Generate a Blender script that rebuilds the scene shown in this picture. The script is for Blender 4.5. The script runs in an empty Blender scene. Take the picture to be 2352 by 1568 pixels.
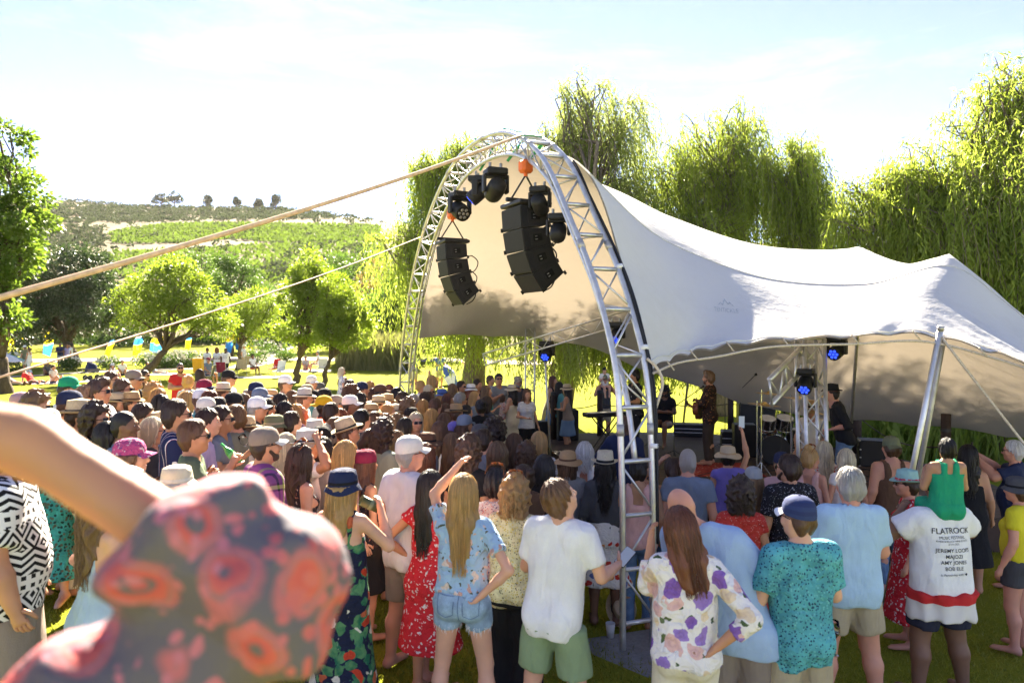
import bpy, math, random
import numpy as np
from mathutils import Vector, Matrix

R = math.radians
PI = math.pi
random.seed(11)
RNG = np.random.default_rng(11)
SC = bpy.context.scene
COL = SC.collection

CAM_H = 2.73
PITCH = math.atan(18 / 1568)
cam_d = bpy.data.cameras.new('camera')
cam = bpy.data.objects.new('camera', cam_d)
COL.objects.link(cam)
cam.location = (0, 0, CAM_H)
cam.rotation_euler = (PI / 2 - PITCH, 0, 0)
cam_d.lens = 24
cam_d.sensor_width = 36
cam_d.clip_start = 0.05
cam_d.clip_end = 6000
cam_d.dof.use_dof = True
cam_d.dof.focus_distance = 9.5
cam_d.dof.aperture_fstop = 2.6
SC.camera = cam

SUN_AZ = R(-5)        # to the left of straight ahead
SUN_EL = R(34)
world = bpy.data.worlds.new('World')
SC.world = world
world.use_nodes = True
wn = world.node_tree
wn.nodes.clear()
sky = wn.nodes.new('ShaderNodeTexSky')
sky.sky_type = 'NISHITA'
sky.sun_disc = False
sky.sun_elevation = SUN_EL
sky.sun_rotation = SUN_AZ
sky.air_density = 1.0
sky.dust_density = 0.25
sky.altitude = 7000
sky.ozone_density = 1.0
bg = wn.nodes.new('ShaderNodeBackground')
bg.inputs['Strength'].default_value = 0.054
wo = wn.nodes.new('ShaderNodeOutputWorld')
tc = wn.nodes.new('ShaderNodeTexCoord')
mp = wn.nodes.new('ShaderNodeMapping')
mp.inputs['Scale'].default_value = (1.2, 1.6, 7.0)
mp.inputs['Rotation'].default_value = (0.0, R(14), R(20))
nz = wn.nodes.new('ShaderNodeTexNoise')
nz.inputs['Scale'].default_value = 2.2
nz.inputs['Detail'].default_value = 9
nz.inputs['Roughness'].default_value = 0.62
nz.inputs['Distortion'].default_value = 0.4
cr = wn.nodes.new('ShaderNodeValToRGB')
cr.color_ramp.elements[0].position = 0.50
cr.color_ramp.elements[1].position = 0.78
cr.color_ramp.elements[0].color = (0, 0, 0, 1)
cr.color_ramp.elements[1].color = (0.5, 0.5, 0.5, 1)
mx = wn.nodes.new('ShaderNodeMixRGB')
mx.blend_type = 'ADD'
mul = wn.nodes.new('ShaderNodeMixRGB')
mul.blend_type = 'MULTIPLY'
mul.inputs['Fac'].default_value = 1
mul.inputs['Color2'].default_value = (1.6, 1.6, 1.6, 1)
L_ = wn.links.new
L_(tc.outputs['Generated'], mp.inputs['Vector'])
L_(mp.outputs['Vector'], nz.inputs['Vector'])
L_(nz.outputs['Fac'], cr.inputs['Fac'])
L_(cr.outputs['Color'], mul.inputs['Color1'])
mx.inputs['Fac'].default_value = 1
tint = wn.nodes.new('ShaderNodeMixRGB')
tint.blend_type = 'MULTIPLY'
tint.inputs['Fac'].default_value = 1
tint.inputs['Color2'].default_value = (1.20, .93, .92, 1)
L_(sky.outputs['Color'], tint.inputs['Color1'])
L_(tint.outputs['Color'], mx.inputs['Color1'])
L_(mul.outputs['Color'], mx.inputs['Color2'])
L_(mx.outputs['Color'], bg.inputs['Color'])
L_(bg.outputs['Background'], wo.inputs['Surface'])

sun_d = bpy.data.lights.new('sun', 'SUN')
sun_d.energy = 5.0
sun_d.angle = R(0.53)
sun_d.color = (1.0, 0.89, 0.70)
sun = bpy.data.objects.new('sun', sun_d)
COL.objects.link(sun)
sdir = Vector((math.sin(SUN_AZ) * math.cos(SUN_EL), math.cos(SUN_AZ) * math.cos(SUN_EL), math.sin(SUN_EL)))
sun.location = sdir * 60
sun.rotation_euler = sdir.to_track_quat('Z', 'Y').to_euler()

SC.view_settings.view_transform = 'Standard'
SC.view_settings.look = 'None'
SC.view_settings.exposure = 3.2
SC.view_settings.gamma = 1.0
SC.view_settings.use_curve_mapping = False
SC.render.engine = 'CYCLES'
cy = SC.cycles
cy.use_denoising = True
cy.max_bounces = 7
cy.diffuse_bounces = 3
cy.glossy_bounces = 2
cy.transmission_bounces = 4
cy.transparent_max_bounces = 6
cy.caustics_reflective = False
cy.caustics_refractive = False
cy.use_adaptive_sampling = True
cy.sample_clamp_indirect = 6

FPX = 1568.0


def at(px, py, d):
    a = (px - 1176) / FPX
    c = (784 - py) / FPX
    y = math.cos(PITCH) + c * math.sin(PITCH)
    z = -math.sin(PITCH) + c * math.cos(PITCH)
    t = d / y
    return Vector((a * t, d, CAM_H + z * t))


def sstep(a, b, v):
    t = np.clip((v - a) / (b - a), 0, 1)
    return t * t * (3 - 2 * t)


def ground(x, y):
    x = np.asarray(x, float)
    y = np.asarray(y, float)
    fx = 1 - 0.62 * sstep(8, 18, y)
    g = 0.0 - (0.06 * np.clip(x, -1, 3.5) + 0.105 * np.clip(x + 1, -4.5, 0)) * fx - 0.06 * (np.clip(y, 2.5, 7.2) - 6)
    g = g + 0.12 * np.sin(x * 0.11 + 1) * np.sin(y * 0.09) * sstep(18, 40, y)
    g = g + 0.022 * np.clip(y - 42, 0, 60)
    return g


def gz(x, y):
    return float(ground(x, y))


def tag(o, label=None, cat=None, group=None, kind=None):
    if label: o['label'] = label
    if cat: o['category'] = cat
    if group: o['group'] = group
    if kind: o['kind'] = kind
    return o


def empty(name, loc=(0, 0, 0), rz=0.0, label=None, cat=None, group=None):
    o = bpy.data.objects.new(name, None)
    COL.objects.link(o)
    o.location = loc
    o.rotation_euler = (0, 0, rz)
    o.empty_display_size = 0.1
    return tag(o, label, cat, group)


def np_mesh(name, V, F, smooth=False, mats=None, fm=None):
    me = bpy.data.meshes.new(name)
    V = np.asarray(V, np.float32).reshape(-1, 3)
    Fs = [np.asarray(f, np.int32) for f in (F if isinstance(F, list) else [F]) if len(f)]
    nl = sum(f.size for f in Fs)
    nf = sum(len(f) for f in Fs)
    me.vertices.add(len(V))
    me.vertices.foreach_set('co', V.ravel())
    me.loops.add(nl)
    me.polygons.add(nf)
    me.loops.foreach_set('vertex_index', np.concatenate([f.ravel() for f in Fs]) if Fs else np.zeros(0, np.int32))
    tot = np.concatenate([np.full(len(f), f.shape[1], np.int32) for f in Fs])
    me.polygons.foreach_set('loop_start', (np.cumsum(tot) - tot).astype(np.int32))
    me.polygons.foreach_set('loop_total', tot)
    me.polygons.foreach_set('use_smooth', np.full(nf, bool(smooth)))
    if fm is not None:
        me.polygons.foreach_set('material_index', np.asarray(fm, np.int32))
    for m in (mats or []):
        me.materials.append(m)
    me.update(calc_edges=True)
    me.validate()
    return me


def link(name, me, parent=None, loc=None, mat=None, mw=None):
    o = bpy.data.objects.new(name, me)
    COL.objects.link(o)
    if parent is not None: o.parent = parent
    if mw is not None: o.matrix_local = mw
    if loc is not None: o.location = loc
    if mat is not None:
        if not me.materials: me.materials.append(None)
        o.material_slots[0].link = 'OBJECT'
        o.material_slots[0].material = mat
    return o


class MB:

    def __init__(s):
        s.V = []; s.Q = []; s.T = []; s.n = 0; s.qm = []; s.tm = []; s.m = 0

    def raw(s, V, Q=(), T=()):
        V = np.asarray(V, float).reshape(-1, 3)
        s.V.append(V)
        if len(Q): s.Q.append(np.asarray(Q, int) + s.n); s.qm += [s.m] * len(Q)
        if len(T): s.T.append(np.asarray(T, int) + s.n); s.tm += [s.m] * len(T)
        s.n += len(V)
        return s

    def box(s, c, size, rot=None, bev=0.0):
        hx, hy, hz = [v / 2 for v in size]
        if bev <= 0:
            V = np.array([[x, y, z] for x in (-hx, hx) for y in (-hy, hy) for z in (-hz, hz)])
            Q = [(0, 1, 3, 2), (4, 6, 7, 5), (0, 4, 5, 1), (2, 3, 7, 6), (0, 2, 6, 4), (1, 5, 7, 3)]
            T = []
        else:
            b = min(bev, hx * .9, hy * .9, hz * .9)
            V = []
            for sx in (-1, 1):
                for sy in (-1, 1):
                    for sz in (-1, 1):
                        V += [[sx * hx, sy * (hy - b), sz * (hz - b)], [sx * (hx - b), sy * hy, sz * (hz - b)], [sx * (hx - b), sy * (hy - b), sz * hz]]
            V = np.array(V)
            i = lambda a, b_, c_, k: ((a * 2 + b_) * 2 + c_) * 3 + k
            Q = []
            for a in (0, 1):
                Q.append((i(a, 0, 0, 0), i(a, 1, 0, 0), i(a, 1, 1, 0), i(a, 0, 1, 0)))
                Q.append((i(0, a, 0, 1), i(1, a, 0, 1), i(1, a, 1, 1), i(0, a, 1, 1)))
                Q.append((i(0, 0, a, 2), i(1, 0, a, 2), i(1, 1, a, 2), i(0, 1, a, 2)))
            for a in (0, 1):
                for b_ in (0, 1):
                    Q.append((i(a, b_, 0, 0), i(a, b_, 1, 0), i(a, b_, 1, 1), i(a, b_, 0, 1)))
                    Q.append((i(a, 0, b_, 0), i(a, 1, b_, 0), i(a, 1, b_, 2), i(a, 0, b_, 2)))
                    Q.append((i(0, a, b_, 1), i(1, a, b_, 1), i(1, a, b_, 2), i(0, a, b_, 2)))
            T = [(i(a, b_, c_, 0), i(a, b_, c_, 1), i(a, b_, c_, 2)) for a in (0, 1) for b_ in (0, 1) for c_ in (0, 1)]
        if rot is not None: V = V @ np.array(rot.to_3x3() if hasattr(rot, 'to_3x3') else rot).T
        return s.raw(V + np.array(c), Q, T)

    def tube(s, pts, r, n=8, cap=True, sc=None):
        P = np.array([tuple(p) for p in pts], float)
        m = len(P)
        r = np.full(m, r, float) if np.isscalar(r) else np.asarray(r, float)
        T = np.gradient(P, axis=0)
        T /= np.linalg.norm(T, axis=1)[:, None] + 1e-12
        u = np.cross(T[0], (0, 0, 1.0))
        if np.linalg.norm(u) < 1e-3: u = np.cross(T[0], (1.0, 0, 0))
        rings = []
        for k in range(m):
            u = u - T[k] * (u @ T[k])
            u /= np.linalg.norm(u) + 1e-12
            w = np.cross(T[k], u)
            a = np.arange(n) * 2 * PI / n
            su, sw = (1, 1) if sc is None else sc
            rings.append(P[k] + r[k] * (su * np.cos(a)[:, None] * u + sw * np.sin(a)[:, None] * w))
        V = np.concatenate(rings)
        i = np.arange(n)
        j = (i + 1) % n
        Q = np.concatenate([np.stack([k * n + i, k * n + j, (k + 1) * n + j, (k + 1) * n + i], 1) for k in range(m - 1)])
        Tt = []
        if cap:
            V = np.concatenate([V, P[:1], P[-1:]])
            c0, c1 = m * n, m * n + 1
            Tt = np.concatenate([np.stack([np.full(n, c0), j, i], 1), np.stack([np.full(n, c1), (m - 1) * n + i, (m - 1) * n + j], 1)])
        return s.raw(V, Q, Tt)

    def lathe(s, prof, n=20, c=(0, 0, 0), rot=None, fn=None):
        a = np.arange(n) * 2 * PI / n
        V = []
        for k, (r, z) in enumerate(prof):
            if fn is None:
                V.append(np.stack([r * np.cos(a), r * np.sin(a), np.full(n, z)], 1))
            else:
                V.append(np.array([fn(t, r, z, k) for t in a]))
        V = np.concatenate(V)
        if rot is not None: V = V @ np.array(rot.to_3x3() if hasattr(rot, 'to_3x3') else rot).T
        i = np.arange(n)
        j = (i + 1) % n
        Q = np.concatenate([np.stack([k * n + i, k * n + j, (k + 1) * n + j, (k + 1) * n + i], 1) for k in range(len(prof) - 1)])
        return s.raw(V + np.array(c), Q)

    def grid(s, P, closed=False):
        nu, nv = P.shape[:2]
        i, j = np.meshgrid(np.arange(nu - 1), np.arange(nv - 1), indexing='ij')
        a = (i * nv + j).ravel()
        return s.raw(P.reshape(-1, 3), np.stack([a, a + nv, a + nv + 1, a + 1], 1))

    def ell(s, c, r, n=10, rot=None):
        m = max(4, n // 2 + 1)
        pr = [(max(math.sin(PI * k / m), 1e-4), -math.cos(PI * k / m)) for k in range(m + 1)]
        return s.lathe(pr, n, c, rot=(np.array(rot.to_3x3()) if hasattr(rot, 'to_3x3') else (np.eye(3) if rot is None else np.array(rot))) @ np.diag(r))

    def mesh(s, name, smooth=False, mats=None):
        V = np.concatenate(s.V)
        F = []
        fm = []
        if s.Q: F.append(np.concatenate(s.Q)); fm += s.qm
        if s.T: F.append(np.concatenate(s.T)); fm += s.tm
        return np_mesh(name, V, F, smooth, mats, fm if s.m else None)

    def build(s, name, mat, parent=None, smooth=False, loc=None, mw=None):
        me = s.mesh(name, smooth)
        me.materials.append(mat)
        return link(name, me, parent, loc, mw=mw)


def smooth_angle(o, deg=35):
    me = o.data
    for p in me.polygons: p.use_smooth = True
    try:
        me.set_sharp_from_angle(angle=R(deg))
    except Exception:
        pass
    return o


def catmull(P, n):
    P = np.array([tuple(p) for p in P], float)
    P = np.concatenate([2 * P[:1] - P[1:2], P, 2 * P[-1:] - P[-2:-1]])
    out = []
    for k in range(1, len(P) - 2):
        p0, p1, p2, p3 = P[k - 1:k + 3]
        for t in np.arange(n) / n:
            out.append(.5 * (2 * p1 + (p2 - p0) * t + (2 * p0 - 5 * p1 + 4 * p2 - p3) * t * t + (3 * p1 - p0 - 3 * p2 + p3) * t ** 3))
    out.append(P[-2])
    return np.array(out)


def copy_tree(o, parent=None):
    c = o.copy()
    COL.objects.link(c)
    if parent is not None: c.parent = parent
    for ch in list(o.children): copy_tree(ch, c)
    return c


MATS = {}


class NT:
    def __init__(s, name):
        s.mat = bpy.data.materials.new(name)
        s.mat.use_nodes = True
        s.t = s.mat.node_tree
        s.t.nodes.clear()
        s.out = s.t.nodes.new('ShaderNodeOutputMaterial')

    def n(s, typ, **kw):
        nd = s.t.nodes.new('ShaderNode' + typ)
        for k, v in kw.items():
            if k in nd.inputs and not hasattr(type(nd), k): s.set(nd, k, v)
            elif k.startswith('i_'): s.set(nd, k[2:].replace('_', ' '), v)
            else: setattr(nd, k, v)
        return nd

    def set(s, nd, key, v):
        inp = nd.inputs[key]
        if hasattr(v, 'links') or isinstance(v, bpy.types.NodeSocket): s.t.links.new(v, inp)
        else:
            if isinstance(v, (tuple, list)) and len(v) == 3 and inp.type == 'RGBA': v = tuple(v) + (1,)
            inp.default_value = v

    def link(s, a, b): s.t.links.new(a, b)

    def coord(s, scale=1.0, rot=(0, 0, 0), out='Object'):
        t = s.n('TexCoord')
        m = s.n('Mapping')
        m.inputs['Scale'].default_value = (scale,) * 3 if np.isscalar(scale) else scale
        m.inputs['Rotation'].default_value = rot
        s.link(t.outputs[out], m.inputs['Vector'])
        return m.outputs['Vector']

    def noise(s, vec, scale=5, detail=3, rough=.5, dist=0.0):
        n = s.n('TexNoise')
        n.inputs['Scale'].default_value = scale
        n.inputs['Detail'].default_value = detail
        n.inputs['Roughness'].default_value = rough
        n.inputs['Distortion'].default_value = dist
        s.link(vec, n.inputs['Vector'])
        return n.outputs['Fac']

    def vor(s, vec, scale=5, feature='F1', out='Distance', rnd=1.0):
        n = s.n('TexVoronoi', feature=feature)
        n.inputs['Scale'].default_value = scale
        n.inputs['Randomness'].default_value = rnd
        s.link(vec, n.inputs['Vector'])
        return n.outputs[out]

    def ramp(s, fac, stops, interp='LINEAR'):
        r = s.n('ValToRGB')
        r.color_ramp.interpolation = interp
        els = r.color_ramp.elements
        while len(els) > 1: els.remove(els[-1])
        els[0].position = stops[0][0]
        els[0].color = tuple(stops[0][1]) + (1,)
        for p, c in stops[1:]:
            e = els.new(p)
            e.color = tuple(c) + (1,)
        s.link(fac, r.inputs['Fac'])
        return r.outputs['Color']

    def mix(s, a, b, fac=.5, blend='MIX'):
        m = s.n('MixRGB', blend_type=blend)
        for key, v in (('Fac', fac), ('Color1', a), ('Color2', b)): s.set(m, key, v)
        return m.outputs['Color']

    def math(s, op, a, b=0.0):
        m = s.n('Math', operation=op)
        s.set(m, 0, a)
        s.set(m, 1, b)
        return m.outputs[0]

    def bump(s, h, strength=.3, dist=.01):
        b = s.n('Bump')
        b.inputs['Strength'].default_value = strength
        b.inputs['Distance'].default_value = dist
        s.link(h, b.inputs['Height'])
        return b.outputs['Normal']

    def surf(s, color, rough=.8, metal=0.0, spec=.3, normal=None, sheen=0.0, trans=0.0, tcol=None, emit=None, alpha=None):
        p = s.n('BsdfPrincipled')
        s.set(p, 'Base Color', color)
        s.set(p, 'Roughness', rough)
        p.inputs['Metallic'].default_value = metal
        p.inputs['Specular IOR Level'].default_value = spec
        if sheen: p.inputs['Sheen Weight'].default_value = sheen
        if normal is not None: s.link(normal, p.inputs['Normal'])
        if emit: s.set(p, 'Emission Color', emit[0]); p.inputs['Emission Strength'].default_value = emit[1]
        sh = p.outputs[0]
        if trans > 0:
            t = s.n('BsdfTranslucent')
            s.set(t, 'Color', tcol if tcol is not None else color)
            if normal is not None: s.link(normal, t.inputs['Normal'])
            m = s.n('MixShader')
            m.inputs[0].default_value = trans
            s.link(sh, m.inputs[1])
            s.link(t.outputs[0], m.inputs[2])
            sh = m.outputs[0]
        s.link(sh, s.out.inputs['Surface'])
        return s.mat


def plain(name, col, rough=.7, metal=0.0, var=.15, scale=6, spec=.3, bump=.0, bscale=60):
    key = ('plain', name)
    if key in MATS: return MATS[key]
    t = NT(name)
    v = t.coord()
    f = t.noise(v, scale, 4)
    c = t.ramp(f, [(.25, [max(0, k * (1 - var)) for k in col]), (.75, [min(1, k * (1 + var)) for k in col])])
    nm = t.bump(t.noise(v, bscale, 2), bump, .004) if bump else None
    m = t.surf(c, rough, metal, spec, nm)
    MATS[key] = m
    return m


def leafmat(name, c0, c1, tc, trans=.5, rough=.5):
    t = NT(name)
    f = t.noise(t.coord(), .9, 3)
    rnd = t.n('NewGeometry').outputs['Random Per Island']
    f2 = t.math('ADD', t.math('MULTIPLY', f, .55), t.math('MULTIPLY', rnd, .45))
    c = t.ramp(f2, [(.25, c0), (.75, c1)])
    return t.surf(c, rough, 0, .3, None, 0, trans, t.mix(c, tc, .55))
# ================================================================== ground
def lawn_mat():
    t = NT('lawn')
    v = t.coord()
    a = t.noise(v, .12, 4)
    b = t.noise(v, 2.6, 4, .65)
    c = t.noise(v, 42, 3, .7)
    f = t.math('ADD', t.math('MULTIPLY', a, .45), t.math('ADD', t.math('MULTIPLY', b, .3), t.math('MULTIPLY', c, .35)))
    col = t.ramp(f, [(.3, (.12, .14, .014)), (.5, (.19, .205, .02)), (.66, (.25, .26, .028)), (.8, (.30, .285, .045))])
    return t.surf(col, 1.0, 0, .02, t.bump(c, .8, .03))


M_LAWN = lawn_mat()
xs = np.unique(np.concatenate([np.arange(-14, 14.01, .35), np.geomspace(14, 2500, 46), -np.geomspace(14, 2500, 46)]))
ys = np.unique(np.concatenate([np.arange(-8, 24.01, .35), np.geomspace(24, 3000, 60), -np.geomspace(8, 300, 14)]))
gx, gy = np.meshgrid(xs, ys, indexing='ij')
mb = MB()
mb.grid(np.stack([gx, gy, ground(gx, gy)], 2))
tag(mb.build('lawn', M_LAWN, smooth=True), kind='structure')


def ridge_y(a):
    t = np.interp(a, [-1.2, -.69, -.5, -.33, -.19, 0, .5, 1.2], [.200, .198, .190, .184, .170, .152, .130, .118])
    return 90 / (1 - 4 * t)


def hill_z(x, y):
    a = x / np.maximum(y, 1)
    yr = ridge_y(a)
    z = .25 * (y - 90)
    z = np.where(y > yr, .25 * (yr - 90) - (y - yr) * .10, z)
    rough = .8 * np.sin(x * .05 + y * .021) + .5 * np.sin(x * .013 - y * .06)
    return z + rough * sstep(90, 150, y) * sstep(yr + 60, yr - 20, y) + 1.2


def hill_mat():
    t = NT('hillside')
    v = t.coord()
    a = t.noise(v, .02, 5)
    b = t.noise(v, .25, 4)
    col = t.ramp(t.math('ADD', t.math('MULTIPLY', a, .7), t.math('MULTIPLY', b, .4)),
                 [(.30, (.05, .055, .018)), (.45, (.10, .085, .038)), (.6, (.15, .115, .06)), (.8, (.18, .145, .08))])
    return t.surf(col, .95, 0, .1)


aa = np.linspace(-1.05, 1.05, 150)
yy = np.concatenate([np.linspace(70, 470, 110), np.linspace(480, 800, 12)])
A_, Y_ = np.meshgrid(aa, yy, indexing='ij')
mb = MB()
mb.grid(np.stack([A_ * Y_, Y_, hill_z(A_ * Y_, Y_)], 2))
tag(mb.build('hill', hill_mat(), smooth=True), kind='structure')


def hill_at(px, py):
    d = 95.0
    for _ in range(400):
        p = at(px, py, d)
        if p.z <= float(hill_z(p.x, p.y)): return p
        d += .8
    return at(px, py, 430)


def inside(poly, x, y):
    c = np.zeros(np.shape(x), bool)
    n = len(poly)
    for i in range(n):
        x0, y0 = poly[i]
        x1, y1 = poly[(i + 1) % n]
        m = ((y0 > y) != (y1 > y)) & (x < (x1 - x0) * (y - y0) / (y1 - y0 + 1e-9) + x0)
        c ^= m
    return c


def tufts(P, w, h, rng, k=3):
    n = len(P)
    V = []
    for q in range(k):
        a = rng.uniform(0, PI, n)
        ww = w * rng.uniform(.7, 1.3, n)
        hh = h * rng.uniform(.6, 1.25, n)
        ox = rng.normal(0, w * .35, (n, 2))
        dx = np.stack([np.cos(a), np.sin(a), np.zeros(n)], 1) * ww[:, None] / 2
        b = P + np.stack([ox[:, 0], ox[:, 1], hh * rng.uniform(0, .5, n)], 1)
        up = np.stack([rng.normal(0, .25, n) * hh, rng.normal(0, .25, n) * hh, hh], 1)
        V.append(np.stack([b - dx * .6, b + dx * .6, b + dx + up * .6, b + up, b - dx + up * .6], 1))
    V = np.concatenate(V)
    m = len(V)
    i = np.arange(m)[:, None] * 5
    return V.reshape(-1, 3), i + np.array([[0, 1, 2, 3, 4]])


M_VINE = leafmat('vine_leaf', (.055, .095, .010), (.10, .15, .018), (.17, .26, .025), .35)
M_SHRUB = leafmat('hill_shrub_leaf', (.03, .042, .018), (.065, .08, .034), (.08, .11, .035), .25)
_plots = [[(245, 537), (330, 517), (500, 514), (690, 517), (870, 520), (880, 556), (640, 560), (530, 549), (440, 559), (262, 560)],
          [(215, 583), (380, 577), (560, 566), (880, 560), (900, 640), (600, 645), (250, 640)],
          [(560, 625), (900, 610), (900, 660), (570, 660)]]
pts = []
for q, poly in enumerate(_plots):
    W = [hill_at(*p) for p in poly]
    P2 = [(p.x, p.y) for p in W]
    x0, x1 = min(p[0] for p in P2), max(p[0] for p in P2)
    y0, y1 = min(p[1] for p in P2), max(p[1] for p in P2)
    sx, sy = ((.75, 1.8), (.95, 2.7), (.85, 2.2))[q]
    gx, gy = np.meshgrid(np.arange(x0, x1, sx), np.arange(y0, y1, sy))
    gx = (gx + (gy - y0) * .12 + RNG.normal(0, .12, gx.shape)).ravel()
    gy = (gy + RNG.normal(0, .12, gy.shape)).ravel()
    ok = inside(P2, gx, gy) & (RNG.random(len(gx)) > .04)
    pts.append(np.stack([gx[ok], gy[ok], hill_z(gx[ok], gy[ok])], 1))
pts = np.concatenate(pts)
V, F = tufts(pts, .95, .85, RNG, 2)
tag(link('vineyard', np_mesh('vineyard', V, F, mats=[M_VINE])), 'rows of bright green vines across the sunny hillside', 'vineyard', kind='stuff')

pts = []
for _ in range(8500):
    px, py = random.uniform(60, 930), random.uniform(455, 640)
    dens = .95 if py < 516 - (px - 100) * .02 else (.10 if py < 514 else .012)
    if px < 240 and 520 < py < 575: dens = .25
    if random.random() > dens: continue
    p = hill_at(px, py)
    if p.y > 425 or p.y < 110: continue
    s = random.uniform(.6, 2.0)
    for _ in range(int(9 + 6 * s)):
        u = RNG.normal(0, 1, 3)
        u /= np.linalg.norm(u)
        pts.append([p.x + u[0] * s, p.y + u[1] * s, float(hill_z(p.x, p.y)) + abs(u[2]) * s * .75])
V, F = tufts(np.array(pts), .8, .65, RNG, 1)
tag(link('hill_scrub', np_mesh('hill_scrub', V, F, mats=[M_SHRUB])), 'low dark scrub covering the crest of the hill', 'scrub', kind='stuff')


# ================================================================== trees
def bark(name, col):
    t = NT(name)
    v = t.coord((1, 1, .25))
    f = t.noise(v, 14, 5, .7)
    return t.surf(t.ramp(f, [(.3, [k * .5 for k in col]), (.7, [k * 1.3 for k in col])]), .9, 0, .1, t.bump(f, .9, .04))


M_BARK = bark('bark_brown', (.10, .075, .05))
M_BARKG = bark('bark_grey', (.16, .13, .10))


def leaves(C, N, L, W, rng, droop=0.0):
    n = len(C)
    N = N / (np.linalg.norm(N, axis=1)[:, None] + 1e-9)
    N[:, 2] -= droop
    N /= np.linalg.norm(N, axis=1)[:, None] + 1e-9
    t = rng.normal(0, 1, (n, 3))
    S = np.cross(N, t)
    S /= np.linalg.norm(S, axis=1)[:, None] + 1e-9
    L = (L * rng.uniform(.7, 1.3, n))[:, None]
    W = (W * rng.uniform(.7, 1.3, n))[:, None]
    V = np.stack([C, C + N * L * .45 + S * W * .5, C + N * L, C + N * L * .45 - S * W * .5], 1)
    return V.reshape(-1, 3), (np.arange(n)[:, None] * 4 + np.array([[0, 1, 2, 3]]))


def branch_path(a, b, rng, wob=.12, n=6, sag=0.0):
    a = np.array(a, float)
    b = np.array(b, float)
    t = np.linspace(0, 1, n)[:, None]
    P = a + (b - a) * t
    L = np.linalg.norm(b - a)
    w = rng.normal(0, wob * L / 3, (n, 3)) * np.sin(t * PI)
    P = P + w
    P[:, 2] += np.sin(t[:, 0] * PI) * sag * L
    return P


def tree(name, label, base, blobs, leafm, barkm, trunk_r=.22, lean=(0, 0), fork=.45, nclump=120, per=90, L=.16, W=.09,
         clump_r=.55, seed=1, group=None, droop=.25, holes=.25, trunks=1):
    rng = np.random.default_rng(seed)
    root = empty(name, base, 0, label, 'tree', group)
    bx = np.array([b[0] for b in blobs], float)
    br = np.array([b[1] for b in blobs], float)
    top = bx.mean(0)
    for _ in range(9):
        k = rng.integers(0, len(blobs)); u = rng.normal(0, 1, 3); u /= np.linalg.norm(u)
        bx = np.concatenate([bx, [bx[k] + u * br[k] * rng.uniform(.8, 1.15)]]); br = np.concatenate([br, [br[k] * rng.uniform(.22, .42)]])
    mb = MB()
    f = np.array([lean[0], lean[1], 0]) + np.array([top[0] * .3, top[1] * .3, max(.6, bx[:, 2].min() * fork + .3)])
    p = branch_path((0, 0, -.15), f, rng, .12, 7)
    mb.tube(p, np.linspace(trunk_r * 1.25, trunk_r * .72, 7), 10)
    limb = []
    for c, r in zip(bx, br):
        q = branch_path(f, c + np.array([0, 0, r[2] * .1]), rng, .14, 6, .06)
        mb.tube(q, np.linspace(trunk_r * .5, trunk_r * .13, 6), 7)
        for _ in range(5):
            u = rng.normal(0, 1, 3)
            u /= np.linalg.norm(u)
            e = c + u * r * .8
            s = q[rng.integers(2, 6)]
            mb.tube(branch_path(s, e, rng, .16, 5), np.linspace(trunk_r * .16, .012, 5), 5)
    mb.build('trunk', barkm, root, True)
    wgt = (br.prod(1)) ** (2 / 3)
    wgt /= wgt.sum()
    Cs, Ns = [], []
    for _ in range(nclump):
        k = rng.choice(len(bx), p=wgt)
        u = rng.normal(0, 1, 3)
        u /= np.linalg.norm(u)
        rad = rng.uniform(.45, 1.0) ** .5
        c = bx[k] + u * br[k] * rad * rng.uniform(.92, 1.1)
        m = int(per * 1.25 * rng.uniform(.4, 1.3))
        v = rng.normal(0, 1, (m, 3))
        v /= np.linalg.norm(v, axis=1)[:, None]
        v *= (rng.random((m, 1)) ** .45)
        cr = clump_r * rng.uniform(.6, 1.35)
        Cs.append(c + v * np.array([cr, cr, cr * .75]))
        Ns.append(v + u * .5 + rng.normal(0, .35, (m, 3)))
    C = np.concatenate(Cs)
    V, F = leaves(C, np.concatenate(Ns), L * .78, W * .78, rng, droop)
    link('crown', np_mesh('crown', V, F, mats=[leafm]), root)
    return root


M_SWEET = leafmat('leaf_fresh_green', (.04, .085, .012), (.10, .16, .022), (.24, .36, .03), .45)
M_OLIVE = leafmat('leaf_dark_olive', (.022, .042, .016), (.075, .10, .045), (.08, .14, .03), .22, .4)
M_BRIGHT = leafmat('leaf_bright_green', (.06, .115, .012), (.15, .215, .026), (.38, .50, .035), .5)
M_MID = leafmat('leaf_mid_green', (.035, .08, .015), (.085, .15, .03), (.16, .28, .03), .35)
M_RUST = leafmat('leaf_rusty', (.12, .08, .03), (.20, .16, .05), (.35, .25, .06), .35)


def blob(px, py, d, rx, rz, ry=None, base=None):
    p = at(px, py, d)
    return (np.array([p.x - base[0], p.y - base[1], p.z - base[2]]), np.array([rx, ry or rx, rz]))


def base_at(px, d):
    p = at(px, 766, d)
    return np.array([p.x, p.y, gz(p.x, p.y)])


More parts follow.
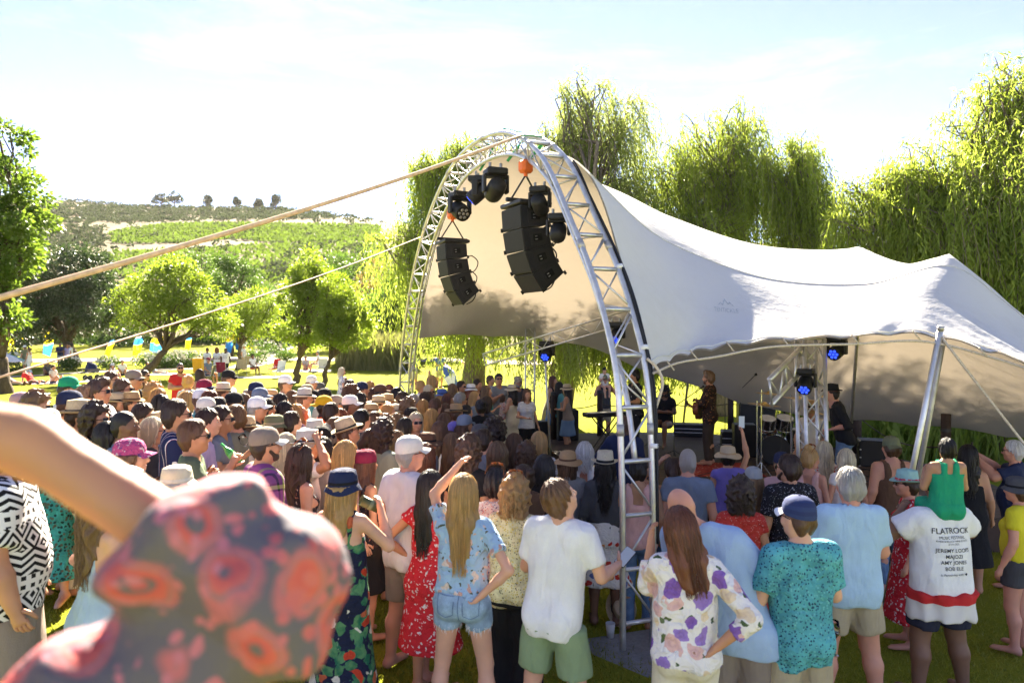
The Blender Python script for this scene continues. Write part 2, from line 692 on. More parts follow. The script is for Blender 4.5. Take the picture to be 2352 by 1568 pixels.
b = base_at(6, 30)
tree('leafy_tree', 'tall fresh green tree cropped by the left edge, with a dark trunk', b,
     [blob(0, 330, 30, 1.0, 1.3, base=b), blob(-10, 440, 30, 1.7, 1.6, base=b), blob(40, 500, 29.5, 1.3, .9, base=b), blob(0, 590, 30, 1.5, 1.2, base=b),
      blob(-40, 540, 30, 2.0, 1.8, base=b), blob(5, 735, 29.5, 1.0, .6, base=b), blob(-60, 680, 30, 1.6, 1.4, base=b)],
     M_SWEET, M_BARK, .34, nclump=210, per=85, L=.27, W=.18, clump_r=.5, seed=3)
b = base_at(165, 50)
tree('dark_evergreen_tree', 'broad dark grey-green tree behind the lawn on the left', b,
     [blob(150, 640, 50, 3.1, 2.2, base=b), blob(80, 690, 50, 2.4, 1.9, base=b), blob(215, 690, 50, 2.4, 2.0, base=b), blob(150, 740, 50, 3.6, 1.3, base=b),
      blob(100, 610, 51, 2.0, 1.3, base=b), blob(200, 610, 51, 1.8, 1.3, base=b), blob(35, 640, 51, 1.8, 2.0, base=b)],
     M_OLIVE, M_BARK, .45, nclump=330, per=100, L=.30, W=.15, clump_r=.7, seed=5)
b = base_at(318, 40)
tree('leaning_tree', 'bright green tree with a leaning bare trunk beside the path', b,
     [blob(385, 650, 40, 1.9, 1.4, base=b), blob(330, 690, 40, 1.4, 1.3, base=b), blob(450, 690, 40, 1.5, 1.4, base=b), blob(380, 725, 40, 2.2, .9, base=b),
      blob(410, 620, 40.5, 1.2, .9, base=b), blob(480, 730, 40, 1.2, .8, base=b)],
     M_BRIGHT, M_BARK, .22, lean=(.9, 0), nclump=230, per=85, L=.22, W=.11, clump_r=.55, seed=7)
b = base_at(528, 62)
tree('round_tree', 'dark round-headed tree behind the yellow feather flag', b,
     [blob(535, 650, 62, 2.3, 1.9, base=b), blob(500, 680, 62, 1.8, 1.5, base=b), blob(575, 690, 62, 1.8, 1.6, base=b)],
     M_MID, M_BARK, .3, nclump=130, per=85, L=.3, W=.16, clump_r=.7, seed=9)
b = base_at(545, 46)
tree('slender_tree', 'green tree with a slim slanting trunk behind the wheelie bin', b,
     [blob(560, 720, 46, 1.8, 1.3, base=b), blob(520, 750, 46, 1.3, .9, base=b), blob(610, 740, 46, 1.4, 1.1, base=b), blob(590, 690, 46, 1.2, 1.0, base=b)],
     M_BRIGHT, M_BARK, .16, nclump=130, per=80, L=.2, W=.1, clump_r=.5, seed=13)
b = base_at(678, 36)
tree('garden_tree', 'bright green twin tree, the left one with the pointed top', b,
     [blob(705, 625, 36, .8, 1.1, base=b), blob(690, 690, 36, 1.1, 1.1, base=b), blob(740, 700, 36, 1.2, 1.2, base=b), blob(690, 755, 36, 1.1, .8, base=b), blob(720, 660, 36, 1.0, .9, base=b)],
     M_BRIGHT, M_BARK, .17, nclump=190, per=80, L=.19, W=.11, clump_r=.42, seed=15)
b = base_at(742, 34)
tree('garden_tree', 'bright green twin tree, the right one with the slender trunk', b,
     [blob(790, 710, 34, 1.1, 1.0, base=b), blob(820, 745, 34, .8, .8, base=b), blob(770, 760, 34, 1.0, .8, base=b), blob(775, 670, 34, .8, .8, base=b)],
     M_BRIGHT, M_BARK, .12, nclump=150, per=80, L=.18, W=.1, clump_r=.4, seed=17)
for i, (px, py, d, r, m, lb) in enumerate([
        (820, 640, 80, 4.2, M_MID, 'dark green tree against the lowest vineyard'),
        (900, 660, 70, 3.6, M_RUST, 'rusty green bushy tree left of the willow fringe'),
        (880, 730, 58, 3.0, M_MID, 'olive green bushy tree standing over the reeds'),
        (620, 700, 75, 3.2, M_MID, 'dark tree between the slender tree and the twin trees'),
        (250, 720, 85, 5.0, M_MID, 'dark tree just right of the broad dark tree'),
        (445, 640, 95, 4.2, M_MID, 'far tree peeping out right of the leaning tree'),
        (950, 690, 62, 3.4, M_MID, 'shaded green tree right behind the arch foot'),
        (-40, 700, 70, 5.5, M_OLIVE, 'dark tree on the left edge behind the tall tree'),
        (1060, 720, 75, 5.0, M_MID, 'green tree far behind inside the arch'),
        (1420, 750, 70, 5.0, M_MID, 'green tree far behind the stage left of the singer')]):
    b = base_at(px, d)
    tree('background_tree', lb, b, [blob(px, py, d, r, r * .75, base=b), blob(px - r * 9, py + 20, d, r * .7, r * .6, base=b), blob(px + r * 9, py + 25, d, r * .7, r * .6, base=b), blob(px, py + 60, d, r * .9, r * .6, base=b)],
         m, M_BARK, .3, nclump=120, per=75, L=.42, W=.24, clump_r=.95, seed=30 + i, group='trees behind the garden')
for i, (px, py, h, w, lb) in enumerate([(372, 476, 30, 16, 'left gum tree of the clump on the hill crest'), (402, 474, 34, 17, 'right gum tree of the clump on the hill crest'),
                                    (480, 476, 26, 9, 'thin gum tree right of the clump on the hill crest'), (545, 478, 22, 7, 'small thin gum tree in the middle of the hill crest'),
                                    (595, 480, 20, 7, 'smallest gum tree on the hill crest'), (634, 480, 30, 10, 'rightmost gum tree on the hill crest')]):
    a_ = (px - 1176) / FPX; yr_ = float(ridge_y(a_)) - 4; p = Vector((a_ * yr_, yr_, 0))
    k = p.y / FPX
    tree('gum_tree', lb, (p.x, p.y, float(hill_z(p.x, p.y)) - .3),
         [(np.array([0, 0, h * k * .85]), np.array([w * k * .8, w * k * .8, h * k * .28])), (np.array([w * k * .6, 0, h * k * .6]), np.array([w * k * .5, w * k * .5, h * k * .22])),
          (np.array([-w * k * .7, 0, h * k * .55]), np.array([w * k * .5, w * k * .5, h * k * .2]))],
         M_OLIVE, M_BARK, .34, fork=.6, nclump=50, per=55, L=.75, W=.4, clump_r=.9, seed=60 + i, group='gum trees on the hill crest')
# ================================================================== weeping willows
M_WILLOW = leafmat('willow_leaf', (.075, .125, .018), (.18, .24, .04), (.47, .57, .07), .58, .45)
M_WILLOW2 = leafmat('willow_leaf_pale', (.085, .125, .03), (.20, .25, .065), (.47, .54, .12), .58, .45)


def willow(label, base, blobs, nplume, seed, wind=.45, zmin=1.25, leafm=M_WILLOW, trunk_r=.38, group='willows round the stage', lmax=4.2, fork=2.6, nst=9):
    rng = np.random.default_rng(seed)
    root = empty('willow_tree', base, 0, label, 'tree', group)
    base = np.array(base, float)
    mb = MB()
    f = np.array([rng.uniform(-.3, .3), rng.uniform(-.3, .3), fork])
    mb.tube(branch_path((0, 0, -.2), f, rng, .1, 7), np.linspace(trunk_r * 1.3, trunk_r * .8, 7), 12)
    C, N, tw = [], [], []
    vol = np.array([b[1][0] * b[1][0] for b in blobs])
    vol = vol / vol.sum()
    limbs = []
    for c, r in blobs:
        for _ in range(3):
            u = rng.normal(0, .4, 3)
            e = c + u * r * .35 - np.array([0, 0, r[2] * .55])
            q = branch_path(f, e, rng, .15, 9, .12)
            mb.tube(q, np.linspace(trunk_r * .36, .022, 9), 7)
            limbs.append(q)
    for i in range(nplume):
        k = rng.choice(len(blobs), p=vol)
        c, r = blobs[k]
        u = rng.normal(0, 1, 3)
        u /= np.linalg.norm(u)
        u[2] = abs(u[2]) * .95 - .12
        s = c + u * r * (rng.uniform(.6, 1.0) if rng.random() < .9 else rng.uniform(1.0, 1.2))
        q = limbs[k * 3 + rng.integers(0, 3)][rng.integers(4, 9)]
        bp = branch_path(q, s, rng, .16, 6, .18)
        mb.tube(bp, np.linspace(.035, .008, 6), 3, False)
        w_ = wind * rng.uniform(.4, 1.5)
        out = np.array([u[0], u[1], 0]) * rng.uniform(.1, .5) + np.array([w_, 0, 0])
        pl = rng.uniform(.45, 1.0)
        for j in range(int(nst * rng.uniform(.6, 1.4))):
            s2 = bp[rng.integers(3, 6)] + rng.normal(0, .12, 3)
            room = s2[2] + base[2] - zmin
            if room < .4: continue
            Ls = min(lmax * rng.uniform(.45, 1.0) * pl, room * rng.uniform(.75, 1.05))
            n = max(6, int(Ls / .08))
            t = np.linspace(0, 1, n)[:, None]
            o = out + rng.normal(0, .12, 3)
            P = s2 + o * (1 - np.exp(-3 * t)) * min(1.0, Ls * .5) + np.array([0, 0, -Ls]) * (t ** 1.25) + np.array([0, 0, .22]) * np.sin(np.minimum(t * 4, 1) * PI)
            P = P + np.stack([np.sin(t[:, 0] * 6 + rng.uniform(0, 6)) * .06, np.cos(t[:, 0] * 5 + rng.uniform(0, 6)) * .06, 0 * t[:, 0]], 1)
            d = np.gradient(P, axis=0)
            d /= np.linalg.norm(d, axis=1)[:, None] + 1e-9
            C.append(P + rng.normal(0, .02, P.shape))
            N.append(d + rng.normal(0, .42, P.shape))
            if j % 9 == 0: tw.append(P[::max(1, n // 4)])
    for P in tw:
        if len(P) > 2: mb.tube(P, .006, 3, False)
    mb.build('trunk', M_BARKG, root, True)
    V, F = leaves(np.concatenate(C), np.concatenate(N), .18, .032, rng, .25)
    link('crown', np_mesh('crown', V, F, mats=[leafm]), root)
    return root


b = base_at(1275, 21.5)
willow('tall willow rising behind the arch, its plumes blown to the right', b,
       [blob(1350, 320, 24, 1.9, 2.2, base=b), blob(1330, 205, 24, 1.0, .9, base=b), blob(1275, 330, 24, 1.1, 1.3, base=b), blob(1280, 420, 24, 1.6, 1.6, base=b), blob(1440, 260, 24.5, .9, 1.0, base=b), blob(1400, 480, 24, 2.0, 1.6, base=b), blob(1230, 660, 21, 2.6, 1.3, base=b), blob(1320, 760, 20, 1.8, .7, base=b)],
       350, 101, .4, leafm=M_WILLOW2)
b = base_at(1100, 23)
willow('willow left of the arch with strands trailing low over the lawn', b,
       [blob(1050, 375, 23, 1.2, 1.0, base=b), blob(990, 390, 22.5, .9, .8, base=b), blob(1110, 350, 23.5, 1.0, .8, base=b), blob(1000, 450, 23, 1.0, 1.0, base=b), blob(960, 400, 22.5, .5, .5, base=b), blob(950, 560, 22, 1.0, 1.3, base=b), blob(1100, 520, 23, 1.6, 1.6, base=b), blob(1030, 660, 21.5, 1.5, 1.2, base=b), blob(905, 560, 21, .7, .8, base=b), blob(1170, 350, 23.5, .7, .6, base=b)],
       270, 103, .2, lmax=4.0)
b = base_at(1640, 24)
willow('broad willow behind the middle of the tent roof', b,
       [blob(1640, 350, 24, 2.0, 1.8, base=b), blob(1560, 430, 24, 1.8, 1.6, base=b), blob(1700, 300, 24, 1.2, 1.2, base=b), blob(1720, 430, 24, 1.6, 1.7, base=b), blob(1500, 520, 24, 1.6, 1.3, base=b), blob(1610, 540, 23, 2.0, 1.2, base=b), blob(1420, 760, 20, 1.8, .9, base=b), blob(1500, 800, 19, 1.3, .6, base=b)],
       340, 105, .4)
b = base_at(1850, 23)
willow('narrow willow with a drooping top left of the sky gap', b,
       [blob(1835, 365, 23, .95, 1.0, base=b), blob(1860, 470, 23, 1.0, 1.3, base=b), blob(1800, 420, 23, .9, 1.1, base=b), blob(1850, 560, 22.5, 1.0, 1.0, base=b)],
       135, 107, .4)
b = base_at(2330, 15.5)
willow('big willow filling the right edge above the tent corner', b,
       [blob(2260, 330, 16, 1.5, 1.5, base=b), blob(2330, 220, 16, 1.1, 1.0, base=b), blob(2160, 420, 16, 1.4, 1.2, base=b), blob(2060, 420, 16.5, .9, .8, base=b), blob(2200, 520, 15.5, 1.7, 1.3, base=b), blob(2330, 480, 15, 1.6, 1.8, base=b),
        blob(2010, 460, 17, 1.2, .9, base=b), blob(1965, 510, 17, .95, .7, base=b), blob(2420, 380, 15.5, 1.6, 2.0, base=b), blob(2400, 620, 14.5, 1.5, 1.2, base=b)],
       450, 109, .25, lmax=3.6)
# ================================================================== arch truss
def metal(name, col, rough=.38):
    t = NT(name)
    v = t.coord()
    f = t.noise(v, 9, 5, .65)
    return t.surf(t.ramp(f, [(.3, [k * .72 for k in col]), (.7, col)]), t.ramp(t.noise(v, 30, 3), [(.3, (rough * .8,) * 3), (.8, (min(1, rough * 1.5),) * 3)]), .75, .5)


M_ALU = metal('aluminium', (.72, .71, .69))
M_ALUD = metal('aluminium_dull', (.52, .50, .47), .5)
M_BLACK = plain('black_plastic', (.018, .018, .019), .55, var=.3, bump=.1)
M_BLACKM = plain('black_painted_steel', (.025, .024, .023), .45, var=.3)
M_CABLE = plain('cable_rubber', (.022, .022, .026), .6)
M_ROPE = plain('rope_pale', (.55, .47, .36), .9, var=.25, scale=60, bump=.6, bscale=90)
M_WOODB = plain('batten_orange', (.78, .52, .31), .8, var=.25, scale=22)
M_ORANGE = plain('hoist_orange', (.75, .16, .03), .5)
M_GREENS = plain('sling_green', (.06, .32, .11), .85)
M_STEEL = metal('steel_plate', (.33, .33, .32), .6)

ARCH_A = np.array([.95, 5.83])
ARCH_U = np.array([math.cos(R(110)), math.sin(R(110))])
ARCH_N = np.array([ARCH_U[1], -ARCH_U[0]])
_prof = [(0, 0), (.0, .8), (.02, 1.5), (.1, 2.3), (.3, 2.8), (.6, 3.3), (1.05, 3.85), (1.8, 4.66), (2.8, 5.2), (3.9, 5.45), (5.1, 5.5), (6.1, 5.34), (7.1, 5.0), (7.95, 4.56), (8.7, 3.98), (9.4, 3.2), (9.95, 2.3), (10.2, 1.6), (10.3, .8), (10.3, .05)]
_pc = catmull([(s, 0, z) for s, z in _prof], 12)
_len = np.concatenate([[0], np.cumsum(np.linalg.norm(np.diff(_pc, axis=0), axis=1))])
ARCH_LEN = _len[-1]


def arch2(l):
    return np.interp(l, _len, _pc[:, 0]), np.interp(l, _len, _pc[:, 2])


def arch_pt(l, n=0.0, inn=0.0):
    s, z = arch2(l)
    s0, z0 = arch2(l - .05)
    s1, z1 = arch2(l + .05)
    t = np.array([s1 - s0, z1 - z0])
    t /= np.linalg.norm(t) + 1e-9
    s, z = s + t[1] * inn, z - t[0] * inn
    p = ARCH_A + ARCH_U * s + ARCH_N * n
    return np.array([p[0], p[1], z])


TW = .30
arch = empty('arch_truss', (ARCH_A[0], ARCH_A[1], 0), 0, 'curved aluminium truss arch carrying the open front of the tent', 'truss')
AO = Vector((ARCH_A[0], ARCH_A[1], 0))


def arch_part(name, mb, mat, parent=None):
    o = mb.build(name, mat, parent or arch, True)
    if parent is None: o.location = -AO
    return o


def inn_of(l):
    return .26 * sstep(1.2, 3.2, l) * sstep(0, 1.4, ARCH_LEN - l) + .001


LL = np.linspace(.02, ARCH_LEN - .02, 130)
for n in (0.0, TW):
    q = MB()
    q.tube([arch_pt(l, n) for l in LL], .028, 10)
    arch_part('main_chord', q, M_ALU)
q = MB()
q.tube([arch_pt(l, TW / 2, inn_of(l)) for l in LL if 1.6 < l < ARCH_LEN - .3], .026, 10)
arch_part('inner_chord', q, M_ALU)
nr = int(ARCH_LEN / .46)
rl = np.linspace(.24, ARCH_LEN - .2, nr)
q0 = MB()
q0.tube([(0, 0, 0), (1, 0, 0)], .022, 8)
for k, l in enumerate(rl):
    q = MB(); q.tube([arch_pt(l, .02), arch_pt(l, TW - .02)], .021, 8)
    arch_part('rung', q, M_ALU)
    if k + 1 < nr:
        l2 = rl[k + 1]
        q = MB()
        q.tube([arch_pt(l + .03, 0 if k % 2 else TW), arch_pt(l2 - .03, TW if k % 2 else 0)], .011, 6)
        arch_part('diagonal', q, M_ALU)
        if l > 1.8 and l < ARCH_LEN - 1:
            lm = (l + l2) / 2
            for n in (0, TW):
                q = MB()
                q.tube([arch_pt(l, n), arch_pt(lm, TW / 2, inn_of(lm)), arch_pt(l2, n)], .010, 6)
                arch_part('brace', q, M_ALU)
for l in np.linspace(1.9, ARCH_LEN - 1.9, 8):
    for n in (0, TW):
        q = MB()
        q.tube([arch_pt(l + e, n) for e in (-.05, 0, .05)], .034, 10)
        arch_part('splice_sleeve', q, M_ALUD)
for l in (0, ARCH_LEN):
    p = arch_pt(l, TW / 2)
    q = MB(); q.box((p[0], p[1], gz(p[0], p[1]) + .015), (.85, .8, .02), Matrix.Rotation(R(18), 3, 'Z'), .004)
    arch_part('base_plate', q, M_STEEL)
for j in range(5):
    q = MB()
    ph = random.uniform(0, 6)
    q.tube([arch_pt(l, TW + .035 + .012 * math.sin(l * 2.1 + ph), -.012 + .02 * math.cos(l * 1.7 + ph * 2)) for l in np.linspace(.9, 5.2, 60)], .010, 6)
    o = arch_part('cable', q, M_CABLE)
for l in (1.75, 2.62, 3.5):
    q = MB(); q.tube([arch_pt(l - .02, TW + .02), arch_pt(l + .02, TW + .02)], .046, 10)
    arch_part('cable_tie', q, plain('white_tape', (.75, .74, .72), .7))

sl = []
for l0, n0, n1 in ((6.6, -.03, TW + .05), (7.9, -.02, TW + .03), (5.9, -.03, TW + .05)):
    q = MB()
    pts = [arch_pt(l0, n0, -.04), arch_pt(l0 + .15, TW / 2, -.03), arch_pt(l0 + .25, n1, .02), arch_pt(l0 + .3, TW / 2, .35)]
    q.tube(catmull(pts, 6), .022, 6, sc=(1, .35))
    tag(q.build('sling', M_GREENS, None, True), {6.6: 'green webbing sling over the crown of the arch, near one', 7.9: 'green webbing sling over the crown of the arch, far one', 5.9: 'green webbing sling above the orange hoist on the near side'}[l0], 'sling', 'green slings on the arch')


# ================================================================== tent
def AR(s_, z_):
    l = np.interp(s_, _pc[:, 0], _len) if s_ < 10.2 else ARCH_LEN - z_
    p = arch_pt(l, TW + .05, -.03)
    return (p[0], p[1], p[2])


def arch_h(z_, far):
    ls = np.linspace(0, ARCH_LEN, 800)
    zz = np.interp(ls, _len, _pc[:, 2])
    idx = np.where(ls > ARCH_LEN / 2)[0] if far else np.where(ls < ARCH_LEN / 2)[0]
    l = ls[idx[np.argmin(abs(zz[idx] - z_))]]
    return tuple(arch_pt(l, TW + .05, -.03))


def A3(px, py, d): return tuple(at(px, py, d))


NET = [
    [arch_h(2.42, 0), arch_h(3.3, 0), arch_h(4.66, 0), arch_h(5.48, 1), arch_h(4.8, 1), arch_h(3.5, 1), arch_h(2.62, 1)],
    [A3(1560, 818, 6.45), (1.75, 7.0, 3.05), (1.6, 8.4, 4.15), (1.3, 10.5, 4.98), (.9, 12.6, 4.45), (.4, 14.6, 3.35), A3(1160, 774, 16.0)],
    [A3(1640, 799, 6.55), (2.25, 7.2, 2.98), (2.35, 8.5, 3.78), (2.35, 10.5, 4.50), (2.1, 12.6, 4.0), (1.8, 14.4, 3.0), A3(1330, 795, 15.8)],
    [A3(1780, 781, 6.7), (3.05, 7.4, 2.95), (3.3, 8.6, 3.50), (3.6, 10.5, 4.10), (3.8, 12.3, 3.35), (4.0, 13.9, 2.2), A3(1600, 893, 14.8)],
    [A3(1960, 773, 6.9), (3.85, 7.5, 2.95), (4.5, 8.7, 3.42), (5.3, 10.5, 3.86), (5.7, 12.0, 2.9), (6.1, 13.2, 1.8), A3(1850, 958, 14.1)],
    [A3(2120, 769, 7.0), (4.7, 7.6, 3.05), (5.5, 8.6, 3.52), (6.3, 10.2, 3.35), (6.9, 11.5, 2.4), (7.3, 12.3, 1.6), A3(2080, 975, 13.3)],
    [A3(2300, 815, 6.6), (5.2, 7.3, 2.75), (6.3, 8.3, 2.85), (7.3, 9.6, 2.45), (7.9, 10.6, 1.9), (8.4, 11.2, 1.35), A3(2330, 1003, 11.8)],
    [A3(2460, 880, 6.2), (5.9, 6.8, 2.1), (6.9, 7.8, 2.1), (7.8, 8.8, 1.8), (8.6, 9.6, 1.4), (9.0, 10.0, 1.1), A3(2560, 1035, 10.6)],
]
NET = np.array(NET)
NU, NV = 14, 14
rows = np.array([catmull(NET[:, j], NU) for j in range(7)]).transpose(1, 0, 2)
S = np.array([catmull(r, NV) for r in rows])


def bump_at(S, p, h, r):
    d = np.linalg.norm(S[:, :, :2] - np.array(p), axis=2)
    S[:, :, 2] += h * np.exp(-d / r)


bump_at(S, (5.35, 10.5), .22, .38)
bump_at(S, (5.5, 8.6), .22, .40)
nu, nv = S.shape[:2]
uu = np.linspace(0, 1, nu)[:, None]
vv = np.linspace(0, 1, nv)[None, :]
edge = np.exp(-vv / .035)
S[:, :, 2] += edge * (.035 * np.abs(np.sin(uu * 34)) - .01)
S[:, :, 1] += edge * .03 * np.sin(uu * 60)
far = sstep(.80, 1.0, vv)
S[:, :, 1] += far * .10 * np.sin(uu * 62 + 1.5 * vv) * (uu < .5)
S[:, :, 0] += far * .05 * np.sin(uu * 47) * (uu < .5)
S[:, :, 2] += np.exp(-(1 - vv) / .03) * .06 * np.abs(np.sin(uu * 26))
S[:, :, 2] += .018 * np.sin((vv * 2.2 + uu) * 60) * np.exp(-((uu - .86) / .10) ** 2) * np.exp(-vv / .35)
S[:, :, 2] += .012 * np.sin(uu * 21 + vv * 9) * np.sin(vv * 23)


def canvas(name, col, trans, tcol, stain):
    t = NT(name)
    v = t.coord()
    f = t.noise(v, 1.1, 6, .62)
    g = t.noise(v, 9, 4)
    c = t.mix(col, stain, t.ramp(t.math('MULTIPLY', f, t.math('ADD', g, .45)), [(.42, (0, 0, 0)), (.8, (.35, .35, .35))]))
    return t.surf(c, .75, 0, .25, t.bump(t.noise(v, 5, 4, .6), .25, .05), 0, trans, tcol)


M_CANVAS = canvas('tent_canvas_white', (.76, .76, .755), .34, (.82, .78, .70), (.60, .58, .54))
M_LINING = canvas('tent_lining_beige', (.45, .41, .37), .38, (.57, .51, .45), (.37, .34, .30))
tent = empty('stretch_tent', (3.5, 10.5, 0), 0, 'white stretch tent with beige lining spread over the stage', 'tent')
TO = Vector((3.5, 10.5, 0))
q = MB(); q.grid(S)
o = q.build('canopy', M_CANVAS, tent, True); o.location = -TO
me = o.data
N = np.zeros(len(me.vertices) * 3, np.float32)
me.vertices.foreach_get('normal', N)
N = N.reshape(nu, nv, 3)
if N[nu // 2, nv // 2, 2] < 0: N = -N
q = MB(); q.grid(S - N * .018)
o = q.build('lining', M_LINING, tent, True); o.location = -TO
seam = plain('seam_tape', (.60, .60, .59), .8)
for v_, r_ in ((.30, .007), (.62, .007)):
    j = int(v_ * (nv - 1))
    q = MB(); q.tube(S[:, j] + N[:, j] * .004, r_, 5, sc=(1, .4))
    o = q.build('seam', seam, tent, True); o.location = -TO
q = MB(); q.tube(S[:, 1] + N[:, 1] * .002, .009, 6)
o = q.build('hem', M_CANVAS, tent, True); o.location = -TO
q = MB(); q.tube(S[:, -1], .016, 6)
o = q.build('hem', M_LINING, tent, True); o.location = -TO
ro = [Vector(tuple(S[k, 0])) + Vector((0, -.02, -.085 if 0 < k < nu - 8 else -.03)) for k in range(0, nu, 14)]
q = MB(); q.tube(catmull(ro, 12), .012, 7)
o = q.build('border_rope', M_ROPE, tent, True); o.location = -TO
for k in range(8, nu - 10, 12):
    q = MB(); q.tube([Vector(tuple(S[k, 0])) + Vector((.05, -.02, -.085)), Vector(tuple(S[k, 0])) + Vector((-.02, -.005, .01))], .008, 6)
    o = q.build('rope_tie', M_ROPE, tent, True); o.location = -TO
k0 = S[0, 0]
q = MB()
q.tube(catmull([k0 + np.array(v) for v in ((-.05, 0, .1), (.03, -.03, .02), (.08, -.04, -.12), (.02, -.03, -.35), (-.03, -.02, -.62), (.0, -.03, -.95), (.04, -.02, -1.25))], 6), .014, 7)
o = q.build('rope_tail', M_ROPE, tent, True); o.location = -TO


def sheet_pt(u, v):
    i = min(max(u, 0), 1) * (nu - 1.001)
    j = min(max(v, 0), 1) * (nv - 1.001)
    a, b = int(i), int(j)
    fu, fv = i - a, j - b
    p = (S[a, b] * (1 - fu) + S[a + 1, b] * fu) * (1 - fv) + (S[a, b + 1] * (1 - fu) + S[a + 1, b + 1] * fu) * fv
    return p + N[a, b] * .005


M_PRINTG = plain('faded_grey_print', (.50, .52, .53), .9, var=.4, scale=40)


def text_mesh(txt, size=1.0, bold=0.0):
    cu = bpy.data.curves.new('t', 'FONT')
    cu.body = txt
    cu.size = size
    cu.align_x = 'CENTER'
    cu.resolution_u = 3
    cu.offset = size * bold
    ob = bpy.data.objects.new('t', cu)
    COL.objects.link(ob)
    dg = bpy.context.evaluated_depsgraph_get()
    dg.update()
    me = bpy.data.meshes.new_from_object(ob.evaluated_get(dg))
    bpy.data.objects.remove(ob)
    V = np.zeros(len(me.vertices) * 3, np.float32)
    me.vertices.foreach_get('co', V)
    V = V.reshape(-1, 3).copy()
    Fc = [tuple(p.vertices) for p in me.polygons]
    bpy.data.meshes.remove(me)
    return V, Fc


def lay_on_tent(V, Fc, u0, v0, du, dv, name):
    W = [tuple(Vector(tuple(sheet_pt(u0 + x * du, v0 + y * dv))) - TO) for x, y, _ in V]
    me = bpy.data.meshes.new(name)
    me.from_pydata(W, [], Fc)
    me.materials.append(M_PRINTG)
    return link(name, me, tent)


V, Fc = text_mesh('TENTICKLE', 1)
lay_on_tent(V, Fc, .285, .16, .0125, .020, 'lettering')
pk = [(-1.6, .9, 0), (-.7, 1.5, 0), (-.3, 1.25, 0), (.3, 2.1, 0), (.8, 1.5, 0), (1.2, 1.7, 0), (2.0, .9, 0), (1.2, 1.45, 0), (.8, 1.25, 0), (.3, 1.75, 0), (-.3, 1.05, 0), (-.7, 1.3, 0)]
lay_on_tent(np.array(pk), [(0, 1, 11), (1, 2, 10, 11), (2, 3, 9, 10), (3, 4, 8, 9), (4, 5, 7, 8), (5, 6, 7)], .285, .16, .0125, .020, 'mountain_mark')
lay_on_tent(np.array(pk), [(0, 1, 11), (1, 2, 10, 11), (2, 3, 9, 10), (3, 4, 8, 9), (4, 5, 7, 8), (5, 6, 7)], .665, .30, .012, .014, 'mountain_mark')


def pole(label, a, b, r=.03, mat=None, foot=True):
    root = empty('tent_pole', b, 0, label, 'pole', 'poles of the stretch tent')
    bv = Vector(b)
    q = MB(); q.tube([Vector(a) - bv, (Vector(a) * .5 + bv * .5) - bv, Vector((0, 0, .02))], r, 12)
    q.build('tube', mat or M_ALU, root, True)
    q = MB(); q.tube([Vector((0, 0, 0)), Vector((0, 0, .05))], r * 1.35, 12); q.build('foot', M_STEEL, root, True)
    q = MB(); q.tube([(Vector(a) - bv) * .997, (Vector(a) - bv) * 1.012], r * 1.1, 12); q.build('cap', M_ALUD, root, True)
    return root


pT = at(2160, 757, 6.9)
pB = at(2034, 1120, 7.5); pB.z = gz(pB.x, pB.y)
pole('front tent pole leaning under the right corner, the nearer of the pair', pT, pB, .029)
pT2 = at(2168, 775, 7.1)
pB2 = at(2066, 1110, 8.3); pB2.z = gz(pB2.x, pB2.y)
pole('front tent pole leaning under the right corner, the farther of the pair', pT2, pB2, .027, M_ALUD)


def guy(label, a, b, r, mat=M_ROPE, sag=.02, name='guy_rope', n=14, sc=None):
    a = np.array(a); b = np.array(b)
    t = np.linspace(0, 1, n)[:, None]
    P = a + (b - a) * t
    P[:, 2] -= np.sin(t[:, 0] * PI) * sag * np.linalg.norm(b - a)
    q = MB(); q.tube(P, r, 7, sc=sc)
    return tag(q.build(name, mat, None, True), label, 'rope')


e = at(2480, 1010, 6.0)
guy('pale guy rope running down right from the corner pole', pT - Vector((0, 0, .06)), (e.x + 1.2, 6.0, gz(7, 6)), .013)
w = arch_pt(6.05, .0, -.02)
e = at(-60, 700, 3.55)
guy('thick orange strap stretched from the arch crown to the left edge', w, e, .026, M_WOODB, .010, 'guy_strap', 24, (1, .7))
w = arch_pt(float(np.interp(7.9, _pc[:, 0], _len)), .0, -.02)
e = at(-60, 884, 4.6)
guy('thinner orange strap from the far arch leg to the left edge', w, e, .013, M_WOODB, .008, 'guy_strap', 24, (1, .6))


# ================================================================== stage deck
def deck_mat():
    t = NT('deck_boards')
    v = t.coord((1, 1, 1))
    f = t.noise(t.coord((.6, 9, 1)), 6, 4)
    c = t.ramp(f, [(.3, (.035, .022, .016)), (.6, (.075, .047, .033)), (.8, (.12, .085, .06))])
    return t.surf(c, .65, 0, .3, t.bump(f, .3, .01))


M_DECK = deck_mat()
Z_ST = .19
DK = [(0.55, 17.3), (1.35, 11.4), (2.0, 9.6), (7.9, 9.3), (8.2, 13.0), (6.6, 16.6), (4.0, 17.6)]
stage = empty('stage', (4, 13, 0), 0, 'low dark timber stage under the white tent', 'stage')
q = MB()
nD = len(DK)
zb = -.35
Vt = [(x - 4, y - 13, Z_ST - .03) for x, y in DK] + [(x - 4, y - 13, zb) for x, y in DK]
me = bpy.data.meshes.new('fascia')
me.from_pydata(Vt, [], [tuple(range(nD))] + [(i, i + nD, (i + 1) % nD + nD, (i + 1) % nD) for i in range(nD)])
me.materials.append(plain('deck_fascia', (.07, .042, .028), .75, var=.35, scale=3))
link('fascia', me, stage)


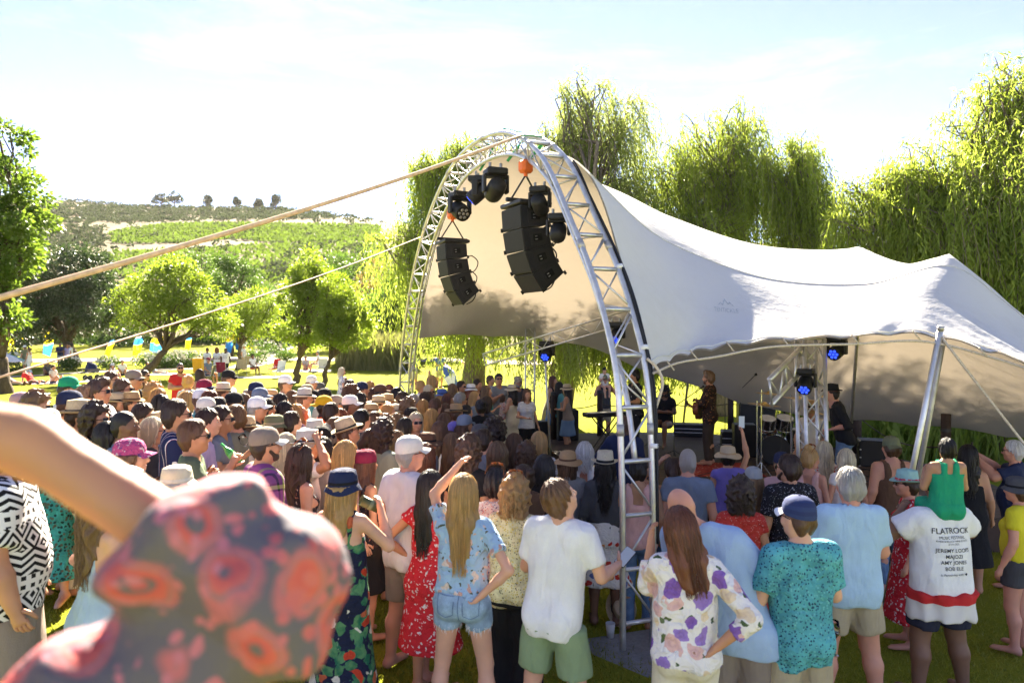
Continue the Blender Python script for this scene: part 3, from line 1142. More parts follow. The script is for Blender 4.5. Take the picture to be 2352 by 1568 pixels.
def clip_row(y0, y1):
    def ext(y):
        xs_ = []
        for i in range(nD):
            (xa, ya), (xb, yb) = DK[i], DK[(i + 1) % nD]
            if (ya > y) != (yb > y): xs_.append(xa + (xb - xa) * (y - ya) / (yb - ya))
        return (min(xs_), max(xs_)) if len(xs_) > 1 else None
    a, b = ext(y0 + .002), ext(y1 - .002)
    return (a, b) if a and b else None


yy0 = 9.32
while yy0 < 17.5:
    y1 = yy0 + .142
    ex = clip_row(yy0, y1)
    if ex:
        (a0, a1), (b0, b1) = ex
        dz = random.uniform(-.002, .002)
        V8 = [(a0 - 4 - .02, yy0 - 13, Z_ST + dz), (a1 - 4 + .02, yy0 - 13, Z_ST + dz), (b1 - 4 + .02, y1 - 13, Z_ST + dz), (b0 - 4 - .02, y1 - 13, Z_ST + dz)]
        V8 += [(x, y, Z_ST - .028) for x, y, z in V8]
        q = MB(); q.raw(V8, [(0, 1, 2, 3), (0, 4, 5, 1), (2, 6, 7, 3), (1, 5, 6, 2), (3, 7, 4, 0)])
        q.build('plank', M_DECK, stage)
    yy0 += .15
# ================================================================== figures: distance fields -> one smooth surface
class SDF:
    def __init__(s, lo, hi, h):
        s.o = np.array(lo, np.float32)
        s.h = h
        n = np.ceil((np.array(hi) - np.array(lo)) / h).astype(int) + 1
        s.n = n
        s.F = np.full(n, 1.0, np.float32)
        s.ax = [(s.o[k] + np.arange(n[k]) * h).astype(np.float32) for k in range(3)]

    def sl(s, lo, hi):
        i0 = np.clip(np.floor((np.array(lo) - s.o) / s.h).astype(int), 0, s.n)
        i1 = np.clip(np.ceil((np.array(hi) - s.o) / s.h).astype(int) + 1, 0, s.n)
        return tuple(slice(a, b) for a, b in zip(i0, i1))

    def xyz(s, sl):
        return s.ax[0][sl[0]][:, None, None], s.ax[1][sl[1]][None, :, None], s.ax[2][sl[2]][None, None, :]

    def add(s, prim, k=.03):
        f, lo, hi = prim
        m = k + s.h * 1.5
        sl = s.sl(np.array(lo) - m, np.array(hi) + m)
        if any(q.stop <= q.start for q in sl): return
        d = f(*s.xyz(sl))
        A = s.F[sl]
        h = np.maximum(k - np.abs(A - d), 0) / k
        s.F[sl] = np.minimum(A, d) - h * h * k * .25

    def cut(s, prim, k=.01):
        f, lo, hi = prim
        m = k + s.h * 1.5
        sl = s.sl(np.array(lo) - m, np.array(hi) + m)
        if any(q.stop <= q.start for q in sl): return
        d = -f(*s.xyz(sl))
        A = s.F[sl]
        h = np.maximum(k - np.abs(A - d), 0) / k
        s.F[sl] = np.maximum(A, d) + h * h * k * .25

    def clip(s, fn):
        X, Y, Z = s.xyz((slice(None),) * 3)
        s.F = np.maximum(s.F, np.broadcast_to(fn(X, Y, Z), s.F.shape)).astype(np.float32)

    def wob(s, fn):
        X, Y, Z = s.xyz((slice(None),) * 3)
        s.F = (s.F + fn(X, Y, Z)).astype(np.float32)

    def surface(s):
        F = s.F.copy()
        for ax in range(3):
            q = [slice(None)] * 3
            q[ax] = 0; F[tuple(q)] = np.maximum(F[tuple(q)], 1e-3)
            q[ax] = -1; F[tuple(q)] = np.maximum(F[tuple(q)], 1e-3)
        I = F < 0
        c = [I[a:I.shape[0] - 1 + a, b:I.shape[1] - 1 + b, d:I.shape[2] - 1 + d] for a in (0, 1) for b in (0, 1) for d in (0, 1)]
        cnt = sum(x.astype(np.int8) for x in c)
        act = (cnt > 0) & (cnt < 8)
        idx = np.argwhere(act)
        if len(idx) == 0: return np.zeros((0, 3)), np.zeros((0, 4), int)
        vid = np.full(act.shape, -1, np.int32)
        vid[act] = np.arange(len(idx))
        P = np.zeros((len(idx), 3))
        K = np.zeros(len(idx))
        cor = np.array([(a, b, d) for a in (0, 1) for b in (0, 1) for d in (0, 1)])
        val = np.stack([F[tuple((idx + q).T)] for q in cor], 1)
        for i in range(8):
            for j in range(i + 1, 8):
                df = cor[j] - cor[i]
                if abs(df).sum() != 1: continue
                a, b = val[:, i], val[:, j]
                m = (a < 0) != (b < 0)
                t = np.where(m, a / np.where(m, a - b, 1), 0)
                P[m] += (cor[i] + t[:, None] * df)[m]
                K += m
        V = s.o + (idx + P / K[:, None]) * s.h
        Q = []
        for ax in range(3):
            u, w = (ax + 1) % 3, (ax + 2) % 3
            sa = [slice(None)] * 3; sb = [slice(None)] * 3
            sa[ax] = slice(0, -1); sb[ax] = slice(1, None)
            A, B = I[tuple(sa)], I[tuple(sb)]
            E = np.argwhere(A != B)
            E = E[(E[:, u] > 0) & (E[:, w] > 0) & (E[:, u] < I.shape[u] - 1) & (E[:, w] < I.shape[w] - 1)]
            if not len(E): continue
            inn = A[tuple(E.T)]
            du = np.zeros(3, int); du[u] = 1
            dw = np.zeros(3, int); dw[w] = 1
            q = np.stack([vid[tuple((E - du - dw).T)], vid[tuple((E - dw).T)], vid[tuple(E.T)], vid[tuple((E - du).T)]], 1)
            q[~inn] = q[~inn][:, ::-1]
            Q.append(q)
        return V, np.concatenate(Q)


def cone(a, b, ra, rb, sc=(1, 1, 1), flat=0):
    a = np.array(a, float); b = np.array(b, float)
    sc = np.array(sc, float)
    ab = (b - a) / sc
    L2 = float(ab @ ab) + 1e-9
    ms = sc.min()
    m = np.array([max(ra, rb)] * 3) * sc
    dirn = (b - a) / (np.linalg.norm(b - a) + 1e-9)

    def f(X, Y, Z):
        x, y, z = (X - a[0]) / sc[0], (Y - a[1]) / sc[1], (Z - a[2]) / sc[2]
        t = np.clip((x * ab[0] + y * ab[1] + z * ab[2]) / L2, 0, 1)
        d = (np.sqrt((x - t * ab[0]) ** 2 + (y - t * ab[1]) ** 2 + (z - t * ab[2]) ** 2) - (ra + (rb - ra) * t)) * ms
        if flat: d = np.maximum(d, (X - b[0]) * dirn[0] + (Y - b[1]) * dirn[1] + (Z - b[2]) * dirn[2])
        return d
    return f, np.minimum(a, b) - m, np.maximum(a, b) + m


def ball(c, r):
    r = (r,) * 3 if np.isscalar(r) else r
    return cone(c, np.array(c) + 1e-4, 1.0, 1.0, r)


def head_prims(fem=False):
    L = [(ball((0, -.012, .018), (.076, .097, .104)), .02), (ball((0, .018, -.02), (.066, .078, .085)), .03),
         (cone((0, .040, -.088), (0, .058, -.094), .034, .024, (1.15, 1, .8)), .035),
         (cone((-.04, .0, -.075), (0, .055, -.092), .026, .022), .03), (cone((.04, .0, -.075), (0, .055, -.092), .026, .022), .03),
         (cone((0, .088, .012), (0, .112, -.030), .008, .0125), .014), (ball((0, .098, -.036), (.017, .012, .009)), .01),
         (cone((-.034, .078, .024), (.034, .078, .024), .012, .012), .02), (ball((0, .082, -.066), (.022, .012, .012)), .012)]
    for s in (-1, 1):
        L += [(ball((s * .077, -.008, -.012), (.010, .019, .030)), .008), (ball((s * .046, .058, -.032), (.022, .022, .024)), .03)]
    return L


_HEADS = {}


def head_arrays(fem, h):
    key = (fem, h)
    if key not in _HEADS:
        g = SDF((-.11, -.14, -.26), (.11, .15, .15), h)
        for p, k in head_prims(fem): g.add(p, k)
        for s in (-1, 1): g.cut(ball((s * .031, .098, .006), (.015, .016, .010)), .012)
        r = .045 if fem else .055
        g.add(cone((0, -.028, -.24), (0, -.015, -.06), r * 1.08, r), .035)
        V, Q = g.surface()
        mb = MB()
        mb.raw(V, Q)
        if h < .016:
            mb.m = 1
            for s in (-1, 1): mb.ell((s * .031, .0815, .006), (.0105, .0098, .0052), 8)
            mb.m = 2
            for s in (-1, 1): mb.ell((s * .031, .0905, .006), (.0052, .003, .0048), 8)
            mb.m = 3
            mb.ell((0, .0915, -.062), (.021, .006, .0035), 8); mb.ell((0, .0905, -.0695), (.019, .006, .0045), 8)
            mb.m = 4
            for s in (-1, 1): mb.box((s * .032, .0915, .027), (.028, .005, .0035), Matrix.Rotation(s * .10, 3, 'Y'), .0015)
        _HEADS[key] = (np.concatenate(mb.V), np.concatenate(mb.Q), np.concatenate(mb.T) if mb.T else np.zeros((0, 3), int), list(mb.qm), list(mb.tm))
    return _HEADS[key]


ARMS = {
    'down': ((.245, -.035, 1.14), (.262, .05, .90)), 'hip': ((.40, -.11, 1.20), (.205, .01, 1.05)), 'hipback': ((.385, -.17, 1.19), (.165, -.145, 1.01)),
    'front': ((.255, .03, 1.15), (.085, .235, 1.14)), 'hold': ((.25, .05, 1.15), (.13, .25, 1.30)), 'drink': ((.30, .15, 1.25), (.10, .215, 1.455)),
    'cross': ((.255, .07, 1.16), (-.05, .185, 1.18)), 'head': ((.38, .10, 1.50), (.13, .07, 1.70)), 'up': ((.28, .13, 1.62), (.21, .18, 1.88)),
    'phone': ((.25, .17, 1.34), (.11, .36, 1.52)), 'reach': ((.36, .20, 1.32), (.42, .44, 1.38)), 'side': ((.40, .02, 1.24), (.55, .12, 1.08)),
    'chin': ((.25, .14, 1.20), (.06, .16, 1.46)), 'carry': ((.30, .14, 1.24), (.16, .10, 1.45)), 'guitar': ((.30, -.06, 1.15), (.06, .20, 1.06)),
    'neck': ((.33, .05, 1.16), (.40, .26, 1.17)), 'keys': ((.25, .06, 1.15), (.17, .30, 1.06)), 'low': ((.27, -.02, 1.14), (.22, .16, .93)),
    'text': ((.25, .05, 1.15), (.08, .26, 1.18)), 'lap': ((.25, .02, 1.16), (.12, .24, 1.02)), 'prop': ((.30, -.14, 1.14), (.33, -.24, .90)),
    'behind': ((.27, -.16, 1.17), (.08, -.17, 1.0)),
}
LEGS = {
    'stand': lambda s: ((s * .085, 0, .90), (s * .105, .02, .48), (s * .11, -.02, .085), (s * .135, .17, .035)),
    'wide': lambda s: ((s * .09, 0, .90), (s * .15, .02, .48), (s * .19, -.02, .085), (s * .23, .16, .035)),
    'weight': lambda s: ((s * .085, 0, .90), (s * .10 + .02, .03 + s * .03, .48), (s * .10, -.02 + s * .05, .085), (s * .15, .16 + s * .05, .035)),
    'stride': lambda s: ((s * .085, 0, .90), (s * .09, .06 + s * .14, .49), (s * .09, s * .26, .085 + (.05 if s < 0 else 0)), (s * .10, .18 + s * .25, .035)),
    'sit': lambda s: ((s * .09, 0, .90), (s * .12, .42, .93), (s * .12, .46, .50), (s * .14, .62, .455)),
    'ground': lambda s: ((s * .09, 0, .90), (s * .16, .38, 1.16), (s * .15, .62, .83), (s * .17, .78, .81)),
    'flat': lambda s: ((s * .09, 0, .90), (s * .14, .42, .92), (s * .17, .82, .86), (s * .20, .88, 1.0)),
    'ride': lambda s: ((s * .07, 0, .90), (s * .12, .36, .92), (s * .09, .40, .52), (s * .10, .52, .47)),
}
DROP = {'sit': -.42, 'ground': -.78, 'flat': -.79, 'ride': -.80}


def limb_pts(P):
    lean = P.get('lean', (0, 0))
    dz = P.get('drop', DROP.get(P['legs'], 0.0))
    fem = P['fem']
    sw = .154 if fem else .172

    def U(p):
        x, y, z = p
        k = (z - .95) / .5
        if P['legs'] == 'flat' and 'recl' in P:
            a = P['recl']
            yy, zz = y, z - .92
            return np.array([x, yy * math.cos(a) - zz * math.sin(a), .92 + yy * math.sin(a) + zz * math.cos(a) + dz])
        return np.array([x + lean[0] * k, y + lean[1] * k, z + dz - .12 * (lean[0] ** 2 + lean[1] ** 2) * k])
    J = {'U': U, 'dz': dz}
    for s, key in ((1, 'armr'), (-1, 'arml')):
        a = P[key]
        a = ARMS[a] if isinstance(a, str) else a
        J['sh', s] = U((s * sw, -.005, 1.415))
        J['el', s] = U((s * a[0][0] * (.90 if fem else .95), a[0][1], a[0][2]))
        J['wr', s] = U((s * a[1][0], a[1][1], a[1][2]))
        hp, kn, an, to = LEGS[P['legs']](s)
        for nme, q in (('hip', hp), ('kn', kn), ('an', an), ('to', to)):
            J[nme, s] = np.array(q, float) + np.array([0, 0, dz])
    return J


def torso_prims(P, J, e, top=True):
    U = J['U']
    b = P.get('build', 0.0)
    fem = P['fem']
    w = (.078 if fem else .093) + b * .8 + e
    L = []
    for s in (-1, 1):
        L += [(cone(U((s * .056, -.012, .90)), U((s * .050, -.008, 1.0)), (.114 if fem else .104) + b * .6 + e, w + .008, (1, .92, 1)), .05),
              (cone(U((s * .046, 0, 1.0)), U((s * .052, 0, 1.17)), w, (.086 if fem else .098) + b * .7 + e, (1, .88, 1)), .05),
              (cone(U((s * .055, 0, 1.17)), U((s * (.066 if fem else .080), -.008, 1.345)), (.086 if fem else .098) + b * .6 + e, (.078 if fem else .092) + b * .3 + e, (1, .9, 1)), .05),
              (cone(U((0, -.015, 1.455)), U((s * (.136 if fem else .152), -.008, 1.415)), .050 + e, (.046 if fem else .056) + e), .05),
              (ball(U((s * .072, -.055, .905)), (.095 if fem else .084) + e), .05)]
        if fem: L.append((ball(U((s * .070, .072, 1.275)), .056 + e), .04))
    if b > .012: L.append((ball(U((0, .028, 1.07)), .092 + b * .9 + e), .08))
    return L


def arm_prims(P, J, s, e, upto=2.0, flat=False, from_=0):
    a, b, c = J['sh', s], J['el', s], J['wr', s]
    bb = P.get('build', 0) * .35
    fem = P['fem']
    r0, r1, r2 = (.042, .034, .023) if fem else (.052, .042, .028)
    r0 += bb + e; r1 += bb + e; r2 += bb * .5 + e
    L = []
    if upto >= 1:
        L.append((cone(a, b, r0, r1), .025))
        if upto > 1:
            t = min(1.0, upto - 1)
            m = b + (c - b) * .35
            if flat: L.append((cone(b, b + (c - b) * t, r1 * 1.02, r1 * 1.02, flat=1), .02))
            else:
                L += [(cone(b, m, r1, r1 * 1.04), .02), (cone(m, b + (c - b) * t, r1 * 1.04, r2), .02)]
    else:
        e_ = a + (b - a) * upto
        L.append((cone(a, e_, r0, r0 + .006, flat=1 if flat else 0), .03))
    return L


def leg_prims(P, J, s, e, upto=2.0, flat=False, wide=0.0):
    a, b, c = J['hip', s], J['kn', s], J['an', s]
    bb = P.get('build', 0) * .5
    fem = P['fem']
    r0, r1 = (.090, .056) if fem else (.088, .060)
    r0 += bb + e; r1 += bb * .6 + e
    L = []
    if upto <= 1:
        q = a + (b - a) * upto
        L.append((cone(a, q, r0 + wide * .4, r0 + (r1 - r0) * upto + wide, flat=1 if flat else 0), .025))
    else:
        L.append((cone(a, b, r0, r1 + wide * .6), .03))
        t = upto - 1
        back = np.array([0, -.016, 0]) if P['legs'] in ('stand', 'wide', 'weight', 'stride') else np.zeros(3)
        m = b + (c - b) * .33 + back
        if flat: L.append((cone(b, b + (c - b) * t, r1 + wide * .6, max(.05, r1 * .9) + wide, flat=1), .02))
        else: L += [(cone(b, m, r1 * .92, r1 * .98), .025), (cone(m, c, r1 * .96, .034 + bb * .4 + e), .025)]
    return L


def hand_frame(J, s):
    w, e = J['wr', s], J['el', s]
    d = w - e
    d /= np.linalg.norm(d)
    return w, d


def add_hand(mb, J, s, curl, P):
    w, d = hand_frame(J, s)
    nrm = np.array([-s * 1.0, .25, 0.0])           # palm side: towards the body
    if P.get('palm%d' % s) is not None: nrm = np.array(P['palm%d' % s], float)
    nrm = nrm - d * (nrm @ d)
    nrm /= np.linalg.norm(nrm) + 1e-9
    side = np.cross(d, nrm)
    if side @ np.array([0, .7, .7]) < 0: side = -side     # thumb side
    sc = .92 if P['fem'] else 1.0
    for i, (off, ln) in enumerate(((.030, .070), (.011, .078), (-.008, .072), (-.026, .056))):
        p = w + d * .085 * sc + side * off * sc
        a = curl * (1 + .12 * i)
        pts = [p - d * .02]
        ang = .1
        for q in range(3):
            pts.append(pts[-1] + (d * math.cos(ang) + nrm * math.sin(ang)) * ln * sc * (.42, .33, .27)[q] * (1.25 if q == 0 else 1))
            ang += a
        mb.tube(pts, [.0092 * sc, .0088 * sc, .0080 * sc, .0058 * sc], 6)
    p = w + d * .028 * sc + side * .026 * sc
    t1 = p + (d * .55 + side * .75 + nrm * .25) * .034 * sc
    t2 = t1 + (d * .85 + side * .25 + nrm * .45) * .030 * sc
    t3 = t2 + (d * .80 - side * .05 + nrm * .6) * .022 * sc
    mb.tube([p - d * .01, t1, t2, t3], [.012 * sc, .0108 * sc, .0098 * sc, .007 * sc], 6)


def palm_prims(J, s, P, fist):
    w, d = hand_frame(J, s)
    sc = .92 if P['fem'] else 1.0
    L = [(cone(w - d * .01, w + d * .085 * sc, .027 * sc, .033 * sc), .02)]
    nrm = np.array([-s * 1.0, .25, 0.0])
    if P.get('palm%d' % s) is not None: nrm = np.array(P['palm%d' % s], float)
    nrm = nrm - d * (nrm @ d); nrm /= np.linalg.norm(nrm) + 1e-9
    side = np.cross(d, nrm)
    L = [(cone(w - d * .01, w + d * .075 * sc + side * o, .021 * sc, .0175 * sc), .012) for o in (-.021 * sc, 0, .021 * sc)]
    if fist: L.append((cone(w + d * .07, w + d * .125 + nrm * .02, .026, .02), .02))
    return L


def head_matrix(P, J):
    U = J['U']
    c = U((0, .018, 1.632))
    yaw, pit, roll = P.get('head', (0, 0, 0))
    M = Matrix.Rotation(-R(yaw), 4, 'Z') @ Matrix.Rotation(-R(pit), 4, 'X') @ Matrix.Rotation(R(roll), 4, 'Y')
    if P['legs'] == 'flat' and 'recl' in P: M = Matrix.Rotation(P['recl'] * .6, 4, 'X') @ M
    piv = Vector(tuple(U((0, -.005, 1.50))))
    return Matrix.Translation(piv) @ M @ Matrix.Translation(Vector(tuple(c)) - piv) @ Matrix.Scale(.95, 4)


def bounds(J, m=.2):
    pts = np.array([J[k] for k in J if isinstance(k, tuple)] + [J['U']((0, 0, 1.5)), J['U']((0, 0, .9))])
    return pts.min(0) - m, pts.max(0) + m


def body_mesh(P, h, fine):
    J = limb_pts(P)
    lo, hi = bounds(J)
    g = SDF(lo, hi, h)
    for p, k in torso_prims(P, J, 0): g.add(p, k)
    U = J['U']
    rn = .045 if P['fem'] else .055
    hm = head_matrix(P, J)
    hc = np.array(hm @ Vector((0, -.02, -.06)))
    g.add(cone(U((0, -.02, 1.43)), hc, rn * 1.12, rn * .9), .04)
    for s in (-1, 1):
        for p, k in arm_prims(P, J, s, 0): g.add(p, k)
        for p, k in leg_prims(P, J, s, 0): g.add(p, k)
        an, to = J['an', s], J['to', s]
        dn = np.array([0, 0, -.04]) if P['legs'] != 'flat' else np.array([0, .03, 0])
        g.add(cone(an + dn * .6, to, .040, .028, (1.15, 1, .95)), .03)
        g.add(ball(an + dn * .9 + np.array([0, -.03, 0]), .036), .03)
        for p, k in palm_prims(J, s, P, not fine): g.add(p, k)
    V, Q = g.surface()
    mb = MB()
    mb.raw(V, Q)
    HV, HQ, HT, qm, tm = head_arrays(P['fem'], .010 if fine else .0145)
    M = np.array(hm)
    base = mb.n
    n0 = len(mb.qm)
    mb.raw(HV @ M[:3, :3].T + M[:3, 3], HQ, HT)
    mb.qm[n0:] = qm
    mb.tm[len(mb.tm) - len(tm):] = tm if tm else []
    if fine:
        for s, key in ((1, 'curlr'), (-1, 'curll')): add_hand(mb, J, s, P.get(key, .45), P)
    mb.m = 5
    return mb, J, hm


def folds(seed, amp):
    r = np.random.default_rng(seed)
    W = r.normal(0, 1, (5, 3)) * np.array([19, 19, 4])
    ph = r.uniform(0, 6.3, 5)

    def f(X, Y, Z):
        q = 0
        for k in range(5):
            q = q + np.sin(W[k, 0] * X + W[k, 1] * Y + W[k, 2] * Z + ph[k] + 1.6 * np.sin(9 * Z + ph[k] * 2 + 4 * X))
        return amp * q / 2.2
    return f


def garment(kind, P, J, h, seed=0, **kw):
    lo, hi = bounds(J, .34)
    g = SDF(lo, hi, h)
    U = J['U']
    dz = J['dz']
    loose = kw.get('loose', .0)
    fem = P['fem']
    if kind in ('tee', 'shirt', 'blouse', 'tank', 'dress', 'jacket', 'hoodie', 'crop'):
        e = .0145 + loose * .3 + (.012 if kind in ('jacket', 'hoodie') else 0)
        for p, k in torso_prims(P, J, e): g.add(p, k)
        hem = kw.get('hem', .86)
        b = P.get('build', 0)
        if kind != 'dress' and hem < 1.1:
            for s in (-1, 1):
                g.add(cone(U((s * .062, -.005, 1.24)), U((s * .070, -.012, hem)), .093 + b * .7 + loose * .3, .102 + b * .6 + loose * .6, (1, .95, 1)), .04)
        sl = kw.get('sleeve', .55)
        if kind in ('tank', 'crop') or sl == 0 or kw.get('straps'):
            pass
        else:
            for s in (-1, 1):
                for p, k in arm_prims(P, J, s, .010 + loose * .45, sl, True): g.add(p, k)
        if kind == 'dress':
            hz = kw.get('hem', .5)
            rr = kw.get('flare', .24)
            legsit = P['legs'] in ('sit', 'ground', 'flat', 'ride')
            if legsit:
                for s in (-1, 1):
                    for p, k in leg_prims(P, J, s, .03, 1.4, True, .03): g.add(p, k)
            else:
                g.add(cone(np.array([0, -.01, 1.0 + dz]), np.array([0, -.01, hz + dz]), .135, rr, (1.12, .9, 1), flat=1), .06)
        if kind not in ('dress',): g.clip(lambda X, Y, Z: (hem + dz) - Z + .012 * np.sin(14 * X + seed) + .01 * np.sin(17 * Y))
        nk = U((0, .03, 1.505))
        if kind in ('tank', 'crop') or kw.get('straps'):
            zt = kw.get('top', 1.30)
            c = U((0, 0, zt))
            strap = .035 if not kw.get('straps') else .016
            sx = kw.get('sx', .085)
            def f(X, Y, Z):
                flatc = Z - c[2] - .03 * np.sign(Y) * (Y > 0)
                st = np.abs(np.abs(X - c[0]) - sx) - strap
                return np.minimum(flatc, np.maximum(st, Z - c[2] - .30))
            g.clip(f)
            g.cut(cone(nk, U((0, -.03, 1.5)), .082, .082), .01)
        else:
            v = kw.get('neck', .078)
            g.cut(cone(U((0, .040, 1.507)), U((0, -.008, 1.555)), v, v - .008), .01)
            if kind == 'shirt':
                for s in (-1, 1): g.add(cone(U((s * .058, .035, 1.462)), U((s * .058, -.045, 1.487)), .016, .016), .012)
                g.add(cone(U((-.055, -.05, 1.485)), U((.055, -.05, 1.485)), .017, .017), .012)
            if kind == 'hoodie':
                g.add(cone(U((-.07, -.09, 1.43)), U((.07, -.09, 1.43)), .05, .05), .05)
    else:
        top = kw.get('top', 1.0)
        e = .0145 + loose * .3
        for p, k in torso_prims(P, J, e): g.add(p, k)
        if kind == 'skirt':
            g.add(cone(np.array([0, -.01, 1.0 + dz]), np.array([0, -.01, kw.get('hem', .5) + dz]), .135, kw.get('flare', .23), (1.12, .9, 1), flat=1), .06)
        else:
            u = {'shorts': .86, 'hotpants': .36, 'trousers': 1.95, 'capri': 1.6}[kind]
            u = kw.get('upto', u)
            for s in (-1, 1):
                for p, k in leg_prims(P, J, s, .010 + loose * .35, u, True, .010 + loose * .6): g.add(p, .006)
        c = U((0, 0, top))
        g.clip(lambda X, Y, Z: Z - c[2])
    g.wob(folds(seed, kw.get('fold', .0056 if h < .025 else .003)))
    return g.surface()


def hair_field(style, h, seed=0, hat=False):
    big = {'afro': .16}.get(style, 0)
    zl = {'short': -.12, 'buzz': -.12, 'crop': -.13, 'bob': -.24, 'long': -.56, 'mid': -.40, 'wavy': -.52, 'curly': -.26, 'afro': -.24, 'pony': -.42, 'bun': -.13, 'pixie': -.16, 'quiff': -.13, 'topknot': -.13, 'shag': -.22}[style]
    g = SDF((-.2 - big, -.24 - big, zl - .06), (.2 + big, .17, .22 + big), h)
    t = {'buzz': .006, 'short': .016, 'crop': .020, 'quiff': .022, 'curly': .05, 'afro': .085, 'bob': .024, 'pixie': .028, 'shag': .034}.get(style, .020)
    g.add(ball((0, -.018, .022), (.078 + t * .8, .098 + t * .7, .106 + t)), .02)
    if style in ('short', 'buzz', 'crop', 'quiff', 'bun', 'topknot', 'pixie'):
        rn_ = .034 if style == 'buzz' else .040 + t * .4
        for s in (-1, 1): g.add(cone((s * .045, -.070, -.03), (s * .035, -.060, -.080), rn_, rn_ * .7), .03)
    if style == 'quiff':
        g.add(cone((-.03, .05, .115), (.03, .06, .12), .04, .035), .04)
    if style in ('bun', 'topknot'):
        g.add(ball((0, -.115, .075) if style == 'bun' else (0, -.05, .155), (.048, .042, .042)), .015)
    if style in ('bob', 'curly', 'shag'):
        for s in (-1, 1):
            g.add(cone((s * .070, .012, .02), (s * .082, .018, -.115), .038, .030 + t * .4), .03)
            g.add(cone((s * .05, -.065, .0), (s * .058, -.06, -.15 if style != 'shag' else -.19), .052, .040 + t * .4), .04)
    if style in ('long', 'wavy', 'mid'):
        z1 = {'long': -.48, 'wavy': -.45, 'mid': -.32}[style]
        for s in (-1, 1):
            g.add(cone((s * .066, -.01, .0), (s * .088, -.045, -.16), .036, .034), .03)
            g.add(cone((s * .088, -.045, -.16), (s * .075, -.105, z1), .036, .022), .03)
            g.add(cone((s * .03, -.08, .0), (s * .05, -.10, -.20), .050, .040), .04)
            g.add(cone((s * .05, -.10, -.20), (s * .035, -.125, z1 - .03), .038, .022), .04)
    if style == 'pony':
        g.add(cone((0, -.11, .05), (0, -.15, -.03), .026, .036), .02)
        g.add(cone((0, -.15, -.03), (0, -.135, -.34), .036, .016), .03)
    if style == 'afro':
        g.cut(cone((0, .16, -.02), (0, .07, -.07), .085, .075), .02)
    else:
        fr = {'bob': .070, 'long': .072, 'wavy': .072, 'mid': .072, 'curly': .070, 'shag': .066}.get(style, .082)
        g.cut(cone((0, .19, -.01), (0, .085, -.02), .085, .060, (1, 1, 1.25)), .02)
        g.cut(cone((0, .12, -.13), (0, .05, -.11), fr, fr * .9), .02)
        g.clip(lambda X, Y, Z: np.where(Z < .072, Y - (.6 if zl > -.2 else .38) * Z - .036, -1) + 0 * X)
        if style in ('short', 'buzz', 'crop', 'quiff', 'bun', 'pony', 'topknot', 'pixie'):
            for s in (-1, 1): g.cut(cone((s * .12, .04, -.07), (s * .088, .03, -.05), .05, .045), .01)
    r = np.random.default_rng(seed)
    amp = {'buzz': .001, 'short': .004, 'crop': .006, 'quiff': .006, 'curly': .008, 'afro': .010, 'wavy': .007, 'shag': .008, 'pixie': .007}.get(style, .004)
    n = 15 if style not in ('afro', 'curly') else 9

    def w(X, Y, Z):
        ph = np.arctan2(X, -Y)
        if style in ('afro', 'curly'):
            return amp * (np.sin(88 * X + 30 * Z + 2 * np.sin(61 * Y)) + np.sin(84 * Y - 57 * Z + 1.5 * np.sin(59 * X)) + np.sin(92 * Z + 1.5 * np.sin(70 * X + 1)))
        wav = 10 * Z if style not in ('wavy',) else 3.2 * np.sin(24 * Z + X * 10)
        return amp * (np.sin(n * ph + wav + seed) + .7 * np.sin(n * 2.3 * ph + 2 * wav + 1.7 + seed) * np.cos(15 * Z))
    g.wob(w)
    if hat: g.clip(lambda X, Y, Z: Z - .030 + .12 * np.maximum(Y, 0) * 0 + 0 * X)
    return g.surface()


def hair_locks(style, n, seed, hat=False, wk=1):
    r = np.random.default_rng(seed)
    mb = MB()
    end = {'long': -.53, 'wavy': -.50, 'mid': -.38, 'bob': -.17, 'shag': -.22, 'curly': -.18}.get(style, 0)
    for i in range(n):
        ph = r.uniform(-2.15, 2.15)                      # 0 = back of the head
        side = abs(ph) > 1.5
        m = 9
        P = []
        th0 = r.uniform(.05, .35) if not hat else 1.50
        ez = end * r.uniform(.72, 1.06) * (.9 if side else 1)
        k1 = 4 if end < 0 else m
        if end == 0:
            ph = r.uniform(-PI, PI); th0 = r.uniform(.1, 1.0)
        te = 1.55 if end < 0 else min(th0 + r.uniform(.35, .7), .85 if abs(ph) > 2.2 else 1.75)
        if te <= th0: continue
        lf = r.uniform(.0, .010)
        for q in range(m):
            if q < k1:
                th = th0 + (te - th0) * q / (k1 - 1)
                rx, ry, rz = (.104, .124, .138) if not hat else (.100, .120, .10)
                if end == 0: rx, ry, rz = (v_ - .012 + lf * q / m for v_ in (rx, ry, rz))
                x, y, z = rx * math.sin(th) * math.sin(ph), -.018 - ry * math.sin(th) * math.cos(ph), .020 + rz * math.cos(th)
            else:
                t = (q - k1 + 1) / (m - k1)
                x0, y0 = .104 * math.sin(ph), -.018 - .124 * math.cos(ph)
                z = .02 + (ez - .02) * t
                x = x0 * (1 - .28 * t * t) + (0)
                y = y0 * (1 - .1 * t) - .03 * t
                if style in ('wavy', 'curly', 'shag'):
                    x += .012 * math.sin(t * 14 + i); y += .012 * math.cos(t * 12 + i * 1.3)
                x += r.normal(0, .004); y += r.normal(0, .004)
            P.append((x, y, z))
        P = np.array(P)
        w = r.uniform(.003, .008) * wk * np.linspace(1, .3, m)
        T = np.stack([np.cos(ph) * np.ones(m), np.sin(ph) * np.ones(m), np.zeros(m)], 1)
        tw = r.normal(0, .5)
        O = np.array([math.sin(ph) * math.sin(tw), -math.cos(ph) * math.sin(tw), 0])
        Wd = (T * math.cos(tw) + O) * w[:, None]
        mb.grid(np.stack([P - Wd, P + O * .002 + np.array([math.sin(ph), -math.cos(ph), 0]) * .003, P + Wd], 1))
    return np.concatenate(mb.V), np.concatenate(mb.Q)


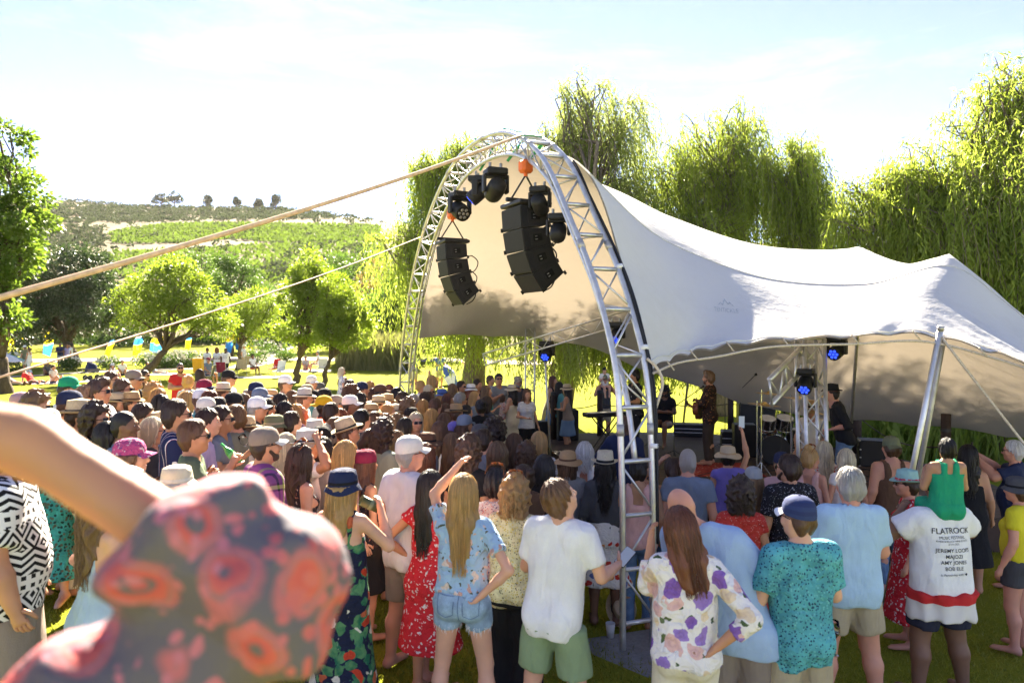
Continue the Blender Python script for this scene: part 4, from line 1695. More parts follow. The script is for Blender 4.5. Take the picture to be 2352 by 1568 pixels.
def hat_parts(kind):
    out = []
    a = MB()
    if kind in ('panama', 'fedora', 'straw', 'cowboy'):
        br = {'panama': .165, 'fedora': .155, 'straw': .185, 'cowboy': .17}[kind]
        hc = {'panama': .125, 'fedora': .118, 'straw': .12, 'cowboy': .125}[kind]
        prof = [(br, .035), (br * .985, .040), (.135, .034), (.106, .040), (.101, .065), (.096, .10), (.090, .04 + hc * .9), (.076, .04 + hc), (.045, .04 + hc * .93), (.004, .04 + hc * .90)]

        def fn(t, r, z, k):
            x, y = r * math.cos(t) * .90, r * math.sin(t) * 1.08
            if k <= 2:
                z += (.030 * math.cos(t) ** 2 - .012 * math.sin(t)) * ((r - .10) / (br - .10)) * (1.4 if kind == 'cowboy' else .8)
            if k >= 6:
                pin = max(0, math.sin(t)) ** 2
                x *= 1 - .32 * pin
                if k >= 7: z -= .012 * abs(math.sin(t))
            return (x, y - .01, z)
        a.lathe(prof, 28, fn=fn)
        a.lathe([(br * .985, .034), (.135, .028), (.104, .034)], 28, fn=lambda t, r, z, k: fn(t, r, z, 0 if k < 2 else 3))
        out.append(('hat', a))
        b = MB()
        b.lathe([(.1075, .042), (.1035, .068)], 28, fn=lambda t, r, z, k: (r * math.cos(t) * .905, r * math.sin(t) * 1.085 - .01, z))
        out.append(('hat_band', b))
    elif kind in ('bucket', 'floppy', 'cloche'):
        br, dz = {'bucket': (.150, -.035), 'floppy': (.185, -.03), 'cloche': (.140, -.05)}[kind]
        prof = [(br, .03 + dz), (br * .9, .035 + dz * .5), (.108, .035), (.104, .085), (.094, .125), (.06, .140), (.004, .143)]
        a.lathe(prof, 26, fn=lambda t, r, z, k: (r * math.cos(t) * .93, r * math.sin(t) * 1.05 - .012, z + (.012 * math.sin(3 * t + 1) if k < 2 else 0)))
        out.append(('hat', a))
        b = MB()
        b.lathe([(.1095, .037), (.1075, .058)], 26, fn=lambda t, r, z, k: (r * math.cos(t) * .935, r * math.sin(t) * 1.055 - .012, z))
        out.append(('hat_band', b))
    elif kind in ('cap', 'capback', 'flatcap'):
        s = 1 if kind != 'capback' else -1
        prof = [(.101, .022), (.1025, .045), (.099, .080), (.083, .115), (.05, .137), (.004, .145)]
        a.lathe(prof, 24, fn=lambda t, r, z, k: (r * math.cos(t) * .90, r * math.sin(t) * 1.10 - .014, z + (.012 * math.sin(t) * s if k < 2 else 0)))
        out.append(('cap', a))
        b = MB()
        n, m = 9, 6
        G = np.zeros((n, m, 3))
        ln = .078 if kind != 'flatcap' else .05
        for i in range(n):
            t = R(28) + (PI - 2 * R(28)) * i / (n - 1)
            for j in range(m):
                q = j / (m - 1)
                x = .092 * math.cos(t) * (1 - .02 * q)
                y = .105 * math.sin(t) - .014 + ln * q * math.sin(t) ** .5
                G[i, j] = (x, s * y + (0 if s > 0 else -.028), .030 + .012 * math.sin(t) - .016 * q - .020 * math.cos(t) ** 2 * (.3 + q))
        b.grid(G)
        b.grid(G[::-1] - np.array([0, 0, .004]))
        out.append(('bill', b))
        c = MB(); c.ell((0, -.014, .146), (.007, .007, .004), 8)
        out.append(('button', c))
    elif kind == 'visor':
        prof = [(.104, .030), (.106, .058)]
        a.lathe(prof, 24, fn=lambda t, r, z, k: (r * math.cos(t) * .90, r * math.sin(t) * 1.10 - .014, z))
        out.append(('hat', a))
    elif kind == 'scarf':
        prof = [(.104, -.01), (.107, .03), (.104, .08), (.088, .125), (.05, .143), (.004, .147)]
        a.lathe(prof, 24, fn=lambda t, r, z, k: (r * math.cos(t) * .90, r * math.sin(t) * 1.10 - .016, z + (.035 * math.sin(t) if k < 2 else 0) + .004 * math.sin(9 * t + z * 60)))
        a.ell((0, -.125, .0), (.035, .025, .025), 8)
        out.append(('headscarf', a))
    return out


def glasses_mb():
    a = MB()
    for s in (-1, 1):
        a.box((s * .033, .1035, .006), (.052, .007, .040), Matrix.Rotation(-s * .22, 3, 'Z') @ Matrix.Rotation(s * .08, 3, 'Y'), .012)
        a.tube([(s * .058, .098, .014), (s * .082, .04, .012), (s * .086, -.02, .004)], .003, 5)
    a.tube([(-.012, .110, .012), (0, .113, .014), (.012, .110, .012)], .003, 5)
    return a


_HM = {}


def shared(key, fn):
    if key not in _HM: _HM[key] = fn()
    return _HM[key]


def hair_mesh(style, fine, seed, hat=False):
    def mk():
        V, Q = hair_field(style, .0105 if fine else .0135, seed, hat)
        if style not in ('afro', 'buzz') and not (hat and style in ('short', 'crop', 'quiff', 'bun', 'pony', 'topknot', 'pixie')):
            V2, Q2 = hair_locks(style, {'long': 400, 'wavy': 400, 'mid': 340, 'bob': 180, 'shag': 180, 'curly': 180}.get(style, 150) // (1 if fine else 2), seed + 5, hat, 1 if fine else 1.7)
            Q = np.concatenate([Q, Q2 + len(V)])
            V = np.concatenate([V, V2])
        return np_mesh('hair', V, Q, True)
    return shared(('hair', style, fine, seed, hat), mk)
# ================================================================== cloth, skin and hair surfaces
SKIN = {'fair': (.62, .35, .235), 'tan': (.50, .255, .145), 'red': (.56, .27, .18), 'olive': (.40, .215, .12), 'brown': (.19, .10, .06), 'dark': (.075, .042, .03)}
HAIR = {'blond': (.46, .29, .11), 'platinum': (.64, .54, .38), 'brown': (.13, .068, .036), 'dkbrown': (.060, .034, .022), 'black': (.022, .017, .016),
        'auburn': (.15, .052, .025), 'grey': (.36, .35, .33), 'white': (.66, .64, .60), 'ltbrown': (.20, .12, .06), 'red': (.30, .10, .05)}


def skin(k):
    key = ('skin', k)
    if key not in MATS:
        t = NT('skin_' + k)
        v = t.coord()
        c = SKIN[k]
        f = t.noise(v, 7, 4)
        col = t.ramp(f, [(.3, [q * .88 for q in c]), (.7, [min(1, c[0] * 1.1), c[1] * 1.04, c[2] * 1.0])])
        m = t.surf(col, .52, 0, .35, t.bump(t.noise(v, 160, 2), .08, .002))
        p = [n for n in m.node_tree.nodes if n.type == 'BSDF_PRINCIPLED'][0]
        p.inputs['Subsurface Weight'].default_value = .12
        p.inputs['Subsurface Radius'].default_value = (.02, .007, .004)
        p.inputs['Subsurface Scale'].default_value = .5
        MATS[key] = m
    return MATS[key]


def hairmat(k):
    key = ('hair', k)
    if key not in MATS:
        t = NT('hair_' + k)
        c = HAIR[k]
        f = t.noise(t.coord((55, 55, 4)), 2.2, 4, .6)
        f2 = t.math('ADD', t.math('MULTIPLY', f, .5), t.math('MULTIPLY', t.n('NewGeometry').outputs['Random Per Island'], .5))
        col = t.ramp(f2, [(.15, [q * .42 for q in c]), (.5, c), (.8, [min(1, q * 1.7) for q in c])])
        MATS[key] = t.surf(col, .42, 0, .5, t.bump(f, .9, .008), 0, .30, [min(1, q * 2.2 + .02) for q in c])
    return MATS[key]


M_EYE = plain('eye_white', (.7, .68, .64), .3, var=.02)
M_IRIS = plain('eye_iris', (.03, .02, .015), .2, var=.1)
M_LIPS = plain('lips', (.38, .14, .11), .45, var=.1)
M_BROW = plain('brow', (.05, .033, .022), .8)
M_GLASS = plain('sunglass_black', (.010, .009, .009), .12, var=.1, spec=.6)
M_STRAW = None


def weave(name, col, rough=.85, fine=220, var=.12, spec=.15, trans=.0):
    key = ('weave', name)
    if key in MATS: return MATS[key]
    t = NT(name)
    v = t.coord()
    a = t.noise(v, 6, 4)
    b = t.noise(v, fine, 2)
    c = t.ramp(t.math('ADD', t.math('MULTIPLY', a, .7), t.math('MULTIPLY', b, .3)), [(.3, [max(0, q * (1 - var)) for q in col]), (.7, [min(1, q * (1 + var)) for q in col])])
    h = t.math('ADD', t.math('MULTIPLY', t.noise(t.coord((1, 1, .4)), 10, 2, .5, .5), 1.0), t.math('MULTIPLY', b, .12))
    MATS[key] = t.surf(c, rough, 0, spec, t.bump(h, .75, .045), .0, trans, col)
    return MATS[key]


CLOTH = {'white': (.78, .77, .76), 'offwhite': (.66, .63, .57), 'grey': (.30, .31, .32), 'charcoal': (.075, .075, .08), 'black': (.016, .016, .018), 'navy': (.022, .030, .075),
         'teal': (.10, .30, .32), 'blue': (.08, .14, .36), 'skyblue': (.36, .55, .74), 'red': (.58, .035, .03), 'green': (.02, .30, .15), 'olive': (.17, .18, .10), 'sage': (.26, .31, .24),
         'khaki': (.40, .33, .22), 'taupe': (.25, .20, .165), 'pink': (.68, .40, .36), 'magenta': (.52, .06, .26), 'orange': (.85, .10, .015), 'yellow': (.62, .55, .03), 'purple': (.20, .16, .48),
         'cream': (.72, .64, .47), 'brown': (.12, .065, .04), 'maroon': (.22, .02, .05), 'denim': (.13, .21, .33), 'ltdenim': (.30, .42, .54), 'lilac': (.42, .36, .62), 'mint': (.30, .50, .45),
         'straw': (.66, .52, .33), 'tan': (.50, .33, .17), 'gold': (.66, .40, .02), 'greygreen': (.20, .21, .17), 'slate': (.16, .20, .27), 'rose': (.50, .30, .30), 'lightgreen': (.25, .33, .18)}


def cloth(k):
    return weave('cloth_' + k, CLOTH[k])


def denim(k):
    key = ('denim', k)
    if key not in MATS:
        t = NT('denim_' + k)
        v = t.coord()
        c = CLOTH[k]
        f = t.noise(v, 9, 5, .6)
        w = t.noise(t.coord((1, 1, .08)), 420, 1)
        col = t.ramp(t.math('ADD', t.math('MULTIPLY', f, .75), t.math('MULTIPLY', w, .25)), [(.3, [q * .55 for q in c]), (.55, c), (.75, [min(1, q * 1.55 + .03) for q in c])])
        MATS[key] = t.surf(col, .85, 0, .15, t.bump(f, .35, .02))
    return MATS[key]


def strawmat(k):
    key = ('straw', k)
    if key not in MATS:
        t = NT('straw_' + k)
        c = CLOTH[k]
        v = t.coord()
        w = t.vor(v, 170, 'F1', 'Distance', .5)
        col = t.ramp(w, [(.1, [min(1, q * 1.12) for q in c]), (.6, [q * .72 for q in c])])
        MATS[key] = t.surf(col, .8, 0, .2, t.bump(w, .5, .004), 0, .12, c)
    return MATS[key]


def stripes(name, c1, c2, scale=30, axis=2, width=.5, c3=None):
    key = ('stripe', name)
    if key not in MATS:
        t = NT(name)
        v = t.coord()
        sp = t.n('SeparateXYZ')
        t.link(v, sp.inputs[0])
        s = sp.outputs[axis]
        wob = t.math('MULTIPLY', t.noise(v, 6, 2), .02)
        m = t.math('FRACT', t.math('MULTIPLY', t.math('ADD', s, wob), scale))
        st = [(0, c1), (width, c2)]
        if c3: st = [(0, c1), (width, c2), (width + (1 - width) * .6, c3), (width + (1 - width) * .8, c1)]
        MATS[key] = t.surf(t.ramp(m, st, 'CONSTANT'), .85, 0, .15, t.bump(t.noise(v, 12, 3), .4, .02))
    return MATS[key]


def floral(name, base, petals, leaf=None, scale=14, cover=.36, leafcover=.30, dist=.5):
    key = ('floral', name)
    if key in MATS: return MATS[key]
    t = NT(name)
    v0 = t.coord()
    wn_ = t.n('TexNoise')
    wn_.inputs['Scale'].default_value = scale * .55
    wn_.inputs['Detail'].default_value = 3
    t.link(v0, wn_.inputs['Vector'])
    v = t.mix(v0, wn_.outputs['Color'], dist * .16, 'ADD')
    col = base
    if leaf:
        d2 = t.vor(t.mix(v, (.37, .11, .53), 1, 'ADD'), scale * 1.25, 'F1', 'Distance')
        e2 = t.noise(v, scale * 3, 2)
        lf = t.ramp(t.math('ADD', d2, t.math('MULTIPLY', e2, .55)), [(0, (1, 1, 1)), (leafcover + .22, (1, 1, 1)), (leafcover + .26, (0, 0, 0))])
        lcol = t.ramp(t.noise(v, scale * 2, 2), [(.35, leaf[0]), (.6, leaf[-1])])
        col = t.mix(col, lcol, lf)
    d1 = t.vor(v, scale, 'F1', 'Distance')
    cid = t.vor(v, scale, 'F1', 'Color')
    pet = t.noise(v, scale * 2.6, 2)
    fac = t.ramp(t.math('ADD', d1, t.math('MULTIPLY', pet, .35)), [(0, (1, 1, 1)), (cover + .15, (1, 1, 1)), (cover + .18, (0, 0, 0))])
    sp = t.n('SeparateColor')
    t.link(cid, sp.inputs[0])
    n = len(petals)
    pcol = t.ramp(sp.outputs[0], [(i / n, p) for i, p in enumerate(petals)], 'CONSTANT')
    shade = t.ramp(t.math('ADD', d1, t.math('MULTIPLY', pet, .5)), [(.2, (.35, .25, .15)), (.34, (1, 1, 1)), (.48, (.8, .75, .8)), (.6, (1.0, 1.0, 1.0))])
    col = t.mix(col, t.mix(pcol, shade, .8, 'MULTIPLY'), fac)
    MATS[key] = t.surf(col, .85, 0, .15, t.bump(t.noise(v0, 13, 3, .55, .6), .9, .05))
    return MATS[key]


def dots(name, base, cols, scale=60, cover=.3, dist=.3):
    key = ('dots', name)
    if key in MATS: return MATS[key]
    t = NT(name)
    v0 = t.coord()
    wn_ = t.n('TexNoise')
    wn_.inputs['Scale'].default_value = scale * .5
    t.link(v0, wn_.inputs['Vector'])
    v = t.mix(v0, wn_.outputs['Color'], dist * 1.2 / scale, 'ADD')
    big = t.noise(v0, 8, 3)
    d = t.vor(v, scale)
    sp = t.n('SeparateColor')
    t.link(t.vor(v, scale, 'F1', 'Color'), sp.inputs[0])
    pc = t.ramp(sp.outputs[1], [(i / len(cols), c) for i, c in enumerate(cols)], 'CONSTANT')
    fac = t.ramp(d, [(cover, (1, 1, 1)), (cover + .06, (0, 0, 0))])
    b2 = t.ramp(big, [(.35, [q * .75 for q in base]), (.65, [min(1, q * 1.2) for q in base])])
    MATS[key] = t.surf(t.mix(b2, pc, fac), .85, 0, .15, t.bump(t.noise(v0, 13, 3, .55, .6), .9, .05))
    return MATS[key]


def geo(name, a, b, scale=9):
    key = ('geo', name)
    if key in MATS: return MATS[key]
    t = NT(name)
    v = t.coord(1, (0, 0, R(35)))
    sp = t.n('SeparateXYZ'); t.link(v, sp.inputs[0])
    tri = lambda o_, k_: t.math('MULTIPLY', t.math('ABSOLUTE', t.math('SUBTRACT', t.math('FRACT', t.math('MULTIPLY', o_, k_)), .5)), 2.0)
    tx, tz = tri(sp.outputs[0], scale * .8), tri(sp.outputs[2], scale * .7)
    zig = t.math('FRACT', t.math('ADD', t.math('MULTIPLY', sp.outputs[2], scale * 2.6), tx))
    dia = t.math('FRACT', t.math('MULTIPLY', t.math('ADD', tx, tz), 1.7))
    grd = t.math('MAXIMUM', tri(sp.outputs[0], scale * 2.2), tri(sp.outputs[2], scale * 2.2))
    zn = t.math('FRACT', t.math('MULTIPLY', sp.outputs[2], scale * .29))
    m = t.mix(zig, dia, t.ramp(zn, [(0, (0, 0, 0)), (.38, (1, 1, 1))], 'CONSTANT'))
    m = t.mix(m, grd, t.ramp(zn, [(0, (0, 0, 0)), (.76, (1, 1, 1))], 'CONSTANT'))
    MATS[key] = t.surf(t.ramp(m, [(0, a), (.46, a), (.5, b)]), .85, 0, .15, t.bump(t.noise(v, 12, 3), .4, .02))
    return MATS[key]


def plaid(name, a, b, c):
    t = NT(name)
    sp = t.n('SeparateXYZ'); v = t.coord(1, (0, R(12), R(25))); t.link(v, sp.inputs[0])
    f1 = t.math('FRACT', t.math('MULTIPLY', sp.outputs[0], 5.5))
    f2 = t.math('FRACT', t.math('MULTIPLY', sp.outputs[2], 5.0))
    k1 = t.ramp(f1, [(0, a), (.30, b), (.46, a), (.62, c), (.68, a)], 'CONSTANT')
    k2 = t.ramp(f2, [(0, a), (.35, c), (.42, b), (.55, c), (.62, (.10, .05, .14))], 'CONSTANT')
    return t.surf(t.mix(k1, k2, .5), .85, 0, .15, t.bump(t.noise(v, 12, 3), .6, .03))


def paisley(name):
    t = NT(name)
    v0 = t.coord()
    wn_ = t.n('TexNoise')
    wn_.inputs['Scale'].default_value = 10
    t.link(v0, wn_.inputs['Vector'])
    v = t.mix(v0, wn_.outputs['Color'], .06, 'ADD')
    d = t.vor(v, 12, 'F1', 'Distance', .8)
    big = t.noise(v0, 4, 3)
    dd = t.math('ADD', d, t.math('MULTIPLY', t.noise(v, 16, 3), .30))
    g_ = (.13, .115, .135)
    rings = t.ramp(dd, [(.0, g_), (.22, (.50, .09, .10)), (.26, g_), (.31, g_), (.34, (.48, .09, .09)), (.44, (.52, .12, .11)), (.47, (.26, .15, .17)), (.50, (.50, .14, .15)), (.60, g_)])
    rings = t.mix(g_, rings, t.ramp(big, [(.20, (0, 0, 0)), (.28, (1, 1, 1))]))
    d2 = t.vor(v, 42)
    sp2 = t.ramp(t.math('SUBTRACT', t.math('ADD', d2, t.math('MULTIPLY', t.noise(v, 50, 2), .4)), t.math('MULTIPLY', big, .62)), [(.0, (1, 1, 1)), (.20, (1, 1, 1)), (.30, (0, 0, 0))])
    col = t.mix(rings, t.ramp(big, [(.45, (.48, .16, .20)), (.6, (.50, .11, .10))]), sp2)
    return t.surf(col, .8, 0, .25, t.bump(t.noise(v0, 10, 3, .5, .5), .7, .03))


# ================================================================== one person
PEOPLE = []          # records used for the labels
TOPN = {'tee': 'T-shirt', 'shirt': 'shirt', 'blouse': 'blouse', 'tank': 'tank top', 'crop': 'strappy top', 'dress': 'dress', 'jacket': 'jacket', 'hoodie': 'hoodie'}
HATN = {'panama': 'straw panama hat', 'fedora': 'fedora', 'straw': 'wide straw hat', 'cowboy': 'wide-brimmed hat', 'bucket': 'bucket hat', 'floppy': 'floppy hat', 'cloche': 'soft hat', 'cap': 'cap', 'capback': 'backwards cap', 'flatcap': 'flat cap', 'visor': 'visor', 'scarf': 'headscarf'}


def stand_at(px, py, Ht):
    lo, hi = 1.5, 70.0
    for _ in range(50):
        d = (lo + hi) / 2
        p = at(px, py, d)
        if p.z - gz(p.x, p.y) > Ht: lo = d
        else: hi = d
    return at(px, py, d)


_BODY = {}


def person(px, py, h=1.72, top=('tee', 'white'), bot=('shorts', 'khaki'), hair=('short', 'brown'), hat=None, fem=False, face=None, armr='down', arml='down', legs='stand',
           head=(0, 0, 0), skin_='tan', glasses=False, beard=False, build=0.0, lean=(0, 0), d=None, z=None, label=None, tdesc=None, hdesc=None, group=None, hatz=.045, fine=None, extra=None, shoes=None,
           curl=.5, palms=None, pose=None, seed=None, recl=None):
    k = h / 1.75
    Ht = h + (hatz if hat else .012)
    if d is None:
        p = stand_at(px, py, Ht)
    else:
        p = at(px, py, d)
    x, y = p.x, p.y
    if lean != (0, 0) and face is not None:
        q = Matrix.Rotation(-R(face), 2) @ Vector((lean[0] * 1.36 * k, lean[1] * 1.36 * k))
        x -= q.x; y -= q.y
    zb = gz(x, y) if z is None else z
    if face is None: face = math.degrees(math.atan2(3.9 - x, 13.4 - y)) + random.uniform(-14, 14)
    dist = math.hypot(x, y)
    if fine is None: fine = dist < 6.9
    res = (.017 if dist < 5 else .023) if fine else (.028 if dist < 11 else .036)
    P = dict(fem=fem, armr=armr, arml=arml, legs=legs, head=head, build=build, lean=lean, curlr=curl, curll=curl)
    if recl is not None: P['recl'] = recl
    if palms: P.update({'palm1': palms[0], 'palm-1': palms[1]})
    key = (fem, str(armr), str(arml), legs, head, build, lean, res, recl)
    if key not in _BODY:
        mb, J, hm = body_mesh(P, res, fine)
        me = mb.mesh('person', True, [skin('tan'), M_EYE, M_IRIS, M_LIPS, M_BROW])
        _BODY[key] = (me, J, hm)
    me, J, hm = _BODY[key]
    o = bpy.data.objects.new('person', me)
    COL.objects.link(o)
    o.material_slots[0].link = 'OBJECT'
    o.material_slots[0].material = skin(skin_)
    o.location = (x, y, zb)
    o.rotation_euler = (0, 0, -R(face))
    o.scale = (k, k, k)
    o['category'] = 'person'
    o['group'] = group or 'people in the crowd'
    M = Matrix.Translation((x, y, zb)) @ Matrix.Rotation(-R(face), 4, 'Z') @ Matrix.Scale(k, 4)
    sd = seed if seed is not None else (len(PEOPLE) if fine else 0)
    scene_parts = {}
    for role, g in (('bot', bot), ('top', top)):
        if not g: continue
        kind, mk = g[0], g[1]
        kw = g[2] if len(g) > 2 else {}
        mat = cloth(mk) if isinstance(mk, str) else mk
        if role == 'bot' and top and top[0] not in ('dress', 'crop') and 'top' not in kw:
            th = (top[2] if len(top) > 2 else {}).get('hem', .86)
            if th < .97: kw = dict(kw, top=th + .045)
        gk = ('g', kind, key, str(sorted(kw.items())), sd)
        nm = {'tee': 't_shirt', 'tank': 'tank_top', 'crop': 'top', 'hotpants': 'shorts', 'capri': 'trousers'}.get(kind, kind)

        def mk_(kind=kind, kw=kw, nm=nm):
            V, Q = garment(kind, P, J, res, sd, **kw)
            return np_mesh(nm, V, Q, True)
        gm = shared(gk, mk_)
        scene_parts[role] = link(nm, gm, o, mat=mat)
    if hair:
        hmsh = hair_mesh(hair[0], fine, sd % 3 if fine else 0, bool(hat))
        scene_parts['hair'] = link('hair', hmsh, o, mat=hairmat(hair[1]), mw=hm)
    if beard:
        def bd():
            g = SDF((-.11, -.06, -.16), (.11, .14, .04), .009 if fine else .013)
            g.add(cone((0, .042, -.088), (0, .060, -.096), .042, .032, (1.15, 1, .9)), .03)
            for s in (-1, 1): g.add(cone((s * .070, .0, -.03), (s * .035, .055, -.085), .016, .028), .03)
            g.add(cone((-.025, .090, -.052), (.025, .090, -.052), .009, .009), .01)
            g.cut(ball((0, .105, -.066), (.020, .02, .008)), .006)
            V, Q = g.surface()
            return np_mesh('beard', V, Q, True)
        link('beard', shared(('beard', fine), bd), o, mat=hairmat(beard if isinstance(beard, str) else 'brown'), mw=hm)
    if hat:
        kind, mk = hat[0], hat[1]
        mat = (strawmat(mk) if kind in ('panama', 'straw', 'floppy', 'fedora') and mk in ('straw', 'offwhite', 'cream', 'tan') else cloth(mk)) if isinstance(mk, str) else mk
        band = hat[2] if len(hat) > 2 else 'black'
        parts = shared(('hat', kind), lambda: [(n_, m_.mesh(n_, True)) for n_, m_ in hat_parts(kind)])
        first = None
        for n_, m_ in parts:
            bm_ = mat if n_ not in ('hat_band', 'bill') else (cloth(band) if isinstance(band, str) else band) if (n_ == 'hat_band' or len(hat) > 2) else mat
            ob = link(n_, m_, o if first is None else first, mat=bm_, mw=hm if first is None else None)
            if first is None: first = ob
        if kind == 'capback' or kind == 'cap': pass
    if glasses:
        gm = shared('glasses', lambda: glasses_mb().mesh('sunglasses', True))
        mw = hm if glasses is True else hm @ Matrix.Translation((0, -.055, .115)) @ Matrix.Rotation(R(38), 4, 'X')
        link('sunglasses', gm, o, mat=M_GLASS if glasses is True else plain('tortoise_frame', (.30, .09, .02), .3, var=.6, scale=40), mw=mw)
    if shoes:
        for s in (-1, 1):
            q = MB()
            an, to = J['an', s], J['to', s]
            g = SDF(np.minimum(an, to) - .1, np.maximum(an, to) + .1, .012)
            g.add(cone(an + np.array([0, -.01, -.035]), to, .052, .040, (1.1, 1, 1)), .03)
            g.add(cone(an + np.array([0, 0, .03]), an + np.array([0, 0, -.03]), .05, .055), .03)
            V, Q = g.surface()
            link('shoe', np_mesh('shoe', V, Q, True), o, mat=cloth(shoes))
    rec = dict(o=o, px=px, py=py, x=x, y=y, hat=None, top=None, label=label, glasses=glasses is True)
    if hat:
        cw = hdesc or (hat[1] if isinstance(hat[1], str) else '')
        cw = {'straw': 'pale', 'offwhite': 'white', 'gold': 'yellow', 'cream': 'cream'}.get(cw, cw)
        rec['hat'] = (cw + ' ' if cw and hdesc is None else (cw + ' ' if hdesc else '')) + HATN[hat[0]]
    if top:
        tw = tdesc or (top[1] if isinstance(top[1], str) else 'patterned')
        rec['top'] = {'greygreen': 'grey-green', 'skyblue': 'sky-blue', 'offwhite': 'off-white'}.get(tw, tw) + ' ' + TOPN.get(top[0], top[0])
    PEOPLE.append(rec)
    R_ = dict(o=o, M=M, J=J, hm=hm, P=P, parts=scene_parts, k=k)
    R_['hand'] = lambda s: M @ Vector(tuple(J['wr', s] + (J['wr', s] - J['el', s]) / np.linalg.norm(J['wr', s] - J['el', s]) * .085))
    return R_


def word_count(s): return len(s.split())


def label_people():
    from collections import Counter
    hatc = Counter(r['hat'] for r in PEOPLE if r['hat'])
    topc = Counter(r['top'] for r in PEOPLE if r['top'])
    anch = []
    for r in PEOPLE:
        if r['hat'] and hatc[r['hat']] == 1: anch.append((r, 'the ' + r['hat']))
        elif r['top'] and topc[r['top']] == 1: anch.append((r, 'the ' + r['top']))
    used = set(r['label'] for r in PEOPLE if r['label'])
    for r in PEOPLE:
        if r['label']: continue
        b = 'person in ' + ((r['hat'] + (', sunglasses' if r['glasses'] else '') + ' and ') if r['hat'] else ('sunglasses and ' if r['glasses'] else '')) + (r['top'] or 'swimwear')
        if not r['hat']: b = 'bareheaded ' + b
        r['base'] = b
    bc = Counter(r['base'] for r in PEOPLE if not r['label'])
    for r in PEOPLE:
        if r['label']: continue
        b = r['base']
        if bc[b] == 1 and b not in used:
            r['label'] = b + ' in the crowd'
        else:
            for a, phr in sorted(anch, key=lambda q: (q[0]['px'] - r['px']) ** 2 + (q[0]['py'] - r['py']) ** 2):
                if a is r: continue
                dx, dy = r['px'] - a['px'], r['py'] - a['py']
                rel = ('just right of' if dx > 0 else 'just left of') if abs(dx) > abs(dy) * .8 else ('in front of' if dy > 0 else 'behind')
                c = b + ', ' + rel + ' ' + phr
                if word_count(c) <= 16 and c not in used:
                    r['label'] = c
                    break
            else: r['label'] = b + ' in the middle of the crowd'
        used.add(r['label'])
    for r in PEOPLE: r['o']['label'] = r['label']
# ================================================================== the crowd
def lettering(rec, lines, mat, side='back', z0=1.36, size=.05, x0=0.0):
    from mathutils.bvhtree import BVHTree
    top = rec['parts']['top']
    me = top.data
    V = [v.co.copy() for v in me.vertices]
    bvh = BVHTree.FromPolygons(V, [tuple(p.vertices) for p in me.polygons])
    z = z0
    sg = -1 if side == 'back' else 1
    for txt, sz, bold in lines:
        TV, TF = text_mesh(txt, sz, .004 if bold else 0)
        z -= sz * .95
        out = []
        for v in TV:
            x = (v[0] if side == 'back' else -v[0]) + x0
            hit = bvh.ray_cast(Vector((x, sg * .6, z + v[1])), Vector((0, -sg, 0)))
            out.append((x, (hit[0].y if hit[0] else sg * .15) + sg * .0045, z + v[1]))
        z -= sz * .18
        if len(TF):
            m = bpy.data.meshes.new('lettering')
            m.from_pydata(out, [], TF)
            m.materials.append(mat)
            link('lettering', m, top)


M_INK = plain('black_ink', (.03, .03, .032), .9, var=.2)

TROPIC = floral('tropical_print', (.016, .020, .045), [(.55, .06, .025), (.70, .66, .52), (.50, .12, .05), (.72, .70, .60)], [(.02, .13, .07), (.10, .24, .10)], 8, .36, .50, 1.3)
BLUEFL = floral('blue_floral_print', (.33, .48, .64), [(.72, .46, .36), (.62, .38, .30), (.74, .62, .52)], [(.05, .09, .06), (.16, .12, .07)], 15, .32, .26, 1.2)
PURPFL = floral('white_purple_floral', (.78, .73, .70), [(.24, .12, .40), (.72, .45, .40), (.32, .20, .52), (.76, .60, .42)], [(.05, .09, .04), (.14, .18, .08)], 9, .46, .26, 1.2)
REDFL = floral('red_white_floral', (.55, .025, .035), [(.80, .74, .70), (.78, .70, .68)], None, 28, .30, 0, .7)
SKIRTFL = floral('red_skirt_floral', (.72, .66, .58), [(.60, .05, .03), (.70, .28, .06), (.58, .07, .05), (.16, .20, .40)], [(.06, .10, .05), (.12, .16, .08)], 12, .40, .16, .6)
YDOT = dots('yellow_fleck_print', (.66, .60, .36), [(.10, .08, .05), (.55, .42, .04), (.68, .62, .40)], 75, .34, .7)
TEALDOT = dots('teal_fleck_print', (.09, .34, .38), [(.02, .05, .10), (.03, .10, .16), (.14, .42, .44)], 62, .33, .9)
LEOP = dots('teal_leopard_print', (.06, .36, .30), [(.02, .06, .05), (.10, .12, .08)], 34, .40, .7)
BWLEAF = dots('black_white_leaf_print', (.72, .72, .72), [(.03, .03, .04)], 55, .34, 1.3)
BWGEO = geo('black_white_geometric', (.014, .014, .016), (.72, .71, .70), 10)
NAVYST = stripes('navy_red_white_stripe', (.022, .028, .085), (.75, .74, .74), 17, 0, .82, (.55, .05, .05))
PLAID = plaid('purple_check', (.26, .07, .22), (.34, .40, .08), (.02, .02, .03))
MOSAIC = dots('red_mosaic_print', (.62, .56, .52), [(.45, .08, .08), (.12, .10, .18), (.6, .4, .3)], 70, .34, .5)
BLKPAT = floral('black_grey_pattern', (.018, .018, .022), [(.42, .42, .44), (.36, .36, .40)], None, 30, .22, 0, 1.4)
ORFL = floral('orange_white_floral', (.70, .62, .56), [(.68, .12, .05), (.62, .16, .08)], None, 22, .40, 0, .7)
BWSH = floral('black_shirt_white_swirl', (.02, .019, .02), [(.70, .66, .58)], None, 12, .16, 0, 2.2)
REDDR = floral('red_leaf_dress', (.48, .045, .035), [(.70, .38, .32)], None, 34, .22, 0, 1.3)
LTFL = floral('pale_floral_print', (.66, .62, .52), [(.48, .08, .08), (.14, .22, .12)], [(.08, .14, .06)], 22, .30, .16, .6)
